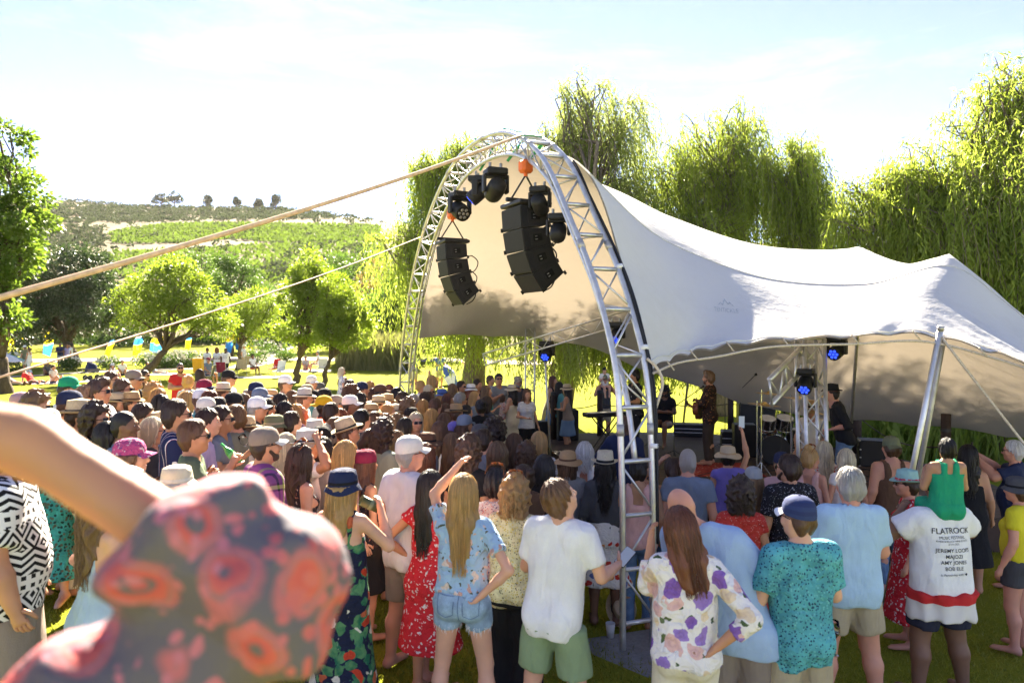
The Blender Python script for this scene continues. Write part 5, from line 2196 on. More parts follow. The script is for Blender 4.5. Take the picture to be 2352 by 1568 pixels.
BLUEFS = floral('blue_white_floral', (.66, .68, .72), [(.06, .09, .26), (.10, .14, .34)], None, 24, .40, 0, .7)
GREENFL = floral('green_floral', (.05, .22, .20), [(.55, .40, .18), (.10, .32, .25)], None, 20, .30, 0, .7)
DKFL = floral('dark_floral', (.03, .025, .03), [(.36, .16, .10), (.40, .34, .26)], None, 26, .28, 0, .9)
FINEST = stripes('fine_blue_white_stripe', (.70, .70, .71), (.22, .28, .40), 55, 2, .6)
BRET = stripes('breton_stripe', (.72, .72, .71), (.05, .06, .12), 38, 2, .66)
REDWH = floral('red_hat_print', (.55, .06, .06), [(.62, .58, .60), (.12, .14, .36)], None, 40, .32, 0, .6)
MAGCAP = floral('magenta_cap_print', (.38, .06, .18), [(.62, .50, .52), (.10, .06, .20)], None, 30, .34, 0, 1)

person(22, 978, 1.84, ('shirt', BWGEO, {'sleeve': .8, 'loose': .035, 'hem': .80}), ('shorts', denim('grey') if ('denim', 'grey') in MATS else cloth('taupe'), {'loose': .02}), ('short', 'black'), face=62, skin_='tan', build=.04, shoes='grey',
       label='person in bold black and white geometric shirt by the left edge')
beer_w = person(112, 940, 1.68, ('dress', LEOP, {'hem': .25, 'flare': .26, 'sleeve': .5}), None, ('bun', 'white'), fem=True, face=172, armr='hold', skin_='fair', glasses=True,
       label='person in teal leopard-print dress facing the camera with a beer')
person(178, 914, 1.74, ('blouse', BWLEAF, {'sleeve': .7, 'hem': .92}), ('trousers', 'white', {'loose': .035}), ('short', 'dkbrown'), ('panama', 'straw'), True, 72, 'front', 'front', skin_='tan', seed=4,
       label='person in straw panama, leaf-print blouse and white trousers on the left')
person(236, 1084, 1.66, ('dress', weave('pale_blue_linen', (.40, .52, .60), var=.18), {'straps': 1, 'hem': .10, 'flare': .25, 'top': 1.24, 'sx': .075}), None, ('wavy', 'ltbrown'), fem=True, face=38, armr='front', arml='front', skin_='fair',
       label='person in pale blue strappy dress behind the raised sleeve')
person(296, 1075, 1.66, ('tank', 'black', {'hem': .98}), ('trousers', denim('ltdenim')), ('bob', 'dkbrown'), fem=True, face=30, arml='hip', armr='hip', skin_='fair',
       label='person in black tank top and jeans, hand on hip, behind the raised sleeve')
person(404, 1058, 1.60, ('blouse', 'rose'), ('trousers', 'black'), ('bob', 'grey'), ('bucket', 'cream', 'offwhite'), True, 30, skin_='fair', label='person in cream bucket hat peeping over the raised sleeve')
person(48, 893, 1.74, ('tee', 'brown'), ('shorts', 'black'), ('mid', 'black'), ('cap', 'rose'), True, 86, 'front', 'front', skin_='tan', hdesc='dusty pink')
person(82, 904, 1.78, ('tee', 'pink'), ('shorts', 'khaki'), ('curly', 'ltbrown'), face=80, glasses=True, skin_='tan')
person(156, 858, 1.80, ('tee', 'white'), ('shorts', 'navy'), ('short', 'dkbrown'), ('cap', 'green'), face=85, glasses=True, hdesc='dark green', armr='front', arml='front')
person(158, 889, 1.82, ('tee', 'navy'), ('shorts', 'khaki'), ('buzz', 'brown'), ('cap', 'navy'), face=75)
person(197, 885, 1.80, ('tee', 'charcoal'), ('shorts', 'denim'), ('quiff', 'ltbrown'), face=88, glasses=True, beard='ltbrown')
person(225, 870, 1.88, ('tee', 'white', {'neck': .095}), ('shorts', 'khaki'), ('quiff', 'dkbrown'), face=88, glasses=True, armr='cross', arml='cross', tdesc='white V-neck', build=.02)
person(219, 930, 1.76, ('tee', 'black'), ('shorts', 'khaki'), ('curly', 'dkbrown'), face=95, glasses=True)
person(283, 942, 1.76, ('tee', 'slate'), ('shorts', 'khaki'), ('buzz', 'black'), face=80, skin_='brown', armr='front')
person(246, 970, 1.64, ('tank', 'maroon'), ('shorts', 'denim'), ('bob', 'black'), fem=True, face=60, skin_='olive')
person(255, 852, 1.76, ('tee', 'slate'), ('shorts', 'khaki'), ('short', 'brown'), face=100, glasses=True, armr='chin', arml='cross')
person(281, 870, 1.80, ('tee', 'brown'), ('shorts', 'olive'), ('short', 'brown'), face=88, glasses=True, beard='brown', armr='chin')
person(306, 844, 1.80, ('tee', 'black'), ('shorts', 'grey'), ('short', 'brown'), ('cap', 'taupe'), face=95, glasses=True, armr='cross', arml='cross')
person(332, 850, 1.70, ('tank', 'brown'), ('shorts', 'denim'), ('pony', 'dkbrown'), fem=True, face=95, glasses=True, armr='hip')
person(265, 897, 1.64, ('blouse', 'olive'), ('skirt', 'navy'), ('bob', 'brown'), ('fedora', 'straw'), True, 90)
person(300, 895, 1.66, ('blouse', 'magenta'), ('skirt', 'navy'), ('pixie', 'dkbrown'), ('fedora', 'tan', 'brown'), True, 88, glasses=True, skin_='tan')
person(352, 882, 1.68, ('tank', DKFL), ('skirt', 'black'), ('curly', 'blond'), fem=True, face=70, tdesc='dark floral')
person(365, 893, 1.66, ('blouse', 'lilac'), ('skirt', 'black'), ('wavy', 'blond'), fem=True, face=70)
person(370, 907, 1.66, ('blouse', 'purple'), ('skirt', 'black'), ('mid', 'black'), fem=True, face=88, skin_='dark')
person(328, 926, 1.76, ('shirt', BLUEFS), ('shorts', 'khaki'), ('short', 'dkbrown'), face=85, glasses=True, tdesc='blue-flowered')
person(350, 960, 1.66, ('tee', 'charcoal'), ('shorts', 'denim'), ('bob', 'platinum'), fem=True, face=72, glasses=True)
person(401, 917, 1.88, ('shirt', NAVYST, {'sleeve': 1.0, 'loose': .02}), ('trousers', 'navy'), ('short', 'dkbrown'), face=66, glasses=True, armr='front', arml='front', fine=True,
       label='person in navy shirt with white and red stripes, seen from behind')
green_man = person(442, 963, 1.80, ('tee', weave('olive_green_jersey', (.12, .16, .095)), {'loose': .02}), ('shorts', 'charcoal'), ('short', 'brown'), face=70, glasses=True, armr=((.31, .14, 1.22), (.12, .27, 1.42)), fine=True,
       label='person in olive green T-shirt lifting a green bottle')
person(295, 996, 1.70, ('tee', 'grey'), ('shorts', 'khaki'), ('bob', 'brown'), ('cap', MAGCAP), True, 70, skin_='fair', hdesc='magenta patterned')
person(368, 942, 1.68, ('blouse', 'skyblue'), ('skirt', 'navy'), ('bob', 'ltbrown'), ('panama', 'straw'), True, 60)
person(414, 833, 1.84, ('tee', 'red'), ('trousers', denim('denim')), ('buzz', 'dkbrown'), face=150, glasses=True, beard='dkbrown', armr='cross', arml='cross', build=.02)
person(432, 860, 1.66, ('blouse', LTFL, {'sleeve': 1.5, 'hem': .8}), ('trousers', 'offwhite'), ('bun', 'blond'), fem=True, face=10, tdesc='cream floral')
person(458, 848, 1.68, ('tank', 'black'), ('trousers', 'black'), ('long', 'dkbrown'), fem=True, face=-70, glasses=True, armr='hold')
person(524, 845, 1.82, ('shirt', 'white'), ('shorts', 'navy'), ('short', 'brown'), ('cap', 'black'), face=88, glasses=True)
person(468, 866, 1.76, ('tee', 'grey'), ('shorts', 'khaki'), ('short', 'grey'), ('cap', 'maroon', 'navy'), face=80, glasses=True)
person(462, 887, 1.74, ('tee', 'teal'), ('shorts', 'khaki'), ('short', 'brown'), ('cap', 'white', 'khaki'), face=80)
person(511, 876, 1.70, ('tank', 'black'), ('skirt', 'cream'), ('bun', 'dkbrown'), ('panama', 'cream'), True, 80, glasses=True)
person(536, 895, 1.78, ('tee', 'slate'), ('shorts', 'khaki'), ('buzz', 'dkbrown'), ('capback', 'black'), face=85, glasses=True)
person(472, 906, 1.74, ('shirt', BLKPAT), ('shorts', 'khaki'), ('short', 'brown'), ('cap', 'offwhite', 'charcoal'), face=85, tdesc='dark patterned')
person(482, 897, 1.74, ('tee', 'skyblue'), ('shorts', 'navy'), ('short', 'auburn'), face=70)
person(573, 889, 1.66, ('blouse', 'cream'), ('skirt', 'khaki'), ('bob', 'brown'), ('floppy', 'straw', 'brown'), True, 75)
person(587, 872, 1.78, ('tee', 'white'), ('shorts', 'navy'), ('short', 'brown'), ('cap', 'navy', 'maroon'), face=85, glasses=True)
person(596, 885, 1.76, ('tee', 'sage'), ('shorts', 'navy'), ('short', 'brown'), ('cap', 'slate'), face=85, glasses=True)
person(589, 905, 1.78, ('tee', 'charcoal'), ('shorts', 'khaki'), ('short', 'grey'), ('cap', 'white'), face=80, glasses=True, armr='chin', arml='cross')
person(622, 889, 1.66, ('tee', 'white'), ('skirt', 'denim'), ('bob', 'black'), ('bucket', 'tan'), True, 120, skin_='brown')
person(654, 857, 1.82, ('tee', 'white'), ('shorts', 'navy'), ('short', 'brown'), ('cap', 'white'), face=95, glasses=True, armr='hold', arml='front')
person(715, 858, 1.80, ('tee', 'white'), ('shorts', 'navy'), ('short', 'brown'), ('cap', 'offwhite'), face=130, armr='drink')
person(698, 889, 1.74, ('tee', 'white'), ('shorts', 'khaki'), ('short', 'brown'), ('panama', 'offwhite'), face=80, arml='front')
person(704, 878, 1.74, ('tee', 'teal'), ('shorts', 'khaki'), ('short', 'brown'), ('cap', 'khaki'), face=50)
person(645, 905, 1.68, ('tee', 'white'), ('trousers', 'black'), ('long', 'black'), fem=True, face=50)
person(654, 923, 1.66, ('tee', 'white'), ('skirt', 'black'), ('bob', 'black'), fem=True, face=70, skin_='brown')
person(695, 926, 1.64, ('blouse', BLUEFS), ('skirt', 'white'), ('mid', 'blond'), fem=True, face=80, head=(0, -25, 0), tdesc='grey-flowered')
person(720, 891, 1.66, ('crop', 'cream'), ('skirt', 'cream'), ('long', 'dkbrown'), ('cap', 'black'), True, 110, skin_='fair')
person(628, 946, 1.70, ('tee', 'brown'), ('shorts', 'khaki'), ('short', 'black'), ('bucket', 'olive', 'khaki'), face=60, skin_='brown')
person(563, 952, 1.66, ('tee', 'offwhite'), ('skirt', 'denim'), ('bob', 'brown'), ('panama', 'straw'), True, 50)
person(542, 930, 1.80, ('tee', 'greygreen'), ('shorts', 'khaki'), ('short', 'ltbrown'), face=-75, glasses=True, armr='hold', skin_='red', tdesc='grey-green')
wine_man = person(507, 932, 1.80, ('shirt', 'slate', {'sleeve': .6}), ('shorts', 'navy'), ('short', 'dkbrown'), face=85, glasses=True, armr='hold', skin_='olive')
person(475, 938, 1.78, ('tee', 'lilac'), ('shorts', 'khaki'), ('crop', 'dkbrown'), face=80, skin_='fair')
person(605, 971, 1.82, ('shirt', PLAID, {'sleeve': .7, 'loose': .025}), ('shorts', 'black'), ('buzz', 'dkbrown'), ('cap', 'taupe', 'offwhite'), face=52, glasses=True, beard='dkbrown', fine=True,
       label='person in brown cap and purple checked shirt', build=.02)
person(657, 997, 1.66, ('tank', 'white'), ('skirt', 'denim'), ('long', 'platinum'), fem=True, face=40, fine=True)
person(703, 983, 1.70, ('tee', 'white'), ('shorts', 'khaki'), ('short', 'grey'), ('panama', 'offwhite'), face=60, armr='head')
person(722, 960, 1.70, ('blouse', 'cream'), ('skirt', 'navy'), ('bob', 'brown'), ('panama', 'offwhite', 'navy'), True, 30)
person(737, 971, 1.70, ('tank', 'navy'), ('skirt', 'navy'), ('pony', 'black'), ('cap', 'black'), True, 30)
person(690, 1022, 1.66, ('crop', DKFL, {'hem': .95, 'top': 1.22}), ('skirt', DKFL, {'hem': .15}), ('wavy', 'dkbrown'), fem=True, face=48, glasses='up', skin_='fair', label='person with orange sunglasses pushed up over long wavy hair')
hat_w = person(786, 1066, 1.66, ('dress', TROPIC, {'straps': 1, 'hem': .06, 'flare': .27, 'top': 1.27, 'sx': .098}), None, ('mid', 'blond'), ('cloche', 'navy', 'black'), True, 18, armr=((.33, .12, 1.22), (.16, .25, 1.44)), arml='down', skin_='fair', head=(14, 0, 0), build=.015,
       label='person in black bucket hat and dark tropical-print long dress, drinking')
person(794, 1014, 1.68, ('blouse', 'rose', {'hem': .95}), ('skirt', 'pink', {'hem': .5}), ('long', 'blond'), fem=True, face=52, skin_='fair', label='person with very long straight hair right behind the black bucket hat')
person(838, 1025, 1.62, ('tank', DKFL), ('skirt', 'black'), ('long', 'auburn'), ('scarf', 'maroon'), True, 50, hdesc='dark red')
person(878, 969, 1.78, ('tee', 'sage', {'loose': .015}), ('shorts', 'navy'), ('curly', 'dkbrown'), face=48, beard='dkbrown', skin_='tan', fine=True, label='person in sage green T-shirt lettered on the back')
person(752, 975, 1.66, ('tee', 'charcoal'), ('skirt', 'black'), ('long', 'grey'), fem=True, face=40)
person(806, 954, 1.78, ('tee', 'navy'), ('shorts', 'khaki'), ('short', 'dkbrown'), ('panama', 'straw'), face=68, glasses=True, head=(0, -18, 0), fine=True)
capman = person(938, 991, 1.84, ('tee', weave('pale_grey_jersey', (.66, .64, .65)), {'loose': .022, 'hem': .82}), ('shorts', 'taupe', {'loose': .015}), ('buzz', 'grey'), ('cap', 'offwhite'), face=42, glasses=True, head=(12, 0, 0), skin_='red', build=.012, legs='wide',
       label='barefoot person in pale grey T-shirt, taupe shorts and off-white cap')
person(976, 1019, 1.66, ('tank', 'black'), ('skirt', 'black'), ('wavy', 'auburn'), fem=True, face=30, fine=True)
person(988, 1082, 1.62, ('dress', REDFL, {'hem': .40, 'flare': .25, 'sleeve': .25}), None, ('long', 'black'), fem=True, face=30, arml='hip', armr='front', skin_='tan', label='person in red dress with white flowers, hand on hip')
blonde = person(1064, 1091, 1.68, ('blouse', BLUEFL, {'sleeve': .62, 'hem': .99, 'loose': .012}), ('hotpants', denim('ltdenim'), {'top': 1.06, 'upto': .40}), ('long', 'blond'), fem=True, face=10, armr='hipback', arml=((.26, .10, 1.60), (.09, .16, 1.78)), skin_='fair', legs='wide',
       label='person in blue floral top and frayed denim shorts, hand on back')
person(1139, 1078, 1.60, ('blouse', MOSAIC), ('trousers', 'black'), ('pixie', 'black'), fem=True, face=15, glasses='up', skin_='tan', label='person in small red mosaic print between the denim shorts and yellow blouse')
person(1182, 1097, 1.62, ('blouse', YDOT, {'sleeve': .22, 'hem': .80, 'loose': .03}), ('trousers', 'black', {'loose': .06}), ('curly', 'blond'), fem=True, face=22, armr='front', arml='front', glasses='up', skin_='fair', build=.012,
       label='person in yellow flecked sleeveless blouse and wide black trousers')
person(1250, 1046, 1.64, ('hoodie', 'black', {'sleeve': 1.9, 'loose': .02}), ('trousers', 'black'), ('bob', 'black'), fem=True, face=20, arml='front', label='person in plain black hoodie')
boy = person(1296, 1094, 1.74, ('tee', 'white', {'sleeve': .72, 'loose': .015, 'hem': .80}), ('shorts', 'lightgreen', {'loose': .025, 'upto': .84}), ('crop', 'brown'), face=28, armr=((.29, .05, 1.16), (.30, .27, 1.17)), arml='text', head=(38, -26, 8), lean=(.03, .05), legs='wide', build=-.006, skin_='fair',
       label='person in loose white T-shirt and pale green shorts looking at a phone')
person(1390, 1031, 1.66, ('jacket', 'charcoal', {'sleeve': 1.9, 'hem': 1.05}), ('skirt', SKIRTFL, {'hem': .45, 'flare': .26, 'top': 1.08}), ('wavy', 'black'), ('panama', 'cream'), True, 8, armr=((.30, .16, 1.20), (.24, .42, 1.20)), skin_='brown', head=(0, 0, 0),
       label='person in cream panama and red floral skirt holding the truss leg')
person(1343, 1017, 1.62, ('tank', 'white'), ('trousers', 'navy'), ('shag', 'white'), fem=True, face=15, arml='hip', skin_='red', fine=True)
person(1304, 1028, 1.62, ('blouse', 'grey'), ('trousers', 'denim'), ('bob', 'brown'), ('floppy', 'tan', 'brown'), True, 10)
person(1434, 951, 1.84, ('jacket', 'navy', {'sleeve': 1.6}), ('trousers', 'navy'), None, face=20, skin_='dark', arml=((.36, .1, 1.2), (.52, .2, 1.05)), tdesc='navy', label='bald person in navy jacket standing at the stage edge')
person(1466, 1040, 1.64, ('tank', 'pink', {'loose': .02}), ('trousers', denim('denim')), ('short', 'black'), face=10, d=6.5, skin_='olive', label='person in dusty pink tank top and jeans behind the truss leg')
person(1546, 1050, 1.64, ('tank', 'grey'), ('skirt', 'denim'), ('pony', 'dkbrown'), fem=True, face=10, arml='head', skin_='tan')
person(1580, 1029, 1.76, ('tee', 'slate'), ('shorts', 'khaki'), ('buzz', 'grey'), face=14, skin_='red', tdesc='blue-grey', label='grey-haired person in blue-grey T-shirt left of the phone held high')
bald = person(1582, 1094, 1.80, ('shirt', weave('pale_blue_oxford', (.34, .46, .66)), {'sleeve': 1.25, 'loose': .03, 'hem': .80}), ('shorts', 'taupe', {'loose': .02}), None, face=12, skin_='red', lean=(-.20, .02), head=(-25, -6, -22), build=.012, armr=((.30, .02, 1.16), (.46, .10, .96)), arml='front',
       label='bald person in light blue shirt leaning left with a wine glass')
flip = person(1575, 1167, 1.66, ('blouse', PURPFL, {'sleeve': 1.55, 'loose': .022, 'hem': .86}), ('trousers', 'cream', {'loose': .02}), ('mid', 'auburn'), fem=True, face=8, armr='hipback', arml=((.24, .10, 1.26), (.19, .20, 1.50)), skin_='tan', head=(-18, 8, -8), build=.015,
       label='person in white blouse with purple flowers and cream trousers, hair tossed')
person(1702, 1100, 1.62, ('dress', REDDR, {'hem': .12, 'flare': .32, 'sleeve': .4}), None, ('curly', 'dkbrown'), fem=True, face=12, skin_='tan', label='person in long red dress half hidden by the light blue shirt')
phone_w = person(1672, 1017, 1.64, ('blouse', 'purple', {'sleeve': .2, 'hem': .95}), ('skirt', 'denim'), ('bun', 'black'), ('floppy', 'straw', 'tan'), True, 8, armr='up', skin_='tan', fine=True, label='person in lilac top and floppy beige hat holding a phone high')
person(1731, 1064, 1.62, ('tee', 'white', {'loose': .02}), ('hotpants', denim('denim')), ('long', 'ltbrown'), ('cap', 'grey'), True, 2, skin_='tan', label='person in grey cap, white T-shirt and denim shorts')
person(1797, 1031, 1.70, ('tee', 'rose'), ('shorts', 'khaki'), ('short', 'brown'), ('cap', 'navy'), face=2)
person(1814, 1043, 1.78, ('shirt', BLKPAT, {'sleeve': .7, 'loose': .02}), ('shorts', 'charcoal'), ('short', 'dkbrown'), face=-6, glasses=True, skin_='tan', head=(-25, 0, 0), beard='dkbrown', label='person in black shirt with pale scroll pattern and sunglasses')
person(1860, 1030, 1.66, ('tank', 'pink'), ('skirt', 'denim'), ('topknot', 'blond'), fem=True, face=42, glasses='up', skin_='red', head=(30, 0, 0), fine=True)
person(1893, 1015, 1.66, ('blouse', ORFL), ('skirt', 'white'), ('wavy', 'platinum'), fem=True, face=5, tdesc='orange floral')
person(1944, 1032, 1.64, ('blouse', 'white', {'sleeve': .35}), ('shorts', 'white'), ('bob', 'platinum'), fem=True, face=2, skin_='red', fine=True)
person(1838, 1127, 1.74, ('shirt', TEALDOT, {'sleeve': .78, 'loose': .024, 'hem': .78}), ('shorts', 'khaki', {'loose': .02, 'upto': .95}), ('buzz', 'brown'), ('cap', stripes('navy_cap_panel', (.03, .04, .11), (.035, .05, .13), 20), 'white'), face=-8, armr='front', arml='front', head=(-16, 0, 0), skin_='fair', glasses=True, shoes='grey',
       label='person in teal flecked shirt, khaki shorts and navy cap with white peak')
person(1954, 1073, 1.82, ('tee', weave('powder_blue_jersey', (.40, .56, .70)), {'sleeve': .8, 'loose': .03, 'hem': .80}), ('shorts', 'khaki', {'loose': .02, 'upto': .72}), ('short', 'grey'), face=0, armr='front', arml='front', skin_='red', build=.026, shoes='white', legs='wide',
       label='broad person in powder blue T-shirt and khaki shorts')
person(2048, 995, 1.80, ('tank', 'brown', {'top': 1.28}), ('trousers', denim('denim')), ('short', 'brown'), ('capback', 'olive'), face=0, skin_='red', build=.02, fine=True, label='person in olive backwards cap and brown tank top')
person(2086, 1073, 1.66, ('dress', REDFL, {'hem': .3, 'flare': .25, 'sleeve': .5}), None, ('short', 'dkbrown'), ('fedora', 'mint', REDWH), True, -70, glasses=True, skin_='red', label='person in mint fedora with red band looking left')
dad = person(2160, 1086, 1.78, ('tee', 'white', {'sleeve': .72, 'loose': .045, 'hem': .80, 'neck': .085}), ('shorts', weave('navy_jersey', (.028, .03, .05)), {'loose': .02, 'upto': .80}), ('short', 'black'), face=-6, armr=((.36, .12, 1.26), (.22, .16, 1.42)), arml=((.36, .12, 1.26), (.22, .16, 1.42)), skin_='brown', build=.042, legs='wide', fine=True,
       label='person in white festival T-shirt lettered on the back, child on shoulders')
person(2224, 1023, 1.70, ('dress', 'black', {'straps': 1, 'hem': .35}), None, ('wavy', 'black'), fem=True, face=20, skin_='tan', build=.02)
old = person(2331, 1011, 1.74, ('shirt', 'navy', {'sleeve': .7}), ('shorts', 'navy'), ('short', 'white'), face=-48, glasses=True, armr='phone', arml='phone', build=.04, skin_='red', fine=True, label='white-haired person in navy shirt filming with a phone at right edge')
person(2340, 1087, 1.62, ('blouse', 'yellow', {'sleeve': .55, 'hem': .96}), ('shorts', 'charcoal', {'upto': .5}), ('short', 'brown'), ('bucket', 'charcoal'), True, -35, skin_='red', build=.025, label='person in yellow lace top and dark hat at the right edge')

person(788, 866, 1.76, ('tee', 'mint'), ('shorts', 'khaki'), ('short', 'brown'), face=70, armr='carry', arml='carry', glasses=True, label='person in mint T-shirt carrying a small child on the shoulders')
person(733, 874, 1.66, ('tee', 'black'), ('shorts', 'denim'), ('long', 'brown'), ('cap', 'charcoal'), True, 80)
person(745, 887, 1.74, ('tee', 'grey'), ('shorts', 'khaki'), ('short', 'black'), ('cap', 'black'), face=40)
person(743, 903, 1.78, ('tee', 'orange'), ('shorts', 'denim'), ('buzz', 'black'), ('capback', 'gold'), face=80, skin_='dark', armr='chin')
person(771, 902, 1.74, ('shirt', DKFL), ('shorts', 'khaki'), ('short', 'grey'), ('cap', 'taupe', 'charcoal'), face=85, glasses=True, beard='grey', tdesc='brown-flowered')
person(803, 902, 1.78, ('tee', 'navy'), ('shorts', 'khaki'), ('buzz', 'black'), ('cap', 'white'), face=80, skin_='brown')
person(803, 872, 1.78, ('tee', 'slate'), ('shorts', 'khaki'), ('short', 'dkbrown'), face=120, glasses=True)
person(830, 872, 1.80, ('tee', 'pink'), ('shorts', 'khaki'), ('short', 'dkbrown'), ('capback', 'navy'), face=85)
person(850, 876, 1.68, ('blouse', 'rose'), ('skirt', 'navy'), ('bob', 'blond'), fem=True, face=90, glasses=True)
person(873, 878, 1.78, ('tee', 'black'), ('shorts', 'khaki'), ('buzz', 'black'), ('cap', 'brown'), face=85, skin_='dark', beard='black')
person(806, 891, 1.72, ('tee', 'charcoal'), ('shorts', 'khaki'), ('afro', 'brown'), face=50)
person(829, 903, 1.66, ('blouse', 'teal'), ('skirt', 'black'), ('bob', 'black'), fem=True, face=60)
person(857, 893, 1.66, ('tank', 'navy'), ('skirt', 'black'), ('bob', 'dkbrown'), fem=True, face=70)
person(868, 905, 1.70, ('shirt', 'blue'), ('shorts', 'khaki'), ('short', 'brown'), ('straw', 'straw'), face=80)
person(888, 902, 1.70, ('shirt', 'lilac'), ('shorts', 'khaki'), ('short', 'brown'), ('cowboy', 'tan'), face=80)
person(852, 921, 1.66, ('crop', 'black'), ('skirt', 'black'), ('mid', 'blond'), ('floppy', 'tan', 'brown'), True, 75, skin_='fair')
person(890, 928, 1.66, ('tank', 'sage'), ('skirt', 'denim'), ('pony', 'blond'), fem=True, face=75, skin_='fair')
person(908, 925, 1.64, ('blouse', 'cream'), ('skirt', 'denim'), ('bob', 'brown'), ('straw', 'cream'), True, 70)
person(925, 899, 1.76, ('tee', 'navy'), ('shorts', 'khaki'), ('crop', 'dkbrown'), face=60)
person(936, 917, 1.74, ('tee', 'rose'), ('shorts', 'khaki'), ('curly', 'ltbrown'), face=55)
person(944, 930, 1.68, ('blouse', LTFL), ('skirt', 'denim'), ('pony', 'ltbrown'), ('cap', 'black'), True, 50, tdesc='pale floral')
person(972, 919, 1.66, ('tank', 'lilac'), ('skirt', 'denim'), ('long', 'blond'), fem=True, face=40)
person(976, 901, 1.66, ('tank', 'maroon'), ('skirt', 'denim'), ('long', 'dkbrown'), fem=True, face=40)
person(966, 874, 1.70, ('tee', 'white'), ('shorts', 'denim'), ('bun', 'blond'), fem=True, face=85, arml='up', skin_='fair', tdesc='bright white')
person(993, 863, 1.82, ('tee', 'sage'), ('shorts', 'khaki'), ('mid', 'blond'), face=85)
person(985, 885, 1.68, ('blouse', 'olive'), ('skirt', 'khaki'), ('mid', 'platinum'), fem=True, face=110, glasses=True)
person(1015, 889, 1.66, ('tank', 'black'), ('skirt', 'denim'), ('mid', 'blond'), ('bucket', 'blue', 'navy'), True, 120, armr='hold', skin_='fair')
person(955, 948, 1.66, ('hoodie', 'skyblue'), ('trousers', denim('denim')), ('mid', 'platinum'), fem=True, face=155, glasses=True, skin_='fair', fine=True)
person(991, 940, 1.66, ('blouse', 'charcoal'), ('skirt', 'denim'), ('long', 'blond'), fem=True, face=40)
person(1047, 924, 1.70, ('tee', 'charcoal'), ('shorts', 'denim'), ('short', 'brown'), ('straw', 'tan'), face=50)
person(885, 957, 1.70, ('tee', 'white'), ('shorts', 'denim'), ('curly', 'ltbrown'), face=50)
person(1010, 969, 1.68, ('crop', 'white', {'hem': .95, 'top': 1.12, 'straps': 1}), ('skirt', 'cream'), ('long', 'brown'), fem=True, face=36, skin_='tan', fine=True, label='person in white strappy backless top in mid crowd')
person(1039, 996, 1.64, ('tank', 'navy'), ('skirt', 'denim'), ('long', 'ltbrown'), fem=True, face=50)
person(980, 986, 1.66, ('tee', 'grey'), ('shorts', 'denim'), ('short', 'black'), ('floppy', 'brown'), face=110, skin_='tan')
person(1066, 946, 1.76, ('tee', 'navy'), ('shorts', 'khaki'), ('buzz', 'brown'), ('cap', 'slate'), face=38, fine=True)
person(1043, 962, 1.66, ('blouse', 'purple'), ('skirt', 'denim'), ('pony', 'brown'), ('cap', 'purple'), True, 30)
person(1101, 967, 1.76, ('tee', 'skyblue'), ('shorts', 'khaki'), ('short', 'dkbrown'), ('cap', 'charcoal'), face=46)
person(1136, 969, 1.72, ('tee', 'blue'), ('shorts', 'khaki'), ('afro', 'dkbrown'), face=25, tdesc='royal blue')
person(1076, 1005, 1.76, ('tee', 'black'), ('shorts', 'khaki'), ('curly', 'brown'), face=36, beard='brown', fine=True)
person(1143, 1017, 1.66, ('tank', 'black', {'hem': .95}), ('skirt', 'denim'), ('shag', 'ltbrown'), fem=True, face=25, skin_='fair', fine=True)
person(1181, 997, 1.64, ('blouse', 'purple'), ('skirt', 'denim'), ('mid', 'brown'), fem=True, face=35)
person(1209, 1018, 1.62, ('tank', 'slate'), ('skirt', 'denim'), ('curly', 'brown'), fem=True, face=20)
person(1238, 993, 1.68, ('blouse', FINEST), ('trousers', 'white'), ('mid', 'blond'), fem=True, face=18, tdesc='finely striped', fine=True)
person(1204, 1067, 1.58, ('blouse', 'brown'), ('skirt', 'black'), ('bun', 'dkbrown'), fem=True, face=-40, skin_='red')
person(1057, 901, 1.74, ('shirt', 'blue'), ('shorts', 'khaki'), ('crop', 'grey'), face=60, glasses=True)
person(1104, 917, 1.68, ('tee', 'black'), ('skirt', 'denim'), ('bun', 'black'), fem=True, face=-30, skin_='brown')
person(1118, 911, 1.66, ('tee', 'charcoal'), ('skirt', 'denim'), ('bob', 'dkbrown'), fem=True, face=40, skin_='brown')
person(1081, 878, 1.68, ('tank', 'black'), ('skirt', 'denim'), ('mid', 'red'), ('bucket', 'white'), True, 90, glasses=True)
person(1117, 886, 1.68, ('dress', GREENFL, {'hem': .4}), None, ('mid', 'ltbrown'), fem=True, face=95, tdesc='green floral', armr='hold')
gtee = person(1146, 858, 1.86, ('tee', weave('marl_grey', (.26, .27, .29)), {'loose': .02}), ('shorts', 'offwhite'), ('short', 'black'), face=150, glasses=True, armr='hold', build=.04, head=(20, -10, 0), label='tall person in marled grey T-shirt with lettering by the stage tower')
mum = person(1176, 879, 1.68, ('dress', 'cream', {'straps': 1, 'hem': .10, 'flare': .26}), None, ('mid', 'black'), ('floppy', 'cream', 'brown'), True, -60, armr='front', arml='front', skin_='fair', label='person in long cream dress and cream floppy hat holding a toddler')
person(1190, 861, 1.80, ('tee', 'charcoal'), ('shorts', denim('denim')), ('short', 'grey'), ('cap', 'khaki'), face=160, armr='cross', arml='cross', beard='grey')
person(1210, 893, 1.64, ('tee', BRET), ('shorts', 'black'), ('mid', 'brown'), fem=True, face=160, armr='front', tdesc='Breton striped')
person(985, 901, 1.66, ('tank', 'brown'), ('skirt', 'denim'), ('long', 'brown'), fem=True, face=40)
person(1040, 882, 1.68, ('blouse', 'offwhite'), ('skirt', 'denim'), ('mid', 'ltbrown'), fem=True, face=60)
person(1023, 928, 1.66, ('tank', 'charcoal'), ('skirt', 'denim'), ('long', 'brown'), fem=True, face=30)
person(1059, 874, 1.74, ('tee', 'slate'), ('shorts', 'khaki'), ('short', 'dkbrown'), face=120, glasses=True)
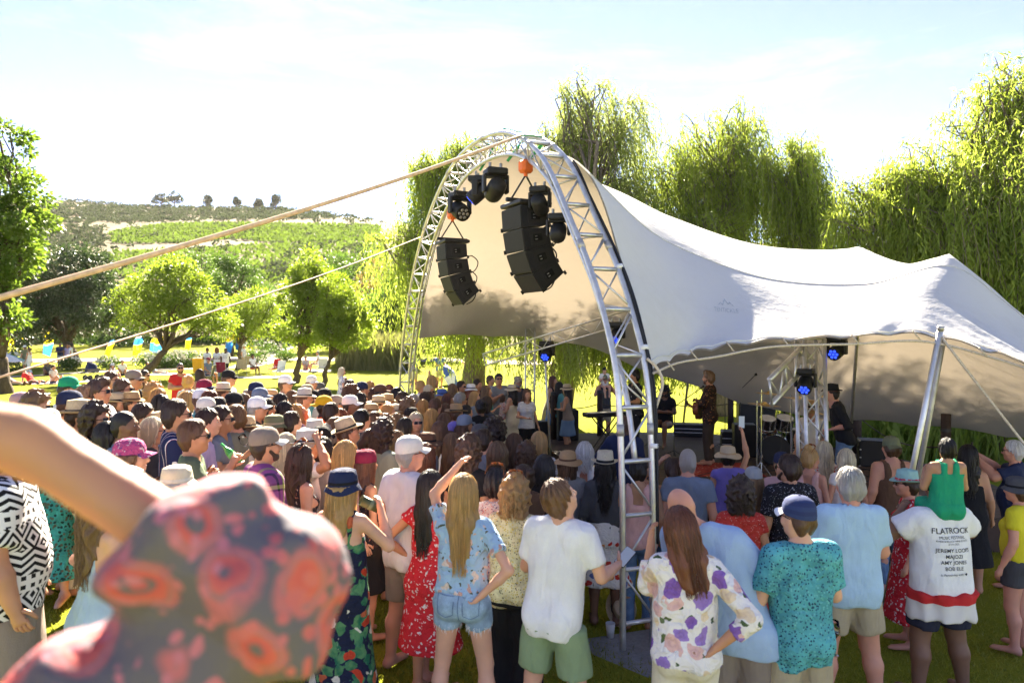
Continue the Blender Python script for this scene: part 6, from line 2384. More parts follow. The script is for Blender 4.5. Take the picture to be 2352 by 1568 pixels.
person(1096, 870, 1.76, ('shirt', 'navy'), ('shorts', 'khaki'), ('short', 'dkbrown'), face=120)
person(1126, 862, 1.74, ('tee', 'khaki'), ('shorts', 'navy'), ('short', 'brown'), face=120)
person(1270, 868, 1.72, ('tank', 'black'), ('skirt', 'denim'), ('long', 'auburn'), fem=True, face=120, d=17.5)
person(1285, 888, 1.64, ('tee', 'teal'), ('shorts', 'denim'), ('long', 'black'), fem=True, face=70, d=16.5)
person(1303, 886, 1.66, ('tank', 'taupe'), ('skirt', 'denim'), ('long', 'black'), ('floppy', 'straw'), True, -70, d=15.8, armr='front', arml='front', label='person in beige floppy hat standing behind the black speaker on the stage')
for px, py, st, hc, tp, fm in [(610, 915, 'short', 'black', 'maroon', 0), (672, 898, 'bob', 'brown', 'cream', 1), (760, 925, 'short', 'dkbrown', 'sage', 0), (782, 940, 'bob', 'auburn', 'black', 1), (830, 940, 'short', 'black', 'charcoal', 0),
                           (860, 945, 'pony', 'brown', 'navy', 1), (910, 950, 'mid', 'ltbrown', 'offwhite', 1), (930, 960, 'bob', 'black', 'maroon', 1), (1000, 915, 'short', 'brown', 'grey', 0), (1028, 905, 'bob', 'auburn', 'black', 1),
                           (1070, 930, 'pony', 'black', 'teal', 1), (1090, 900, 'mid', 'blond', 'slate', 1), (1020, 950, 'mid', 'brown', 'black', 1), (950, 905, 'short', 'grey', 'olive', 0), (912, 890, 'short', 'black', 'brown', 0), (894, 884, 'bob', 'red', 'teal', 1),
                           (560, 905, 'bob', 'brown', 'charcoal', 1), (500, 912, 'short', 'black', 'brown', 0), (430, 900, 'mid', 'blond', 'rose', 1), (668, 945, 'short', 'dkbrown', 'slate', 0), (620, 925, 'mid', 'black', 'navy', 1), (770, 958, 'short', 'brown', 'black', 0),
                           (850, 985, 'pony', 'dkbrown', 'black', 1), (910, 990, 'bob', 'ltbrown', 'white', 1), (1110, 985, 'short', 'dkbrown', 'slate', 0), (1060, 975, 'mid', 'brown', 'navy', 1), (740, 1005, 'bob', 'black', 'grey', 1)]:
    person(px, py, 1.64 if fm else 1.74, ('blouse' if fm else 'tee', tp), ('skirt', 'denim') if fm else ('shorts', 'khaki'), (st, hc), fem=bool(fm), skin_=random.choice(['fair', 'tan', 'olive']))

kid = person(2182, 994, 1.14, ('tank', 'green', {'loose': .02, 'top': 1.34, 'sx': .07, 'hem': .95}), ('shorts', 'green', {'loose': .05, 'upto': .8}), ('crop', 'black'), face=4, legs='ride', armr='hold', arml='hold', skin_='olive', head=(10, -12, 0), d=dad['M'].translation.y - .02, z=None, fine=True,
             label='small child in green vest and shorts riding on shoulders', group='children')
_sh = dad['M'] @ Vector((0, -.02, 1.455))
kid['o'].location = (_sh.x + .02, _sh.y - .02, _sh.z - .035 - (.90 - .80 - .11) * kid['k'])
tod = person(777, 838, 1.0, ('tee', BLUEFS), ('shorts', 'blue'), ('shag', 'platinum'), face=70, legs='ride', armr='hold', arml='hold', skin_='fair', d=12.6, label='toddler in patterned shirt riding on the mint T-shirt wearer', group='children')
PEOPLE_MINT = [r for r in PEOPLE if r['label'] and 'mint T-shirt carrying' in r['label']][0]['o']
tod['o'].location = (PEOPLE_MINT.location.x - .02, PEOPLE_MINT.location.y - .03, PEOPLE_MINT.location.z + 1.40)
t2 = person(1152, 910, .95, ('tee', ORFL), ('shorts', 'pink'), ('bob', 'brown'), fem=True, face=60, legs='ride', armr='hold', arml='hold', skin_='fair', d=mum['M'].translation.y - .1, label='toddler in orange floral top carried by the cream dress', group='children')
t2['o'].location = (mum['M'].translation.x - .20, mum['M'].translation.y + .02, mum['M'].translation.z + .93)
sh_ = blonde['parts']['bot']
vz = np.array([tuple(v.co) for v in sh_.data.vertices])
q = MB()
rg = np.random.default_rng(8)
for s in (-1, 1):
    L_s = vz[(np.sign(vz[:, 0]) == s)]
    L_s = L_s[L_s[:, 2] < L_s[:, 2].min() + .035]
    for p_ in L_s[rg.integers(0, len(L_s), 130)]:
        e_ = p_ + np.array([rg.normal(0, .008), rg.normal(0, .008), -rg.uniform(.01, .045)])
        q.raw([p_ + [.0018, 0, .004], p_ - [.0018, 0, -.004], e_], (), [(0, 1, 2)])
fo = link('frayed_threads', q.mesh('frayed_threads'), sh_, mat=cloth('white')); fo['kind'] = 'stuff'
from mathutils.bvhtree import BVHTree
bv = BVHTree.FromPolygons([v.co.copy() for v in sh_.data.vertices], [tuple(p.vertices) for p in sh_.data.polygons])


def on_back(x, z, off=.004):
    h_ = bv.ray_cast(Vector((x, -.6, z)), Vector((0, 1, 0)))
    return Vector((x, (h_[0].y if h_[0] else -.14) - off, z))


for s in (-1, 1):
    out_ = [(.03, .98), (.145, .99), (.14, .87), (.09, .845), (.035, .865), (.03, .98)]
    q = MB(); q.tube([on_back(s * a_ + (c_ - a_) * s * t_, b_ + (d_ - b_) * t_) for (a_, b_), (c_, d_) in zip(out_[:-1], out_[1:]) for t_ in (0, .25, .5, .75)], .0022, 4)
    q.build('pocket_seam', denim('denim'), sh_)
q = MB(); q.tube([on_back(.001 * math.sin(t_ * 9), 1.05 - t_ * .24) for t_ in np.linspace(0, 1, 12)], .002, 4); q.build('centre_seam', denim('denim'), sh_)
q = MB(); q.tube([on_back(x_, 1.02) for x_ in np.linspace(-.125, .125, 16)], .0025, 4); q.build('waistband_seam', denim('denim'), sh_)
V, Q = garment('skirt', dad['P'], dad['J'], .018, 3, hem=.66, flare=.185, top=.87, fold=.012)
TIED = NT('white_jacket_red_band')
_sp = TIED.n('SeparateXYZ'); TIED.link(TIED.coord(), _sp.inputs[0])
TIED.surf(TIED.ramp(TIED.math('ADD', _sp.outputs[2], TIED.math('MULTIPLY', TIED.noise(TIED.coord(), 5, 2), .04)), [(0, (.66, .62, .56)), (.815, (.50, .03, .03))], 'CONSTANT'), .85, 0, .15)
link('tied_jacket', np_mesh('tied_jacket', V, Q, True, [TIED.mat]), dad['o'], mw=Matrix.Diagonal((1.24, 1.24, 1, 1)))
bold = True
lettering(dad, [('FLATROCK', .060, 1), ('MUSIC FESTIVAL', .029, 0), ('RHEBOKSKLOOF WINE ESTATE', .018, 0), ('29 Oct 2022', .018, 0), (' ', .012, 0), ('JEREMY LOOPS', .040, 1), ('MAJOZI', .040, 1), ('AMY JONES', .040, 1), ('BOB ELE', .040, 1), (' ', .01, 0), ('In Partnership with  \u25cf', .024, 0)], M_INK, 'back', 1.385, x0=-.01)
lettering(gtee, [('LEVI STRAUSS', .045, 1)], M_INK, 'front', 1.33)
PS = [r for r in PEOPLE if r['label'] and 'sage green T-shirt' in r['label']][0]
# ================================================================== things on the arch and the stage
def ground_at(px, py):
    lo, hi = 2.0, 90.0
    for _ in range(50):
        d = (lo + hi) / 2
        p = at(px, py, d)
        if p.z > gz(p.x, p.y): lo = d
        else: hi = d
    return Vector((p.x, p.y, gz(p.x, p.y)))


def stage_at(px, py, z=Z_ST):
    lo, hi = 2.0, 60.0
    for _ in range(50):
        d = (lo + hi) / 2
        p = at(px, py, d)
        if p.z > z: lo = d
        else: hi = d
    return Vector((p.x, p.y, z))


M_GRILLE = plain('speaker_grille', (.022, .021, .020), .7, var=.4, scale=220, bump=.5, bscale=300)
M_CHAIN = metal('chain_steel', (.35, .34, .33), .4)
M_PINK = plain('pink_tape', (.8, .05, .25), .6)
M_BLUELED = None


def led_mat():
    t = NT('blue_led')
    return t.surf((.01, .02, .25), .3, 0, .3, None, 0, 0, None, ((.03, .08, 1.0), .25))


M_BLUELED = led_mat()


def line_array(label, s, ztop, yaw):
    p = ARCH_A + ARCH_U * s + ARCH_N * .12
    root = empty('line_array_speaker', (p[0], p[1], ztop), 0, label, 'speaker', 'line arrays hanging from the arch')
    f = Vector((-ARCH_N[0], -ARCH_N[1], 0)); f.rotate(Matrix.Rotation(yaw, 3, 'Z'))
    u = Vector((-f.y, f.x, 0))
    q = MB()
    fr = Matrix((f, u, Vector((0, 0, 1)))).transposed()
    q.box(Vector((0, 0, .05)), (.44, .52, .05), fr, .01)
    q.box(Vector((0, 0, .10)) - f * .0, (.54, .05, .05), fr, .01)
    q.build('flying_frame', M_BLACKM, root)
    pos = Vector((0, 0, 0)) + f * .20
    ang = R(2)
    for i in range(4):
        ang += R((2, 6, 11, 15)[i])
        down = (Vector((0, 0, -1)) * math.cos(ang) - f * math.sin(ang)).normalized()
        fwd = (f * math.cos(ang) - Vector((0, 0, 1)) * math.sin(ang)).normalized()
        H, D, W = .26, .36, .50
        hf, hb = H, H * .78
        rot = Matrix((fwd, u, -down)).transposed()
        c = pos + down * H / 2 - fwd * D / 2
        b = MB()
        V = []
        for sx, hh in ((D / 2, hf), (-D / 2, hb)):
            for sy in (-W / 2, W / 2):
                for sz in (-hh / 2, hh / 2): V.append((sx, sy, sz))
        V = np.array(V) @ np.array(rot).T + np.array(c)
        b.raw(V, [(0, 1, 3, 2), (4, 6, 7, 5), (0, 4, 5, 1), (2, 3, 7, 6), (0, 2, 6, 4), (1, 5, 7, 3)])
        cab = b.build('cabinet', M_BLACK, root)
        g = MB(); g.box(c + fwd * (D / 2 + .006), (.012, W * .96, H * .9), rot, .003); g.build('grille', M_GRILLE, cab)
        for sd in (-1, 1):
            h_ = MB()
            h_.box(c + u * sd * (W / 2 + .003), (.20, .008, .15), rot, .002)
            h_.build('side_panel', M_GRILLE, cab)
            h_ = MB()
            h_.box(c + u * sd * (W / 2 + .009), (.12, .006, .085), rot, .002); h_.build('handle_recess', plain('recess_black', (.006, .006, .006), .9), cab)
            h_ = MB()
            for dz in (-.02, .015): h_.box(c + u * sd * (W / 2 + .014) + rot @ Vector((.02, 0, dz)), (.03, .008, .012), rot, .002)
            h_.build('connector_plate', M_CHAIN, cab)
            for ex in (-.19, .19):
                l_ = MB(); l_.box(c + u * sd * (W / 2 + .006) + rot @ Vector((ex, 0, -H * .42)), (.035, .012, .05), rot, .003); l_.build('rigging_link', M_BLACKM, cab)
        if i == 2:
            t = MB(); t.box(c + u * 0 - u * (W / 2 + .016), (.03, .004, .03), rot); t.build('tape_mark', M_PINK, cab)
        pos = pos + down * (H + .012)
    for i in range(3):
        a = Vector((0, 0, -.20 - .26 * i)) - f * (.26 - .02 * i)
        L = catmull([a, a - f * .09 + Vector((0, 0, .04)), a - f * .20 + Vector((0, 0, -.06)), a - f * .15 + Vector((0, 0, -.20)), a - f * .03 + Vector((0, 0, -.27))], 6)
        w = MB(); w.tube(L, .009, 6); w.build('cable', M_CABLE, root, True)
    hz = MB()
    for sd in (-1, 1): hz.tube([Vector((0, 0, .11)) + f * .2 * sd, Vector((0, 0, .42))], .012, 6)
    hz.build('bridle', M_BLACKM, root)
    top = Vector((0, 0, .42))
    ho = empty('chain_hoist', (p[0], p[1], ztop + .42), 0, 'orange chain hoist holding ' + ('the near speaker array' if s < 4 else 'the far speaker array'), 'hoist', 'orange hoists')
    b = MB(); b.box((0, 0, .10), (.16, .14, .16), Matrix.Rotation(.6, 3, 'Z'), .03); b.build('housing', M_ORANGE, ho)
    b = MB(); b.tube([(0, 0, -.02), (0, 0, .03)], .025, 8); b.build('lower_hook', M_ORANGE, ho)
    b = MB(); b.tube([(0, 0, .17), (0, 0, .30)], .014, 6); b.build('top_hook', M_CHAIN, ho)
    za = arch_pt(np.interp(s, _pc[:, 0], _len), TW / 2, .27)[2] - (ztop + .42)
    b = MB(); b.tube([(0, 0, .28), (0, 0, max(.32, za))], .010, 6); b.build('chain', M_CHAIN, ho)
    return root


line_array('near line array of four black cabinets curving down from the arch', 2.62, 4.24, R(8))
line_array('far line array of four black cabinets curving down from the arch', 6.05, 4.22, R(4))


def moving_head(label, p, rz, tilt, k=1.0, lit=True, group='moving head lamps'):
    root = empty('stage_lamp', p, rz, label, 'stage lamp', group)
    b = MB(); b.box((0, 0, -.06 * k), (.30 * k, .26 * k, .10 * k), None, .02 * k); b.build('base', M_BLACK, root)
    for s in (-1, 1):
        b = MB(); b.tube([(s * .08 * k, 0, -.01), (s * .08 * k, 0, .07 * k)], .022 * k, 8); b.build('clamp', M_CHAIN, root)
        b = MB(); b.box((s * .165 * k, 0, -.22 * k), (.045 * k, .11 * k, .26 * k), None, .015 * k); b.build('yoke_arm', M_BLACK, root)
    b = MB(); b.box((0, 0, -.125 * k), (.36 * k, .13 * k, .035 * k), None, .012 * k); b.build('yoke', M_BLACK, root)
    rot = Matrix.Rotation(tilt, 3, 'X')
    h = MB()
    h.lathe([(.002, .17 * k), (.10 * k, .165 * k), (.125 * k, .12 * k), (.132 * k, .0), (.128 * k, -.11 * k), (.122 * k, -.15 * k), (.11 * k, -.15 * k)], 18, (0, 0, -.30 * k), rot)
    hd = h.build('head', M_BLACK, root, True)
    f = MB()
    f.lathe([(.11 * k, -.140 * k), (.001, -.141 * k)], 18, (0, 0, -.30 * k), rot)
    f.build('face_plate', M_BLACKM, hd)
    for q in range(7):
        a = q * PI / 3
        r = 0 if q == 6 else .066 * k
        c = rot @ Vector((r * math.cos(a), r * math.sin(a), -.150 * k)) + Vector((0, 0, -.30 * k))
        l_ = MB(); l_.ell(c, (.028 * k, .028 * k, .014 * k), 10, rot)
        l_.build('lens', M_BLUELED if lit else M_CHAIN, hd, True)
    return root


def arch_lamp(label, px, py, rz, tilt, k, lit=False):
    n = np.array([-ARCH_U[1], ARCH_U[0]])
    r0 = np.array(at(px, py, 1.0)) - np.array([0, 0, CAM_H])
    t = (n @ (ARCH_A + ARCH_N * .15)) / (n @ r0[:2])
    p = r0 * t + np.array([0, 0, CAM_H])
    moving_head(label, tuple(p), rz, tilt, k, lit)


arch_lamp('black moving lamp on the left curve of the arch, tilted right', 1056, 440, R(30), R(-62), 1.05)
arch_lamp('small blue-faced moving lamp near the crown of the arch', 1096, 405, R(80), R(50), .9, True)
arch_lamp('black moving lamp hanging from the crown of the arch', 1138, 386, R(20), R(70), 1.0)
arch_lamp('black moving lamp right above the near line array', 1240, 428, R(-20), R(58), .72)
arch_lamp('black moving lamp lowest on the right curve of the arch', 1282, 490, R(-10), R(128), .70)


def truss(name, label, a, b, w, chords=4, step=None, mat=M_ALU, up=(0, 0, 1), r=.025, group=None):
    a, b = Vector(a), Vector(b)
    root = empty(name, a if a.z < b.z else b, 0, label, 'truss', group)
    o = root.location
    ax = (b - a).normalized()
    e1 = ax.cross(Vector(up))
    if e1.length < .1: e1 = ax.cross(Vector((0, 1, 0)))
    e1.normalize()
    e2 = e1.cross(ax).normalized()
    offs = [e1 * sx * w / 2 + e2 * sy * w / 2 for sx, sy in ((-1, -1), (1, -1), (1, 1), (-1, 1))] if chords == 4 else [e2 * -w / 2, e2 * w / 2]
    for f in offs:
        q = MB(); q.tube([a + f - o, b + f - o], r, 10); q.build('chord', mat, root, True)
    L = (b - a).length
    st = step or w * 1.15
    n = max(2, int(L / st))
    prs = [(0, 1), (1, 2), (2, 3), (3, 0)] if chords == 4 else [(0, 1)]
    for i, j in prs:
        for k in range(n):
            p0, p1 = a + ax * (L * k / n), a + ax * (L * (k + 1) / n)
            x, y = (offs[i], offs[j]) if k % 2 else (offs[j], offs[i])
            q = MB(); q.tube([p0 + x - o, p1 + y - o], r * .42, 6); q.build('diagonal', mat, root, True)
        for k in (0, n // 2, n):
            p0 = a + ax * (L * k / n)
            q = MB(); q.tube([p0 + offs[i] - o, p0 + offs[j] - o], r * .5, 6); q.build('rung', mat, root, True)
    return root


cb = at(1872, 1000, 8.9)
truss('truss_tower', 'aluminium truss tower at the front of the stage, right of the singer', (cb.x, 8.9, gz(cb.x, 8.9)), (cb.x - .05, 8.95, 2.66), .26, r=.026)
cl = at(1216, 1000, 15.6)
truss('truss_tower', 'slim aluminium truss tower left of the stage under the willow', (cl.x, 15.6, gz(cl.x, 15.6)), (cl.x + .02, 15.6, 2.95), .21, r=.018)
truss('truss_ladder', 'ladder truss slanting up across the open side of the tent', at(1112, 826, 15.2), at(1452, 724, 13.4), .26, 2, .3, r=.020)
truss('truss_ladder', 'short ladder truss jutting out of the tower by the drums', at(1770, 900, 7.9), at(1852, 812, 9.0), .30, 2, .28, r=.03)
q = MB()
pl = stage_at(1252, 1010, .0)
pole('thin pole standing beside the slim tower', at(1250, 790, 14.9), (pl.x, 14.9, gz(pl.x, 14.9)), .022)
moving_head('blue-lit lamp on the thin pole left of the stage', at(1256, 782, 14.8), R(-25), R(-58), .95)
moving_head('blue-lit lamp under the ladder truss behind the arch leg', at(1415, 738, 13.3), R(-25), R(-58), .95)
moving_head('blue-lit lamp hanging low inside the tower by the drums', at(1850, 845, 8.66), R(-35), R(-52), .70)
moving_head('blue-lit lamp on top of the tower under the tent edge', at(1922, 770, 8.85), R(-50), R(-70), .7)
for lb, a, b in (('inner tent pole just left of the singer', at(1588, 800, 14.2), stage_at(1568, 988)), ('inner tent pole behind the head of the singer', at(1636, 792, 15.0), stage_at(1630, 985)),
                 ('inner tent pole right of the black hat', at(1970, 760, 10.6), stage_at(1950, 1045))):
    pole(lb, a, b, .026, M_ALUD)

SG = 'musicians and crew on stage'
SINGSH = floral('singer_shirt', (.035, .022, .018), [(.42, .14, .04), (.40, .24, .10)], None, 26, .26, 0, .9)
_s = stage_at(1626, 1070)
singer = person(1629, 856, 1.80, ('shirt', SINGSH, {'sleeve': 1.3, 'loose': .03, 'hem': .80}), ('trousers', weave('dark_corduroy', (.05, .038, .03))), ('quiff', 'ltbrown'), face=-62, d=13.2, z=Z_ST, armr=((.30, .10, 1.16), (.04, .24, 1.20)), arml='cross', beard='brown', skin_='tan', fine=True, group=SG,
       label='singer in dark floral shirt with a guitar at the microphone')
person(1458, 850, 1.82, ('shirt', BWSH, {'sleeve': .75, 'loose': .03}), ('trousers', 'black'), ('short', 'black'), face=-100, d=13.6, z=Z_ST, armr='guitar', arml='neck', skin_='olive', group=SG, label='guitarist in black shirt with white swirls behind the truss leg')
person(1528, 874, 1.78, ('tee', 'black'), ('shorts', 'charcoal'), ('mid', 'black'), ('bucket', 'black'), face=-150, d=15.4, z=Z_ST + .02, legs='sit', armr='cross', arml='cross', glasses=True, beard='black', skin_='brown', group=SG, label='seated musician in black hat and T-shirt with arms folded')
person(1866, 903, 1.78, ('shirt', 'cream'), ('shorts', 'brown'), ('short', 'brown'), ('fedora', 'tan'), face=-140, d=11.6, z=Z_ST + .02, legs='sit', armr='keys', arml='keys', skin_='tan', group=SG, label='drummer in sandy shirt behind the drum kit')
person(1912, 893, 1.74, ('shirt', 'black', {'sleeve': 1.2, 'loose': .03}), ('trousers', denim('denim')), ('short', 'black'), ('fedora', 'black'), face=-75, d=10.6, z=Z_ST, armr='hip', arml='guitar', skin_='red', lean=(0, .12), group=SG, label='bass player in black hat and black shirt right of the tower')
dk = person(1388, 866, 1.78, ('tank', 'charcoal'), ('shorts', 'khaki'), ('short', 'brown'), ('cap', 'olive'), face=170, d=17.9, armr='carry', arml='carry', label='person in dark vest behind the stage with a child on the shoulders')
k2 = person(1390, 842, 1.05, ('tee', 'offwhite'), ('shorts', 'navy'), ('short', 'brown'), ('cap', BLKPAT), face=170, legs='ride', d=17.9, armr='hold', arml='hold', skin_='fair', label='child in patterned cap riding on shoulders behind the stage', group='children')
k2['o'].location = (dk['M'].translation.x, dk['M'].translation.y - .03, dk['M'].translation.z + 1.40)


def guitar(label, M, body_col, acoustic=True, name='acoustic_guitar'):
    root = empty(name, (0, 0, 0), 0, label, 'guitar')
    root.matrix_world = M
    out = []
    for t in np.linspace(0, 2 * PI, 40, endpoint=False):
        y = math.sin(t)
        r = .5 * (1 + math.cos(t))
        x = .245 * math.cos(t)
        w = (.195 if x < 0 else .145) * abs(math.sin(t)) ** .75 * (1 - .22 * math.exp(-((x - .02) / .07) ** 2))
        out.append((x, math.copysign(w, y)))
    n = len(out)
    dp = .10 if acoustic else .04
    b = MB()
    V = [(x, -dp / 2, y) for x, y in out] + [(x, dp / 2, y) for x, y in out] + [(0, -dp / 2, 0), (0, dp / 2, 0)]
    i = np.arange(n); j = (i + 1) % n
    b.raw(V, np.stack([i, j, j + n, i + n], 1), np.concatenate([np.stack([np.full(n, 2 * n), j, i], 1), np.stack([np.full(n, 2 * n + 1), i + n, j + n], 1)]))
    bo = b.build('body', body_col, root)
    b = MB(); b.box((.46, dp / 2 - .012, 0), (.52, .022, .05), None, .006); nk = b.build('neck', plain('maple_neck', (.34, .20, .10), .4), root)
    b = MB(); b.box((.78, dp / 2 - .020, 0), (.16, .018, .07), None, .006); b.build('headstock', M_WOODD, root)
    b = MB(); b.lathe([(.055, 0), (.001, .001)], 18, (.06, dp / 2 + .003, 0), Matrix.Rotation(-PI / 2, 3, 'X')); b.build('sound_hole', M_BLACK, bo)
    b = MB(); b.box((-.10, dp / 2 + .006, 0), (.03, .012, .15), None, .003); b.build('bridge', M_WOODD, bo)
    for k in range(3):
        for s in (-1, 1):
            b = MB(); b.tube([(.74 + k * .035, dp / 2 - .02, s * .034), (.74 + k * .035, dp / 2 - .02, s * .055)], .006, 6); b.build('tuning_peg', M_CHAIN, root)
    return root


M_WOODD = plain('dark_wood', (.05, .028, .018), .5, var=.4, scale=20)
M_WOODR = plain('red_brown_wood', (.20, .065, .028), .3, var=.35, scale=14)
def guitar_on(P_, label, col, ac, name, roll=.35):
    M = P_['M'] @ Matrix.Translation((.02, .215, 1.03)) @ Matrix.Rotation(PI, 4, 'Y') @ Matrix.Rotation(roll, 4, 'Y')
    loc, rot, sc = M.decompose()
    return guitar(label, Matrix.Translation(loc) @ rot.to_matrix().to_4x4(), col, ac, name)


guitar_on(singer, 'red-brown acoustic guitar held by the singer', M_WOODR, True, 'acoustic_guitar', .25)


def mic_stand(label, base, top, tip, tripod=True):
    root = empty('microphone_stand', base, 0, label, 'mic stand', 'microphone stands on stage')
    o = Vector(base)
    top, tip = Vector(top) - o, Vector(tip) - o
    b = MB(); b.tube([(0, 0, .04), top], .010, 7); b.build('pole', M_BLACKM, root)
    for k in range(3):
        a = k * 2 * PI / 3 + .5
        b = MB(); b.tube([(0, 0, .16), (.26 * math.cos(a), .26 * math.sin(a), .012)], .008, 6); b.build('leg', M_BLACKM, root)
    b = MB(); b.tube([top - (tip - top) * .15, tip], .008, 6); b.build('boom', M_BLACKM, root)
    d = (tip - top).normalized()
    b = MB(); b.tube([tip, tip + d * .12], [.012, .016], 8); m = b.build('microphone', M_BLACK, root)
    b = MB(); b.ell(tip + d * .145, (.026, .026, .026), 10); b.build('grille_ball', M_GRILLE, m, True)
    return root


p0 = stage_at(1548, 1052)
mic_stand('microphone stand in front of the singer, boom up to the mouth', p0, p0 + Vector((.02, .05, 1.05)), at(1607, 893, 13.0))
p0 = stage_at(1700, 1040)
mic_stand('tall boom stand reaching up over the cymbals', p0, p0 + Vector((0, 0, 1.35)), at(1734, 862, 12.2))
p0 = stage_at(1665, 1030)
mic_stand('straight microphone stand right behind the singer', p0, p0 + Vector((0, 0, 1.25)), p0 + Vector((-.03, .05, 1.42)))
p0 = stage_at(1790, 1075)
mic_stand('low boom stand aimed past the drums to the tower', p0, p0 + Vector((.05, 0, .75)), p0 + Vector((.62, .1, 1.02)))
p0 = stage_at(1500, 1030)
mic_stand('microphone stand beside the seated musician', p0, p0 + Vector((0, 0, .95)), p0 + Vector((.25, -.1, 1.15)))

p0 = stage_at(1392, 1045)
kb = empty('keyboard', (p0.x, p0.y, Z_ST), R(20), 'black electric keyboard on a crossed stand', 'keyboard')
b = MB(); b.box((0, 0, .86), (.98, .28, .09), None, .015); b.build('case', M_BLACK, kb)
b = MB(); b.box((0, -.06, .908), (.88, .14, .012), None, .003); b.build('key_bed', plain('ivory_keys', (.7, .68, .62), .4), kb)
for s in (-1, 1):
    for y in (-.10, .10):
        b = MB(); b.tube([(-.36 * s, y, .02), (.30 * s, y, .82)], .014, 7); b.build('leg', M_BLACKM, kb)
for s in (-1, 1):
    b = MB(); b.tube([(-.36 * s, -.16, .02), (-.36 * s, .16, .02)], .014, 7); b.build('foot_bar', M_BLACKM, kb)

M_CHROME = metal('chrome', (.75, .75, .75), .12)
M_SHELL = plain('drum_shell_black', (.02, .018, .017), .2, var=.3, spec=.6)
M_HEAD = plain('drum_head_black', (.03, .03, .03), .35)
M_SKINW = plain('drum_head_white', (.6, .58, .54), .6)
M_BRASS = metal('cymbal_brass', (.62, .42, .14), .3)


def drum(name, label, c, r, dpt, rot, front=M_SKINW, shell=M_SHELL, group='drum kit', lugs=8):
    root = empty(name, c, 0, label, 'drum', group)
    b = MB(); b.lathe([(r, -dpt / 2), (r, dpt / 2)], 28, rot=rot); b.build('shell', shell, root, True)
    for s, m in ((1, front), (-1, M_SKINW)):
        b = MB(); b.lathe([(r * .98, s * dpt * .505), (.001, s * dpt * .507)], 28, rot=rot); b.build('drum_head', m, root)
        b = MB(); b.lathe([(r * 1.0, s * dpt * .47), (r * 1.04, s * dpt * .47), (r * 1.04, s * dpt * .53), (r * .97, s * dpt * .53)], 28, rot=rot); b.build('hoop', M_CHROME if dpt < .4 else M_BLACK, root, True)
    for k in range(lugs):
        a = k * 2 * PI / lugs
        v = Vector((r * 1.03 * math.cos(a), r * 1.03 * math.sin(a), 0))
        p_, q_ = Matrix(rot) @ (v + Vector((0, 0, -dpt * .45))), Matrix(rot) @ (v + Vector((0, 0, dpt * .45)))
        b = MB(); b.tube([p_, q_], .010, 6); b.build('tension_rod', M_CHROME, root)
    return root


bd = stage_at(1778, 1063)
RX = Matrix.Rotation(R(75), 3, 'Z') @ Matrix.Rotation(PI / 2, 3, 'Y')
RX = Matrix.Rotation(R(-18), 3, 'Z') @ Matrix.Rotation(PI / 2, 3, 'X')
dr = drum('bass_drum', 'black bass drum at the front of the drum kit', (bd.x, bd.y, Z_ST + .285), .28, .42, RX, M_HEAD)
for s in (-1, 1):
    b = MB(); b.tube([(s * .25, -.1, -.05), (s * .36, -.2, -.28)], .010, 6); b.build('spur', M_CHROME, dr)
drum('rack_tom', 'left rack tom above the bass drum', (bd.x - .12, bd.y + .05, Z_ST + .78), .15, .22, Matrix.Rotation(R(20), 3, 'X'))
drum('rack_tom', 'right rack tom above the bass drum', (bd.x + .22, bd.y + .05, Z_ST + .78), .16, .24, Matrix.Rotation(R(20), 3, 'X'))
ft = drum('floor_tom', 'floor tom on chrome legs right of the bass drum', (bd.x + .52, bd.y + .2, Z_ST + .45), .20, .38, Matrix.Rotation(0, 3, 'X'))
for k in range(3):
    a = k * 2.1
    b = MB(); b.tube([(.21 * math.cos(a), .21 * math.sin(a), .05), (.23 * math.cos(a), .23 * math.sin(a), -.445)], .008, 6); b.build('leg', M_CHROME, ft)
sn = drum('snare_drum', 'wooden snare drum on its stand behind the bass drum', (bd.x + .05, bd.y + .45, Z_ST + .62), .18, .14, Matrix.Rotation(R(6), 3, 'X'), shell=M_WOODR)
for k in range(3):
    a = k * 2.1
    b = MB(); b.tube([(0, 0, -.1), (.0, 0, -.35), (.25 * math.cos(a), .25 * math.sin(a), -.61)], .009, 6); b.build('stand_leg', M_CHROME, sn)
for px, py, d, r, lb in ((1749, 901, 11.6, .24, 'high brass cymbal on the left of the drum kit'), (1817, 912, 11.4, .25, 'brass cymbal in the middle of the drum kit'), (1739, 926, 11.2, .26, 'low brass cymbal on the left of the drum kit'), (1880, 908, 11.6, .22, 'brass cymbal half hidden by the truss tower'), (1856, 945, 11.3, .18, 'small cymbal beside the drummer')):
    c = at(px, py, d)
    root = empty('cymbal', (c.x, c.y, Z_ST), 0, lb, 'cymbal', 'cymbals of the drum kit')
    h = c.z - Z_ST
    b = MB(); b.lathe([(r, h - .02), (r * .3, h), (r * .18, h + .005), (r * .12, h + .028), (.001, h + .03)], 28, rot=Matrix.Rotation(R(5), 3, 'Y')); b.build('plate', M_BRASS, root, True)
    b = MB(); b.tube([(0, 0, .3), (0, 0, h + .05)], .011, 7); b.build('stand', M_CHROME, root)
    for k in range(3):
        a = k * 2.1 + px
        b = MB(); b.tube([(0, 0, .35), (.26 * math.cos(a), .26 * math.sin(a), .01)], .009, 6); b.build('leg', M_CHROME, root)


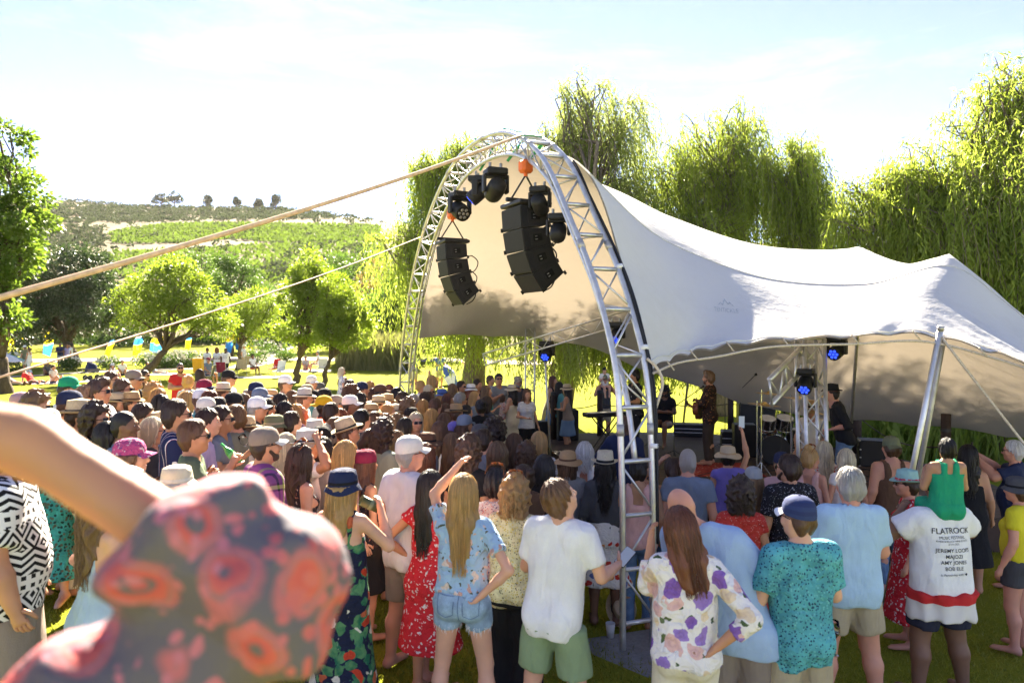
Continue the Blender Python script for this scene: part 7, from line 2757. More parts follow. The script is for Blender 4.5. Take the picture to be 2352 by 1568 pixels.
def cabinet(name, label, base, size, rz, grille=True, tilt=0, group='backline boxes on stage', mat=None, corners=False, cat='speaker'):
    root = empty(name, base, rz, label, cat, group)
    b = MB(); b.box((0, 0, size[2] / 2), size, Matrix.Rotation(tilt, 3, 'X'), .015); bo = b.build('box', mat or M_BLACK, root)
    if grille:
        b = MB(); b.box((0, -size[1] / 2 - .005, size[2] / 2), (size[0] * .9, .014, size[2] * .9), None, .004); b.build('grille', M_GRILLE, root)
    if corners:
        for sx in (-1, 1):
            for sz in (0, 1):
                b = MB(); b.box((sx * size[0] / 2, -size[1] / 2, sz * size[2]), (.05, .05, .05), None, .01); b.build('corner_guard', M_CHROME, root)
        for zz in (.35, .65):
            b = MB(); b.box((0, -size[1] / 2 - .004, size[2] * zz), (size[0], .012, .02), None, .003); b.build('edge_trim', M_ALU, root)
    for s in (-1, 1):
        b = MB(); b.box((s * (size[0] / 2 + .004), 0, size[2] * .72), (.012, .12, .04), None, .004); b.build('handle', M_BLACKM, root)
    return root


p0 = stage_at(1300, 1008)
cabinet('subwoofer', 'tall black speaker box on the left corner of the stage', p0, (.50, .50, .72), R(10))
p0 = stage_at(1709, 1045)
cabinet('speaker_cabinet', 'black speaker cabinet between singer and drums', p0, (.44, .40, .66), R(-10))
p0 = stage_at(1735, 1020)
cabinet('guitar_amplifier', 'wide black amplifier standing behind the bass drum', p0, (.80, .36, .95), R(-8))
p0 = stage_at(1678, 1032)
cabinet('flight_case', 'silver-edged flight case behind the singer', p0, (.40, .45, .42), R(-12), False, 0, 'flight cases', None, True, 'case')
p0 = stage_at(1588, 1000)
cabinet('flight_case', 'low silver-edged flight case left of the singer', p0, (.85, .45, .30), R(-12), False, 0, 'flight cases', None, True, 'case')
p0 = stage_at(2010, 1068)
cabinet('amplifier_rack', 'black amplifier rack right of the bass player', p0, (.6, .45, .5), R(-20), True, 0, 'backline boxes on stage', None, True)
p0 = stage_at(1262, 1000)
cabinet('storage_crate', 'low dark crate at the foot of the slim tower', (p0.x - .3, p0.y + .4, Z_ST), (.6, .4, .32), R(5), False, cat='crate')
p0 = at(2128, 1060, 8.4)
cabinet('stage_monitor', 'black wedge monitor behind the green child', (p0.x, p0.y + .6, gz(p0.x, p0.y)), (.62, .45, .50), R(-15))

prev = None
for px, py, lb in ((1272, 1008, 'dark stage post behind the tall speaker box'), (1378, 1000, 'dark stage post behind the keyboard'), (1500, 985, 'dark stage post behind the seated musician'), (1678, 1000, 'dark stage post right behind the singer'), (1804, 1000, 'dark stage post behind the drums'), (1968, 1040, 'dark stage post beside the bass player'), (2172, 1085, 'dark stage post at the far right')):
    p0 = stage_at(px, py) if px < 2100 else Vector((at(px, 1080, 11.3).x, 11.3, .05))
    r = .075 if px != 1968 else .09
    root = empty('stage_post', p0, 0, lb, 'post', 'posts round the stage')
    b = MB(); b.tube([(0, 0, 0), (0, 0, .55), (0, 0, 1.12 if px != 2172 else 1.35)], r, 12); b.build('shaft', plain('creosoted_post', (.035, .022, .017), .8, var=.4, scale=8), root, True)
    b = MB(); b.lathe([(r * 1.06, 1.06), (r * 1.06, 1.10), (r * .9, 1.135), (.001, 1.14)], 14); b.build('cap', M_BLACKM, root, True)
    cur = p0 + Vector((0, 0, .8))
    if prev is not None: guy('sagging rope between the stage posts ' + lb.split('post ')[1], prev, cur, .012, M_WOODD, .07, 'barrier_rope')
    prev = cur
q = MB(); c = stage_at(1640, 1078)
G = np.array([[(c.x + u * 1.5 - .75, c.y + v * 1.3 - .65, Z_ST + .008 + .004 * math.sin(u * 19) * math.sin(v * 16)) for v in np.linspace(0, 1, 14)] for u in np.linspace(0, 1, 14)])
q.grid(G); q.grid(G[::-1] - np.array([0, 0, .005]))
tag(q.build('rug', floral('oriental_rug', (.28, .04, .03), [(.45, .12, .08), (.10, .04, .06), (.50, .34, .24)], None, 16, .3, 0, .3), None, True), 'red patterned rug under the singer', 'rug')
for k in range(5):
    x0, y0 = random.uniform(2.4, 6), random.uniform(10.2, 13)
    pts = [(x0 + .5 * j + random.uniform(-.3, .3), y0 + random.uniform(-.5, .5), Z_ST + .012) for j in range(5)]
    q = MB(); q.tube(catmull(pts, 6), .008, 6)
    tag(q.build('stage_cable', M_CABLE, None, True), ['black cable winding across the boards by the keyboard', 'black cable across the boards before the singer', 'black cable beside the red rug', 'black cable running to the drums', 'black cable along the stage front'][k], 'cable')


def clear_glass():
    t = NT('clear_glass')
    g = t.n('BsdfGlass'); g.inputs['Roughness'].default_value = .02; g.inputs['IOR'].default_value = 1.15
    t.link(g.outputs[0], t.out.inputs['Surface'])
    return t.mat


M_CLEAR = clear_glass()
M_BOTTLE = plain('green_bottle_glass', (.05, .30, .06), .1, spec=.6)
M_SCREEN = plain('phone_screen', (.55, .60, .62), .15, var=.1)
M_AMBER = plain('beer', (.75, .36, .02), .2, var=.1)


def phone(label, p, rot, lit=True):
    root = empty('smartphone', p, 0, label, 'phone', 'phones held by people')
    root.rotation_euler = rot
    b = MB(); b.box((0, 0, 0), (.074, .010, .150), None, .006); b.build('case', M_BLACK, root)
    b = MB(); b.box((0, -.0065, 0), (.067, .002, .138)); b.build('screen', M_SCREEN if lit else M_BLACK, root)
    return root


phone('smartphone with a white screen in the hands of the white T-shirt', boy['hand'](1) + Vector((.01, -.02, .035)), (R(-55), R(25), R(-35)))
phone('smartphone held high in front of the drums', phone_w['hand'](1) + Vector((.0, .0, .07)), (R(0), 0, R(0)))
phone('smartphone held up by the white-haired person at the right edge', old['hand'](-1) + Vector((0, 0, .06)), (0, 0, R(50)), False)


def wine_glass(label, p, tilt=(0, 0, 0), wine=None):
    root = empty('wine_glass', p, 0, label, 'glass', 'wine glasses in hands')
    root.rotation_euler = tilt
    b = MB(); b.lathe([(.034, 0), (.006, .005), (.004, .085), (.018, .10), (.040, .135), (.041, .165), (.034, .205), (.033, .205), (.039, .165), (.038, .137), (.017, .103), (.001, .098)], 18); b.build('bowl_and_stem', M_CLEAR, root, True)
    if wine:
        b = MB(); b.lathe([(.001, .10), (.017, .104), (.036, .137), (.001, .138)], 16); b.build('wine', wine, root, True)
    return root


wine_glass('empty wine glass tipped up by the dark blue shirt', wine_man['hand'](1) + Vector((.0, -.02, -.02)), (R(20), R(-20), 0))
wine_glass('wine glass hanging from the hand of the leaning bald person', bald['hand'](1) + Vector((.02, -.02, -.16)), (0, 0, 0), plain('red_wine', (.12, .005, .01), .1))
h = green_man['hand'](1)
root = empty('beer_bottle', h + Vector((.02, .02, -.06)), 0, 'green beer bottle lifted to drink', 'bottle')
root.rotation_euler = (R(0), R(-52), R(-20))
b = MB(); b.lathe([(.001, 0), (.030, .002), (.031, .13), (.026, .155), (.013, .185), (.0125, .235), (.001, .236)], 16); b.build('glass_body', M_BOTTLE, root, True)
b = MB(); b.lathe([(.0318, .05), (.0318, .11)], 16); b.build('paper_label', plain('green_label', (.15, .45, .12), .7), root, True)
h = hat_w['hand'](1)
root = empty('drink_tumbler', h + Vector((.01, -.01, -.07)), 0, 'dark green tumbler raised by the black bucket hat', 'cup')
root.rotation_euler = (R(20), R(-58), 0)
b = MB(); b.lathe([(.001, 0), (.033, .001), (.037, .145), (.033, .145), (.031, .01), (.001, .01)], 18); b.build('body', plain('tumbler_green', (.05, .075, .035), .45), root, True)
b = MB(); b.lathe([(.0375, .06), (.0377, .085)], 18); b.build('logo_band', plain('pale_logo', (.12, .16, .10), .6), root, True)
h = beer_w['hand'](1)
root = empty('beer_cup', h + Vector((-.01, -.05, -.04)), 0, 'clear cup half full of amber beer', 'cup')
b = MB(); b.lathe([(.001, 0), (.033, .001), (.042, .14), (.041, .14), (.032, .004), (.001, .004)], 18); b.build('cup_wall', M_CLEAR, root, True)
b = MB(); b.lathe([(.001, .005), (.031, .006), (.036, .075), (.001, .076)], 18); b.build('beer', M_AMBER, root, True)
p0 = ground_at(1402, 1470)
root = empty('plastic_cup', p0 + Vector((0, 0, .03)), 0, 'clear plastic cup standing on the arch base plate', 'cup')
b = MB(); b.lathe([(.001, 0), (.030, .001), (.044, .13), (.043, .13), (.029, .004), (.001, .004)], 18); b.build('cup_wall', plain('frosted_plastic', (.5, .5, .48), .35), root, True)
p0 = ground_at(1420, 1450)
root = empty('straw_hat', p0 + Vector((.05, .2, .03)), 0, 'straw hat lying on the arch base plate', 'hat')
for n_, m_ in hat_parts('panama'):
    ob = m_.build(n_, strawmat('straw') if n_ == 'hat' else cloth('black'), root, True); ob.rotation_euler = (R(60), 0, 0); ob.location = (0, 0, .12)
# ================================================================== the lawn beyond the crowd
def path_strip(name, pts, w, mat, dz=.012):
    P = catmull([(p[0], p[1], 0) for p in pts], 10)
    T = np.gradient(P, axis=0)
    T /= np.linalg.norm(T, axis=1)[:, None]
    Nn = np.stack([-T[:, 1], T[:, 0], 0 * T[:, 0]], 1)
    G = np.stack([P + Nn * w * k for k in (-.5, -.25, 0, .25, .5)], 1)
    G[:, :, 2] = ground(G[:, :, 0], G[:, :, 1]) + dz
    q = MB(); q.grid(G)
    return tag(q.build(name, mat, None, True), kind='structure')


M_PATH = plain('gravel_path', (.42, .36, .28), .95, var=.25, scale=3, bump=.5)
g1 = [ground_at(x, y) for x, y in ((-60, 868), (60, 864), (190, 856), (330, 850), (450, 847), (560, 842), (640, 828))]
path_strip('path', g1, 1.3, M_PATH, .03)
g2 = [ground_at(x, y) for x, y in ((560, 842), (620, 815), (660, 798), (690, 788))]
path_strip('path', g2, 1.6, M_PATH, .035)
M_EARTH = plain('pale_earth_road', (.44, .36, .27), .95, var=.2, scale=2)
path_strip('road', [(-70, 58), (-40, 57), (-10, 58), (10, 60)], 5, M_EARTH, .05)

M_ROSEW = plain('white_rose', (.72, .70, .62), .8, var=.1)


def bush(name, label, c, rx, ry, rz, leafm, n=900, L=.10, W=.06, seed=1, flowers=0, fm=None, group=None):
    rng = np.random.default_rng(seed)
    root = empty(name, c, 0, label, 'bush', group)
    st = MB()
    for k in range(7):
        a = rng.uniform(0, 6.3)
        st.tube(branch_path((0, 0, 0), (rx * .6 * math.cos(a), ry * .6 * math.sin(a), rz * rng.uniform(.9, 1.5)), rng, .2, 5), np.linspace(.02, .006, 5), 5)
    st.build('stem', M_BARK, root, True)
    u = rng.normal(0, 1, (n, 3))
    u /= np.linalg.norm(u, axis=1)[:, None]
    lump = 1 + .22 * np.sin(5 * u[:, :1] + seed) * np.sin(6 * u[:, 1:2] + 2)
    C = u * np.array([rx, ry, rz]) * (rng.random((n, 1)) ** .3) * lump
    C[:, 2] = C[:, 2] + rz * .95
    C = C[C[:, 2] > .03]
    V, F = leaves(C, u[:len(C)] + rng.normal(0, .5, (len(C), 3)), L, W, rng, .1)
    link('foliage', np_mesh('foliage', V, F, mats=[leafm]), root)
    if flowers:
        u = rng.normal(0, 1, (flowers, 3)); u[:, 2] = abs(u[:, 2]); u /= np.linalg.norm(u, axis=1)[:, None]
        C = u * np.array([rx, ry, rz]) * 1.02; C[:, 2] += rz * .95
        V, F = leaves(np.repeat(C, 4, 0), rng.normal(0, 1, (flowers * 4, 3)) + np.repeat(u, 4, 0), .13, .12, rng, 0)
        o = link('blossom', np_mesh('blossom', V, F, mats=[fm or M_ROSEW]), root); o['kind'] = 'stuff'
    return root


k = 0
for px, py, rx, rz, fl, lb in ((345, 846, .8, .45, 60, 'white rose bush leftmost in the bed by the leaning trunk'), (378, 845, .9, .5, 70, 'white rose bush second in the bed by the leaning trunk'), (412, 843, .9, .5, 70, 'white rose bush third in the bed by the leaning trunk'), (440, 841, .8, .45, 60, 'white rose bush next to the yellow bin'),
                               (250, 848, .5, .4, 40, 'small white rose bush behind the navy chair'), (160, 850, .5, .4, 35, 'small white rose bush behind the two standing friends'), (30, 853, .7, .55, 45, 'white rose bush beside the tall tree on the left'),
                               (600, 818, .9, .5, 50, 'white flower bush left of the curving path'), (628, 811, .8, .5, 50, 'white flower bush further up the curving path'), (655, 830, .5, .35, 0, 'low green bush at the foot of the garden trees'), (590, 835, .6, .4, 30, 'flower bush behind the tan chairs')):
    p = ground_at(px, py)
    sc = p.y / 40
    bush('rose_bush', lb, p, rx * sc * 1.3, rx * sc * .8, rz * sc, M_MID, 900, .13, .09, 200 + k, fl, None, 'flower bushes in the garden'); k += 1
rng = np.random.default_rng(77)
pts = []
for px in np.linspace(-40, 940, 900):
    p = ground_at(px + rng.uniform(-4, 4), 785 + rng.uniform(-3, 6))
    pts.append((p.x, p.y, p.z + rng.uniform(0, .8) * rng.random()))
V, F = tufts(np.array(pts), .55, .5, rng, 4)
tag(link('hedge', np_mesh('hedge', V, F, mats=[M_MID])), 'low clipped hedge along the far edge of the lawn', 'hedge', kind='stuff')
M_REED = leafmat('reed_blade', (.10, .115, .035), (.22, .21, .08), (.35, .36, .10), .35)


def blades(P, h, w, rng, bend=.3):
    n = len(P)
    a = rng.uniform(0, 2 * PI, n)
    hh = h * rng.uniform(.55, 1.2, n)
    ww = w * rng.uniform(.7, 1.3, n)
    side = np.stack([np.cos(a), np.sin(a), 0 * a], 1) * ww[:, None] / 2
    bd_ = rng.normal(0, bend, (n, 2)) * hh[:, None]
    mid = P + np.stack([bd_[:, 0] * .3, bd_[:, 1] * .3, hh * .55], 1)
    tip = P + np.stack([bd_[:, 0], bd_[:, 1], hh], 1)
    V = np.stack([P - side, P + side, mid + side * .8, tip, mid - side * .8], 1)
    return V.reshape(-1, 3), np.arange(n)[:, None] * 5 + np.array([[0, 1, 2, 3, 4]])


pts = []
for _ in range(5200):
    px = rng.uniform(775, 960); d = rng.uniform(46, 54)
    x = (px - 1176) / FPX * d
    pts.append((x, d, gz(x, d)))
V, F = blades(np.array(pts), 2.3, .10, rng, .22)
tag(link('reed_bed', np_mesh('reed_bed', V, F, mats=[M_REED])), 'tall dry reeds at the back of the open lawn', 'reeds', kind='stuff')
pts = []
for _ in range(5200):
    x = rng.uniform(6.5, 15); y = 15.2 + rng.uniform(0, 3.2) - (x - 7) * .12
    pts.append((x, y, gz(x, y)))
V, F = blades(np.array(pts), 1.25, .035, rng, .4)
tag(link('reed_bed', np_mesh('reed_bed', V, F, mats=[leafmat('reed_green', (.06, .13, .015), (.20, .26, .05), (.42, .52, .06), .45)])), 'sunlit green reeds behind the right of the stage', 'reeds', kind='stuff')

M_FY = None


def flag_mat(k):
    key = ('flag', k)
    if key not in MATS:
        t = NT('flag_cloth_' + k)
        sp = t.n('SeparateXYZ'); v = t.coord(); t.link(v, sp.inputs[0])
        wv = t.math('ADD', sp.outputs[2], t.math('MULTIPLY', t.math('SINE', t.math('MULTIPLY', sp.outputs[0], 5.0)), .10))
        y_, b_, w_ = (.80, .62, .01), (.04, .22, .62), (.75, .78, .80)
        st = {'yellow': [(0, b_), (.30, w_), (.33, y_)], 'blue': [(0, y_), (.42, w_), (.47, b_)], 'mix': [(0, y_), (.40, b_), (.62, w_)], 'low': [(0, b_), (.35, y_), (.75, w_)]}[k]
        t.surf(t.ramp(t.math('DIVIDE', wv, 2.4), st, 'CONSTANT'), .7, 0, .2, None, 0, .45, None)
        MATS[key] = t.mat
    return MATS[key]


def feather_flag(label, base, H, W, k, lean=0.0, text=None, seed=0):
    root = empty('feather_flag', base, R(12), label, 'flag', 'yellow and blue feather flags')
    b = MB()
    pp = [(0, 0, 0), (lean * .3, 0, H * .4), (lean * .7, 0, H * .75), (lean + W * .25, 0, H * .97), (lean + W * .75, 0, H)]
    b.tube(catmull(pp, 6), .022, 6); b.build('pole', M_ALUD, root, True)
    n, m = 22, 8
    Hc = H * .74
    G = np.zeros((n, m, 3))
    for i in range(n):
        t = i / (n - 1)
        z = H * .26 + Hc * t
        xl = np.interp(z, [p[2] for p in pp], [p[0] for p in pp])
        wd = W * (1 - max(0, (t - .75) / .25) ** 2 * .75) * (1 - .25 * (1 - t) ** 2)
        for j in range(m):
            q = j / (m - 1)
            G[i, j] = (xl + wd * q, .05 * math.sin(q * 5 + t * 7 + seed), z - .22 * q * (1 - t))
    b = MB(); b.grid(G); c = b.build('banner', flag_mat(k), root, True)
    c.location = (0, 0, 0)
    G2 = G.copy()
    G2[:, :, 2] -= H * .26
    for v, q in zip(c.data.vertices, G2.reshape(-1, 3)): v.co = q
    c.location = (0, 0, H * .26)
    if text:
        V, Fc = text_mesh(text, W * .62)
        if len(V):
            x0, x1 = V[:, 0].min(), V[:, 0].max()
            ln = x1 - x0
            k_ = min(1.0, Hc * .55 / ln)
            W_ = [(np.interp(H * .26 + Hc * .34 + (x - x0) * k_, [p[2] for p in pp], [p[0] for p in pp]) + W * .70 - y * k_, -.09, Hc * .34 + (x - x0) * k_) for x, y, _ in V]
            me = bpy.data.meshes.new('lettering'); me.from_pydata(W_, [], Fc); me.materials.append(plain('flag_blue_ink', (.05, .25, .6), .7))
            link('lettering', me, c)
    return root


for i, (px, pb, pt, w, kk, ln, tx, lb) in enumerate([(96, 836, 745, 21, 'yellow', .25, 'smile', 'tall yellow feather flag near the dark tree on the left'), (50, 800, 765, 14, 'blue', 0, None, 'small blue and yellow flag leftmost behind the walkers'), (18, 800, 768, 14, 'blue', 0, None, 'blue flag at the left edge behind the trunk'),
                                                 (236, 836, 780, 12, 'blue', .35, None, 'blue and yellow flag leaning over the navy chair'), (304, 836, 772, 18, 'mix', .1, 'smile', 'blue and yellow flag left of the leaning trunk'), (343, 815, 776, 12, 'low', .1, None, 'pale yellow flag just right of the leaning trunk'),
                                                 (352, 822, 774, 18, 'yellow', .1, None, 'yellow and blue flag in the group right of the leaning trunk'), (424, 812, 770, 12, 'mix', .1, None, 'pale flag among the low branches of the leaning tree'), (514, 830, 732, 17, 'yellow', .35, 'smile', 'tall yellow flag between the leaning tree and the slender tree'),
                                                 (540, 812, 770, 9, 'low', .1, None, 'narrow blue flag just right of the tall yellow flag'), (566, 806, 772, 14, 'mix', .3, None, 'blue and white flag right of the slender tree')]):
    p = ground_at(px, pb)
    H = (pb - pt) * p.y / FPX
    feather_flag(lb, p, H, w * p.y / FPX, kk, ln * p.y / 40, tx, i)

p = ground_at(456, 858)
wb = empty('wheelie_bin', p, R(8), 'bright yellow wheelie bin beside the path', 'bin')
b = MB(); b.raw([(-.24, -.24, .06), (.24, -.24, .06), (.24, .26, .06), (-.24, .26, .06), (-.29, -.30, .92), (.29, -.30, .92), (.29, .34, .92), (-.29, .34, .92)], [(3, 2, 1, 0), (0, 1, 5, 4), (1, 2, 6, 5), (2, 3, 7, 6), (3, 0, 4, 7)])
b.build('body', plain('yellow_plastic', (.85, .42, .01), .5, var=.08), wb)
b = MB(); b.box((0, .02, .95), (.62, .70, .06), Matrix.Rotation(R(3), 3, 'X'), .02); b.build('lid', plain('yellow_plastic', (.85, .42, .01)), wb)
for s in (-1, 1):
    b = MB(); b.tube([(s * .24, .30, .10), (s * .30, .30, .10)], .10, 14); b.build('wheel', M_BLACK, wb)
b = MB(); b.tube([(-.22, .38, .9), (.22, .38, .9)], .018, 7); b.build('handle', M_BLACK, wb)


def camp_chair(label, p, rz, mat, s=1.0):
    r = empty('camp_chair', p, rz, label, 'chair', 'folding chairs on the lawn')
    b = MB(); b.box((0, 0, .42 * s), (.52 * s, .48 * s, .03 * s), Matrix.Rotation(R(-6), 3, 'X'), .01); b.build('seat', mat, r)
    b = MB(); b.box((0, -.26 * s, .72 * s), (.52 * s, .03 * s, .58 * s), Matrix.Rotation(R(14), 3, 'X'), .01); b.build('backrest', mat, r)
    for x in (-1, 1):
        b = MB(); b.tube([(x * .27 * s, .24 * s, .0), (x * .27 * s, -.20 * s, .44 * s), (x * .27 * s, -.33 * s, 1.0 * s)], .013, 6); b.build('leg', M_ALUD, r)
        b = MB(); b.tube([(x * .27 * s, -.26 * s, .0), (x * .27 * s, .22 * s, .44 * s), (x * .27 * s, .24 * s, .62 * s)], .013, 6); b.build('leg', M_ALUD, r)
        b = MB(); b.box((x * .29 * s, 0, .63 * s), (.06 * s, .48 * s, .025 * s), None, .008); b.build('armrest', M_BLACK, r)
    return r


for px, py, rz, mt, lb in ((193, 872, 150, 'navy', 'navy folding chair beside the pram on the left lawn'), (556, 862, 20, 'khaki', 'front tan folding chair facing away'), (573, 852, 20, 'khaki', 'rear tan folding chair behind the front one'), (628, 862, 150, 'red', 'red folding chair under the garden tree'), (640, 868, 160, 'white', 'white folding chair with slatted back near the blankets'), (738, 860, 170, 'offwhite', 'off-white folding chair at the twin trees'), (478, 882, 100, 'charcoal', 'dark folding chair behind the red T-shirt'), (512, 872, 0, 'maroon', 'maroon folding chair by the festival crew')):
    camp_chair(lb, ground_at(px, py), R(rz), cloth(mt))
p = ground_at(384, 893)
tb = empty('folding_table', p, R(10), 'small metal folding table left of the red T-shirt', 'table')
b = MB(); b.box((0, 0, .68), (.8, .5, .02), None, .004); b.build('table_top', M_ALUD, tb)
for sx in (-1, 1):
    for sy in (-1, 1):
        b = MB(); b.tube([(sx * .36, sy * .22, 0), (sx * .36, sy * .22, .67)], .014, 6); b.build('leg', M_ALUD, tb)
p = ground_at(215, 872)
pr = empty('pram', p, R(60), 'dark pram with hood beside the navy chair', 'pram')
b = MB(); b.lathe([(.001, .40), (.22, .42), (.27, .60), (.28, .62)], 16, fn=lambda t, r, z, k: (r * 1.3 * math.cos(t), r * .8 * math.sin(t), z)); b.build('seat_tub', cloth('charcoal'), pr, True)
b = MB(); b.lathe([(.28, .62), (.26, .80), (.15, .93), (.001, .95)], 16, fn=lambda t, r, z, k: (r * 1.1 * math.cos(t) - .12, r * .8 * math.sin(t), z)); b.build('hood', cloth('navy'), pr, True)
b = MB(); b.tube(catmull([(.25, -.2, .5), (.55, -.2, .95), (.60, 0, 1.0), (.55, .2, .95), (.25, .2, .5)], 5), .014, 6); b.build('handle', M_BLACK, pr, True)
for sx in (-1, 1):
    for sy in (-1, 1):
        b = MB(); b.tube([(sx * .32, sy * .22, .14), (sx * .32, sy * .26, .14)], .14, 16); b.build('wheel', M_BLACK, pr)
    b = MB(); b.tube([(sx * .32, -.22, .14), (0, -.20, .45)], .012, 6); b.build('frame', M_ALUD, pr)


def parasol(label, p, r, h, m1, m2, tilt=0.0):
    rt = empty('parasol', p, 0, label, 'parasol'); rt.rotation_euler = (0, tilt, 0)
    b = MB(); b.tube([(0, 0, 0), (0, 0, h)], .02, 7); b.build('pole', M_ALUD, rt)
    for k in range(8):
        a0, a1 = k * PI / 4, (k + 1) * PI / 4
        am = (a0 + a1) / 2
        G = np.zeros((5, 5, 3))
        for i in range(5):
            for j in range(5):
                q = i / 4; a = a0 + (a1 - a0) * j / 4
                rr = r * q * (1 - .05 * math.sin(j / 4 * PI) * q)
                G[i, j] = (rr * math.cos(a), rr * math.sin(a), h - .42 * r * q ** 1.6 - .03 * math.sin(j / 4 * PI) * q)
        b = MB(); b.grid(G); b.build('panel', (m1, m2)[k % 2], rt, True)
    return rt


parasol('teal and white parasol behind the tall tree on the left', ground_at(8, 862), 1.15, 1.35, cloth('mint'), cloth('white'))
p = ground_at(1000, 884)
parasol('white and blue beach umbrella lying tilted under the willow', p + Vector((.1, .3, .15)), 1.15, 1.0, cloth('white'), cloth('blue'), R(60))


def blanket(label, p, sx, sy, rz, mat):
    G = np.array([[(u * sx - sx / 2, v * sy - sy / 2, 0) for v in np.linspace(0, 1, 10)] for u in np.linspace(0, 1, 10)])
    c, s = math.cos(rz), math.sin(rz)
    X = G[:, :, 0] * c - G[:, :, 1] * s + p.x
    Y = G[:, :, 0] * s + G[:, :, 1] * c + p.y
    G = np.stack([X, Y, ground(X, Y) + .03 + .012 * np.sin(X * 5) * np.sin(Y * 7)], 2)
    q = MB(); q.grid(G); q.grid(G[::-1] - np.array([0, 0, .012]))
    return tag(q.build('picnic_blanket', mat, None, True), label, 'blanket', 'picnic blankets on the lawn')


CHK = stripes('check_blanket', (.62, .60, .58), (.20, .24, .34), 4, 0, .5)
PNK = stripes('pink_blanket', (.62, .42, .40), (.70, .62, .58), 5, 1, .5)
for px, py, sx, sy, m, lb in ((85, 880, 3.2, 1.8, PNK, 'pink striped picnic blanket at the left edge'), (250, 874, 2.6, 1.8, CHK, 'checked picnic blanket under the white hat'), (370, 860, 2.0, 1.4, CHK, 'checked picnic blanket left of the red T-shirt'), (590, 867, 2.4, 1.4, cloth('offwhite'), 'pale blanket in front of the tan chairs'), (700, 852, 3.4, 1.8, CHK, 'wide checked blanket under the twin trees')):
    blanket(lb, ground_at(px, py), sx, sy, .2, m)

LG = 'people on the lawn'


def lawn_person(px, pyfeet, *a, **k):
    p = ground_at(px, pyfeet)
    k.setdefault('group', LG)
    k['d'] = p.y
    k['z'] = p.z
    return person(px, 800, *a, **k)


lawn_person(30, 884, 1.75, ('tee', 'taupe'), ('trousers', 'khaki'), ('short', 'brown'), legs='flat', recl=R(62), face=100, armr='prop', arml='prop', shoes='brown', label='person in khaki trousers lying back at the left edge')
lawn_person(72, 880, 1.78, ('tee', 'red'), ('trousers', 'navy'), ('short', 'dkbrown'), legs='flat', recl=R(48), face=110, armr='prop', arml='prop', label='person in red T-shirt reclining on the pink blanket')
lawn_person(122, 880, 1.72, ('tee', 'offwhite'), ('shorts', 'navy'), ('short', 'black'), legs='ground', face=100, armr='lap', arml='lap', label='person in off-white T-shirt sitting on the pink blanket')
lawn_person(110, 862, 1.72, ('tank', 'charcoal'), ('shorts', 'black'), ('short', 'black'), ('cap', 'grey'), legs='ground', face=150, armr='lap', arml='lap', skin_='brown', label='person in charcoal vest and grey cap crouching on the grass')
lawn_person(57, 858, 1.78, ('tee', 'olive'), ('shorts', 'offwhite'), ('short', 'brown'), ('cap', 'white'), legs='stride', face=-70, label='person in olive T-shirt and white cap strolling on the far lawn')
lawn_person(67, 862, 1.68, ('tank', 'white'), ('trousers', 'white'), ('bun', 'brown'), legs='stride', fem=True, face=-80, armr='front', label='person all in white strolling on the far lawn')
lawn_person(138, 846, 1.78, ('tee', 'navy'), ('shorts', 'grey'), ('buzz', 'black'), face=160, armr='front', arml='front', skin_='brown', label='person in navy T-shirt standing left of two friends on the lawn')
lawn_person(154, 845, 1.66, ('tee', 'lilac'), ('shorts', 'navy'), ('mid', 'brown'), fem=True, face=120, label='person in lilac top, left of the two friends on the lawn')
lawn_person(163, 847, 1.72, ('tee', 'white'), ('trousers', 'ltdenim'), ('short', 'black'), face=-110, label='person in white T-shirt and jeans, right of two friends on the lawn')
lawn_person(258, 872, 1.66, ('tank', 'white'), ('skirt', 'denim', {'hem': .7}), ('mid', 'brown'), ('bucket', 'white'), legs='ground', fem=True, face=120, armr='lap', arml='lap', label='person in white sun hat sitting on a picnic blanket')
lawn_person(281, 862, 1.66, ('tee', 'white'), ('shorts', 'navy'), ('short', 'black'), legs='ground', face=150, armr='lap', arml='lap', label='person in white T-shirt sitting behind the white sun hat')
lawn_person(356, 858, 1.70, ('tee', 'grey'), ('trousers', 'offwhite'), ('short', 'dkbrown'), legs='flat', recl=R(40), face=90, armr='prop', arml='prop', label='person in grey lying on the blanket beyond the crowd')
crew = []
for px, bt, lb, hc, sk in ((476, 'navy', 'left of the three festival crew in white T-shirts', 'bun', 'brown'), (498, 'ltdenim', 'middle of the three festival crew in white T-shirts, pale jeans', 'curly', 'brown'), (518, 'black', 'right of the three festival crew in white T-shirts', 'buzz', 'dark')):
    crew.append(lawn_person(px, 869, 1.74, ('tee', 'white', {'loose': .015}), ('trousers', bt), (hc, 'red' if px == 498 else 'black'), fem=px < 510, face=172, armr='front' if px != 518 else 'down', arml='front' if px != 518 else 'down', skin_=sk, label=lb))
for c in crew: lettering(c, [('FLAT', .09, 1), ('ROCK', .09, 1)], M_INK, 'front', 1.36)
lawn_person(478, 880, 1.76, ('tee', 'slate'), ('shorts', 'navy'), ('short', 'grey'), ('cap', 'maroon'), legs='sit', face=110, armr='lap', arml='lap', glasses=True, label='person in maroon cap seated on a folding chair')
lawn_person(560, 850, 1.70, ('blouse', BLUEFS), ('shorts', 'khaki'), ('short', 'grey'), ('cap', 'white'), face=100, label='person in white cap standing behind the tan chairs')
lawn_person(580, 862, 1.72, ('tee', 'white'), ('shorts', 'red'), ('short', 'black'), legs='sit', face=120, armr='lap', arml='lap', skin_='brown', label='person in white T-shirt and red shorts seated by the tan chairs')
lawn_person(702, 850, 1.72, ('tee', 'grey'), ('shorts', 'maroon'), ('short', 'dkbrown'), legs='ground', face=150, armr='lap', arml='lap', label='person in grey T-shirt sitting under the twin trees')
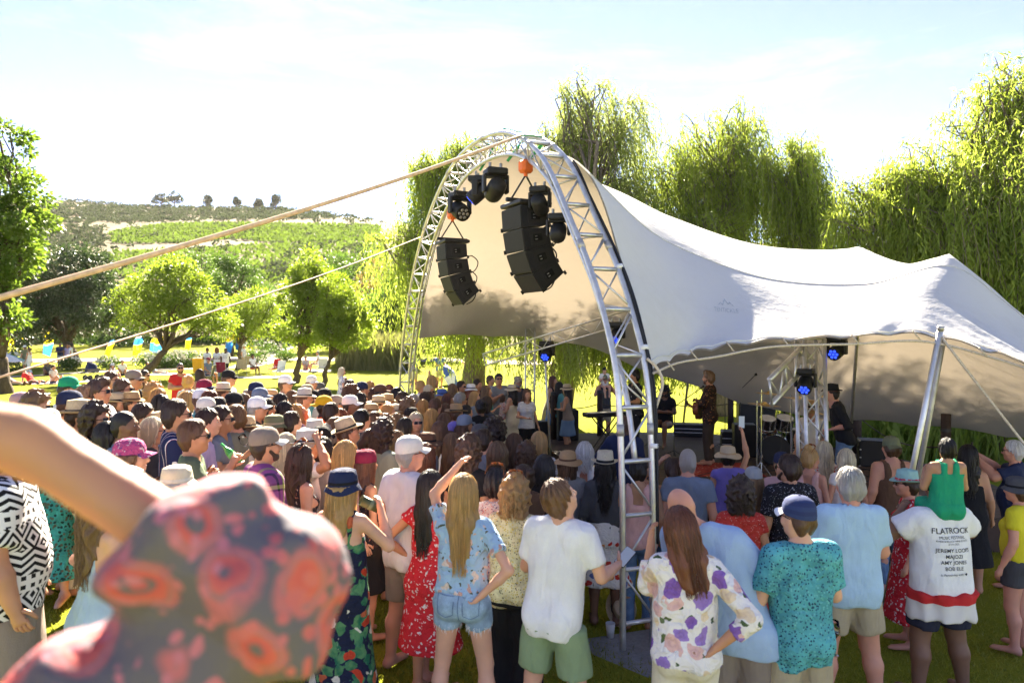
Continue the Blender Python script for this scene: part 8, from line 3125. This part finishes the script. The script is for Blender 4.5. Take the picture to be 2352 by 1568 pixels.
lawn_person(730, 852, 1.72, ('tee', 'white'), ('shorts', 'offwhite'), ('short', 'grey'), legs='sit', face=-110, armr='lap', arml='lap', label='person in white sitting on the chair under the twin trees')
for px, py, t_, lb in ((1010, 880, 'blue', 'person in blue behind the crowd by the beach umbrella'), (1074, 868, 'cream', 'person in cream strumming a guitar under the willow'), (950, 885, 'grey', 'person in grey standing beside the far arch leg')):
    lawn_person(px, py + 12, 1.75, ('tee', t_), ('shorts', 'khaki'), ('short', 'brown'), face=150, armr='guitar' if px == 1074 else 'front', arml='neck' if px == 1074 else 'front', label=lb)

rng = np.random.default_rng(5)
n = 90000
yv = 3.2 + 8.5 * rng.random(n) ** 1.6
xv = (rng.random(n) * 1.62 - .81) * yv
P = np.stack([xv, yv, ground(xv, yv) - .004], 1)
V, F = blades(P, .045, .011, rng, .55)
V = V.reshape(-1, 5, 3)[:, [0, 1, 3]].reshape(-1, 3)
F = np.arange(len(V)).reshape(-1, 3)
M_GRASS = leafmat('grass_blade', (.14, .165, .018), (.28, .30, .04), (.52, .55, .05), .45)
tag(link('grass', np_mesh('grass', V, F, mats=[M_GRASS])), 'short mown grass blades on the near lawn', 'grass', kind='stuff')
# ================================================================== the person right beside the camera, arm raised
def fore_person():
    M_PAIS = paisley('paisley_cotton')
    zp = .90
    root_loc = Vector((-.86, .52, zp))
    sh = at(-70, 1800, .70)
    el = at(640, 1372, .78)
    wr = at(60, 1015, .74)
    wr2 = at(-150, 950, .70)
    sh2 = sh + Vector((-.36, -.12, .02))
    o3 = np.array(root_loc)
    A = lambda v: np.array(v) - o3
    lo, hi = np.array([-.75, -.45, -.02]), np.array([.95, .55, 1.95])
    g = SDF(lo, hi, .013)
    neck = (A(sh) + A(sh2)) / 2 + np.array([0, 0, .06])
    hip = np.array([neck[0] - .02, neck[1], .92])
    for s in (-1, 1):
        h_ = hip + np.array([s * .09, 0, 0])
        g.add(cone(h_, h_ + np.array([0, 0, .12]), .115, .105), .05)
        g.add(cone(h_ + np.array([s * -.03, 0, .1]), (A(sh) if s > 0 else A(sh2)) * .5 + neck * .5 - np.array([0, 0, .12]), .105, .10), .06)
        g.add(cone(neck, A(sh) if s > 0 else A(sh2), .055, .055), .05)
        kn = np.array([h_[0] + s * .01, h_[1] + .02, .48]); an = np.array([h_[0] + s * .02, h_[1] - .02, .085])
        g.add(cone(h_, kn, .088, .06), .04); g.add(cone(kn, an, .058, .036), .03)
        g.add(cone(an + np.array([0, 0, -.03]), an + np.array([s * .02, .19, -.05]), .04, .028), .03)
    g.add(cone(A(sh), A(el), .052, .043), .03)
    g.add(cone(A(el), A(wr), .040, .031), .03)
    g.add(cone(A(wr), A(wr2), .028, .030), .03)
    hc = neck + np.array([-.02, .0, .20])
    g.add(cone(neck, hc, .05, .05), .04)
    el2 = A(sh2) + np.array([-.06, -.03, -.29]); wrl = el2 + np.array([.02, .10, -.24])
    g.add(cone(A(sh2), el2, .05, .042), .03); g.add(cone(el2, wrl, .04, .03), .02); g.add(cone(wrl, wrl + np.array([0, .02, -.09]), .032, .026), .02)
    V, Q = g.surface()
    mb = MB(); mb.raw(V, Q)
    HV, HQ, HT, qm, tm = head_arrays(True, .010)
    n0 = len(mb.qm); mb.raw(HV + hc, HQ, HT); mb.qm[n0:] = qm; mb.tm[len(mb.tm) - len(tm):] = tm; mb.m = 5
    me = mb.mesh('person', True, [skin('tan'), M_EYE, M_IRIS, M_LIPS, M_BROW])
    o = bpy.data.objects.new('person', me); COL.objects.link(o)
    o.location = root_loc
    tag(o, 'blurred person beside the camera raising an arm in a grey and red paisley sleeve', 'person', 'people in the crowd')
    g = SDF(lo, hi, .0125)
    for s in (-1, 1):
        h_ = hip + np.array([s * .08, 0, -.08])
        g.add(cone(h_, (A(sh) if s > 0 else A(sh2)) * .5 + neck * .5 - np.array([0, 0, .12]), .14, .12, flat=0), .06)
        g.add(cone(neck, A(sh) if s > 0 else A(sh2), .07, .075), .05)
    g.add(cone(A(sh), A(el), .092, .078), .05)
    cuff = A(el) + (A(at(372, 1195, .74)) - A(el)) * 1.0
    g.add(cone(A(el), cuff, .076, .080, flat=1), .04)
    g.add(cone(A(at(560, 1270, .75)), A(at(460, 1270, .74)), .066, .072), .05)
    g.add(cone(A(sh2), el2, .075, .075, flat=1), .04)
    r = np.random.default_rng(3)

    def wob(X, Y, Z):
        return .009 * np.sin(30 * X - 26 * Z + 2 * np.sin(17 * Z)) + .006 * np.sin(50 * X + 42 * Z + 25 * Y) + .010 * np.abs(np.sin(20 * Z + 13 * X + 1.2 * np.sin(20 * X)))
    g.wob(wob)
    V, Q = g.surface()
    link('shirt', np_mesh('shirt', V, Q, True, [M_PAIS]), o)
    g = SDF(np.array([-.6, -.4, -.02]), np.array([.6, .45, 1.05]), .02)
    for s in (-1, 1):
        h_ = hip + np.array([s * .09, 0, 0])
        kn = np.array([h_[0] + s * .01, h_[1] + .02, .48]); an = np.array([h_[0] + s * .02, h_[1] - .02, .10])
        g.add(cone(h_, kn, .105, .08), .04); g.add(cone(kn, an, .08, .065, flat=1), .03)
    V, Q = g.surface()
    link('trousers', np_mesh('trousers', V, Q, True, [denim('denim')]), o)
    hm_ = hair_mesh('bob', True, 1)
    link('hair', hm_, o, mat=hairmat('brown'), mw=Matrix.Translation(Vector(tuple(hc))))
    pf = empty('viewing_platform', (-.5, .1, gz(-.5, 0)), 0, 'low timber platform beneath the camera and the paisley sleeve', 'platform')
    z0 = zp - gz(-.5, 0)
    for k in range(9):
        b = MB(); b.box((-.88 + k * .22, 0, z0 - .02), (.205, 1.7, .04), None, .004); b.build('board', M_DECK, pf)
    for sx in (-1, 1):
        for sy in (-1, 1):
            b = MB(); b.box((sx * .85, sy * .7, z0 / 2 - .04), (.09, .09, z0 - .02), None, .006); b.build('leg', M_DECK, pf)


fore_person()
# ================================================================== sunlit haze in the air
mb = MB(); mb.box((0, 330, 58), (1900, 760, 124))
hz_ = NT('haze_air')
pv = hz_.n('VolumePrincipled')
pv.inputs['Color'].default_value = (.98, .95, .90, 1)
pv.inputs['Density'].default_value = .00005
pv.inputs['Anisotropy'].default_value = .4
hz_.link(pv.outputs[0], hz_.out.inputs['Volume'])
hzo = mb.build('haze', hz_.mat)
tag(hzo, 'thin warm haze hanging over the whole valley', 'haze', kind='stuff')
label_people()
bpy.context.view_layer.update()
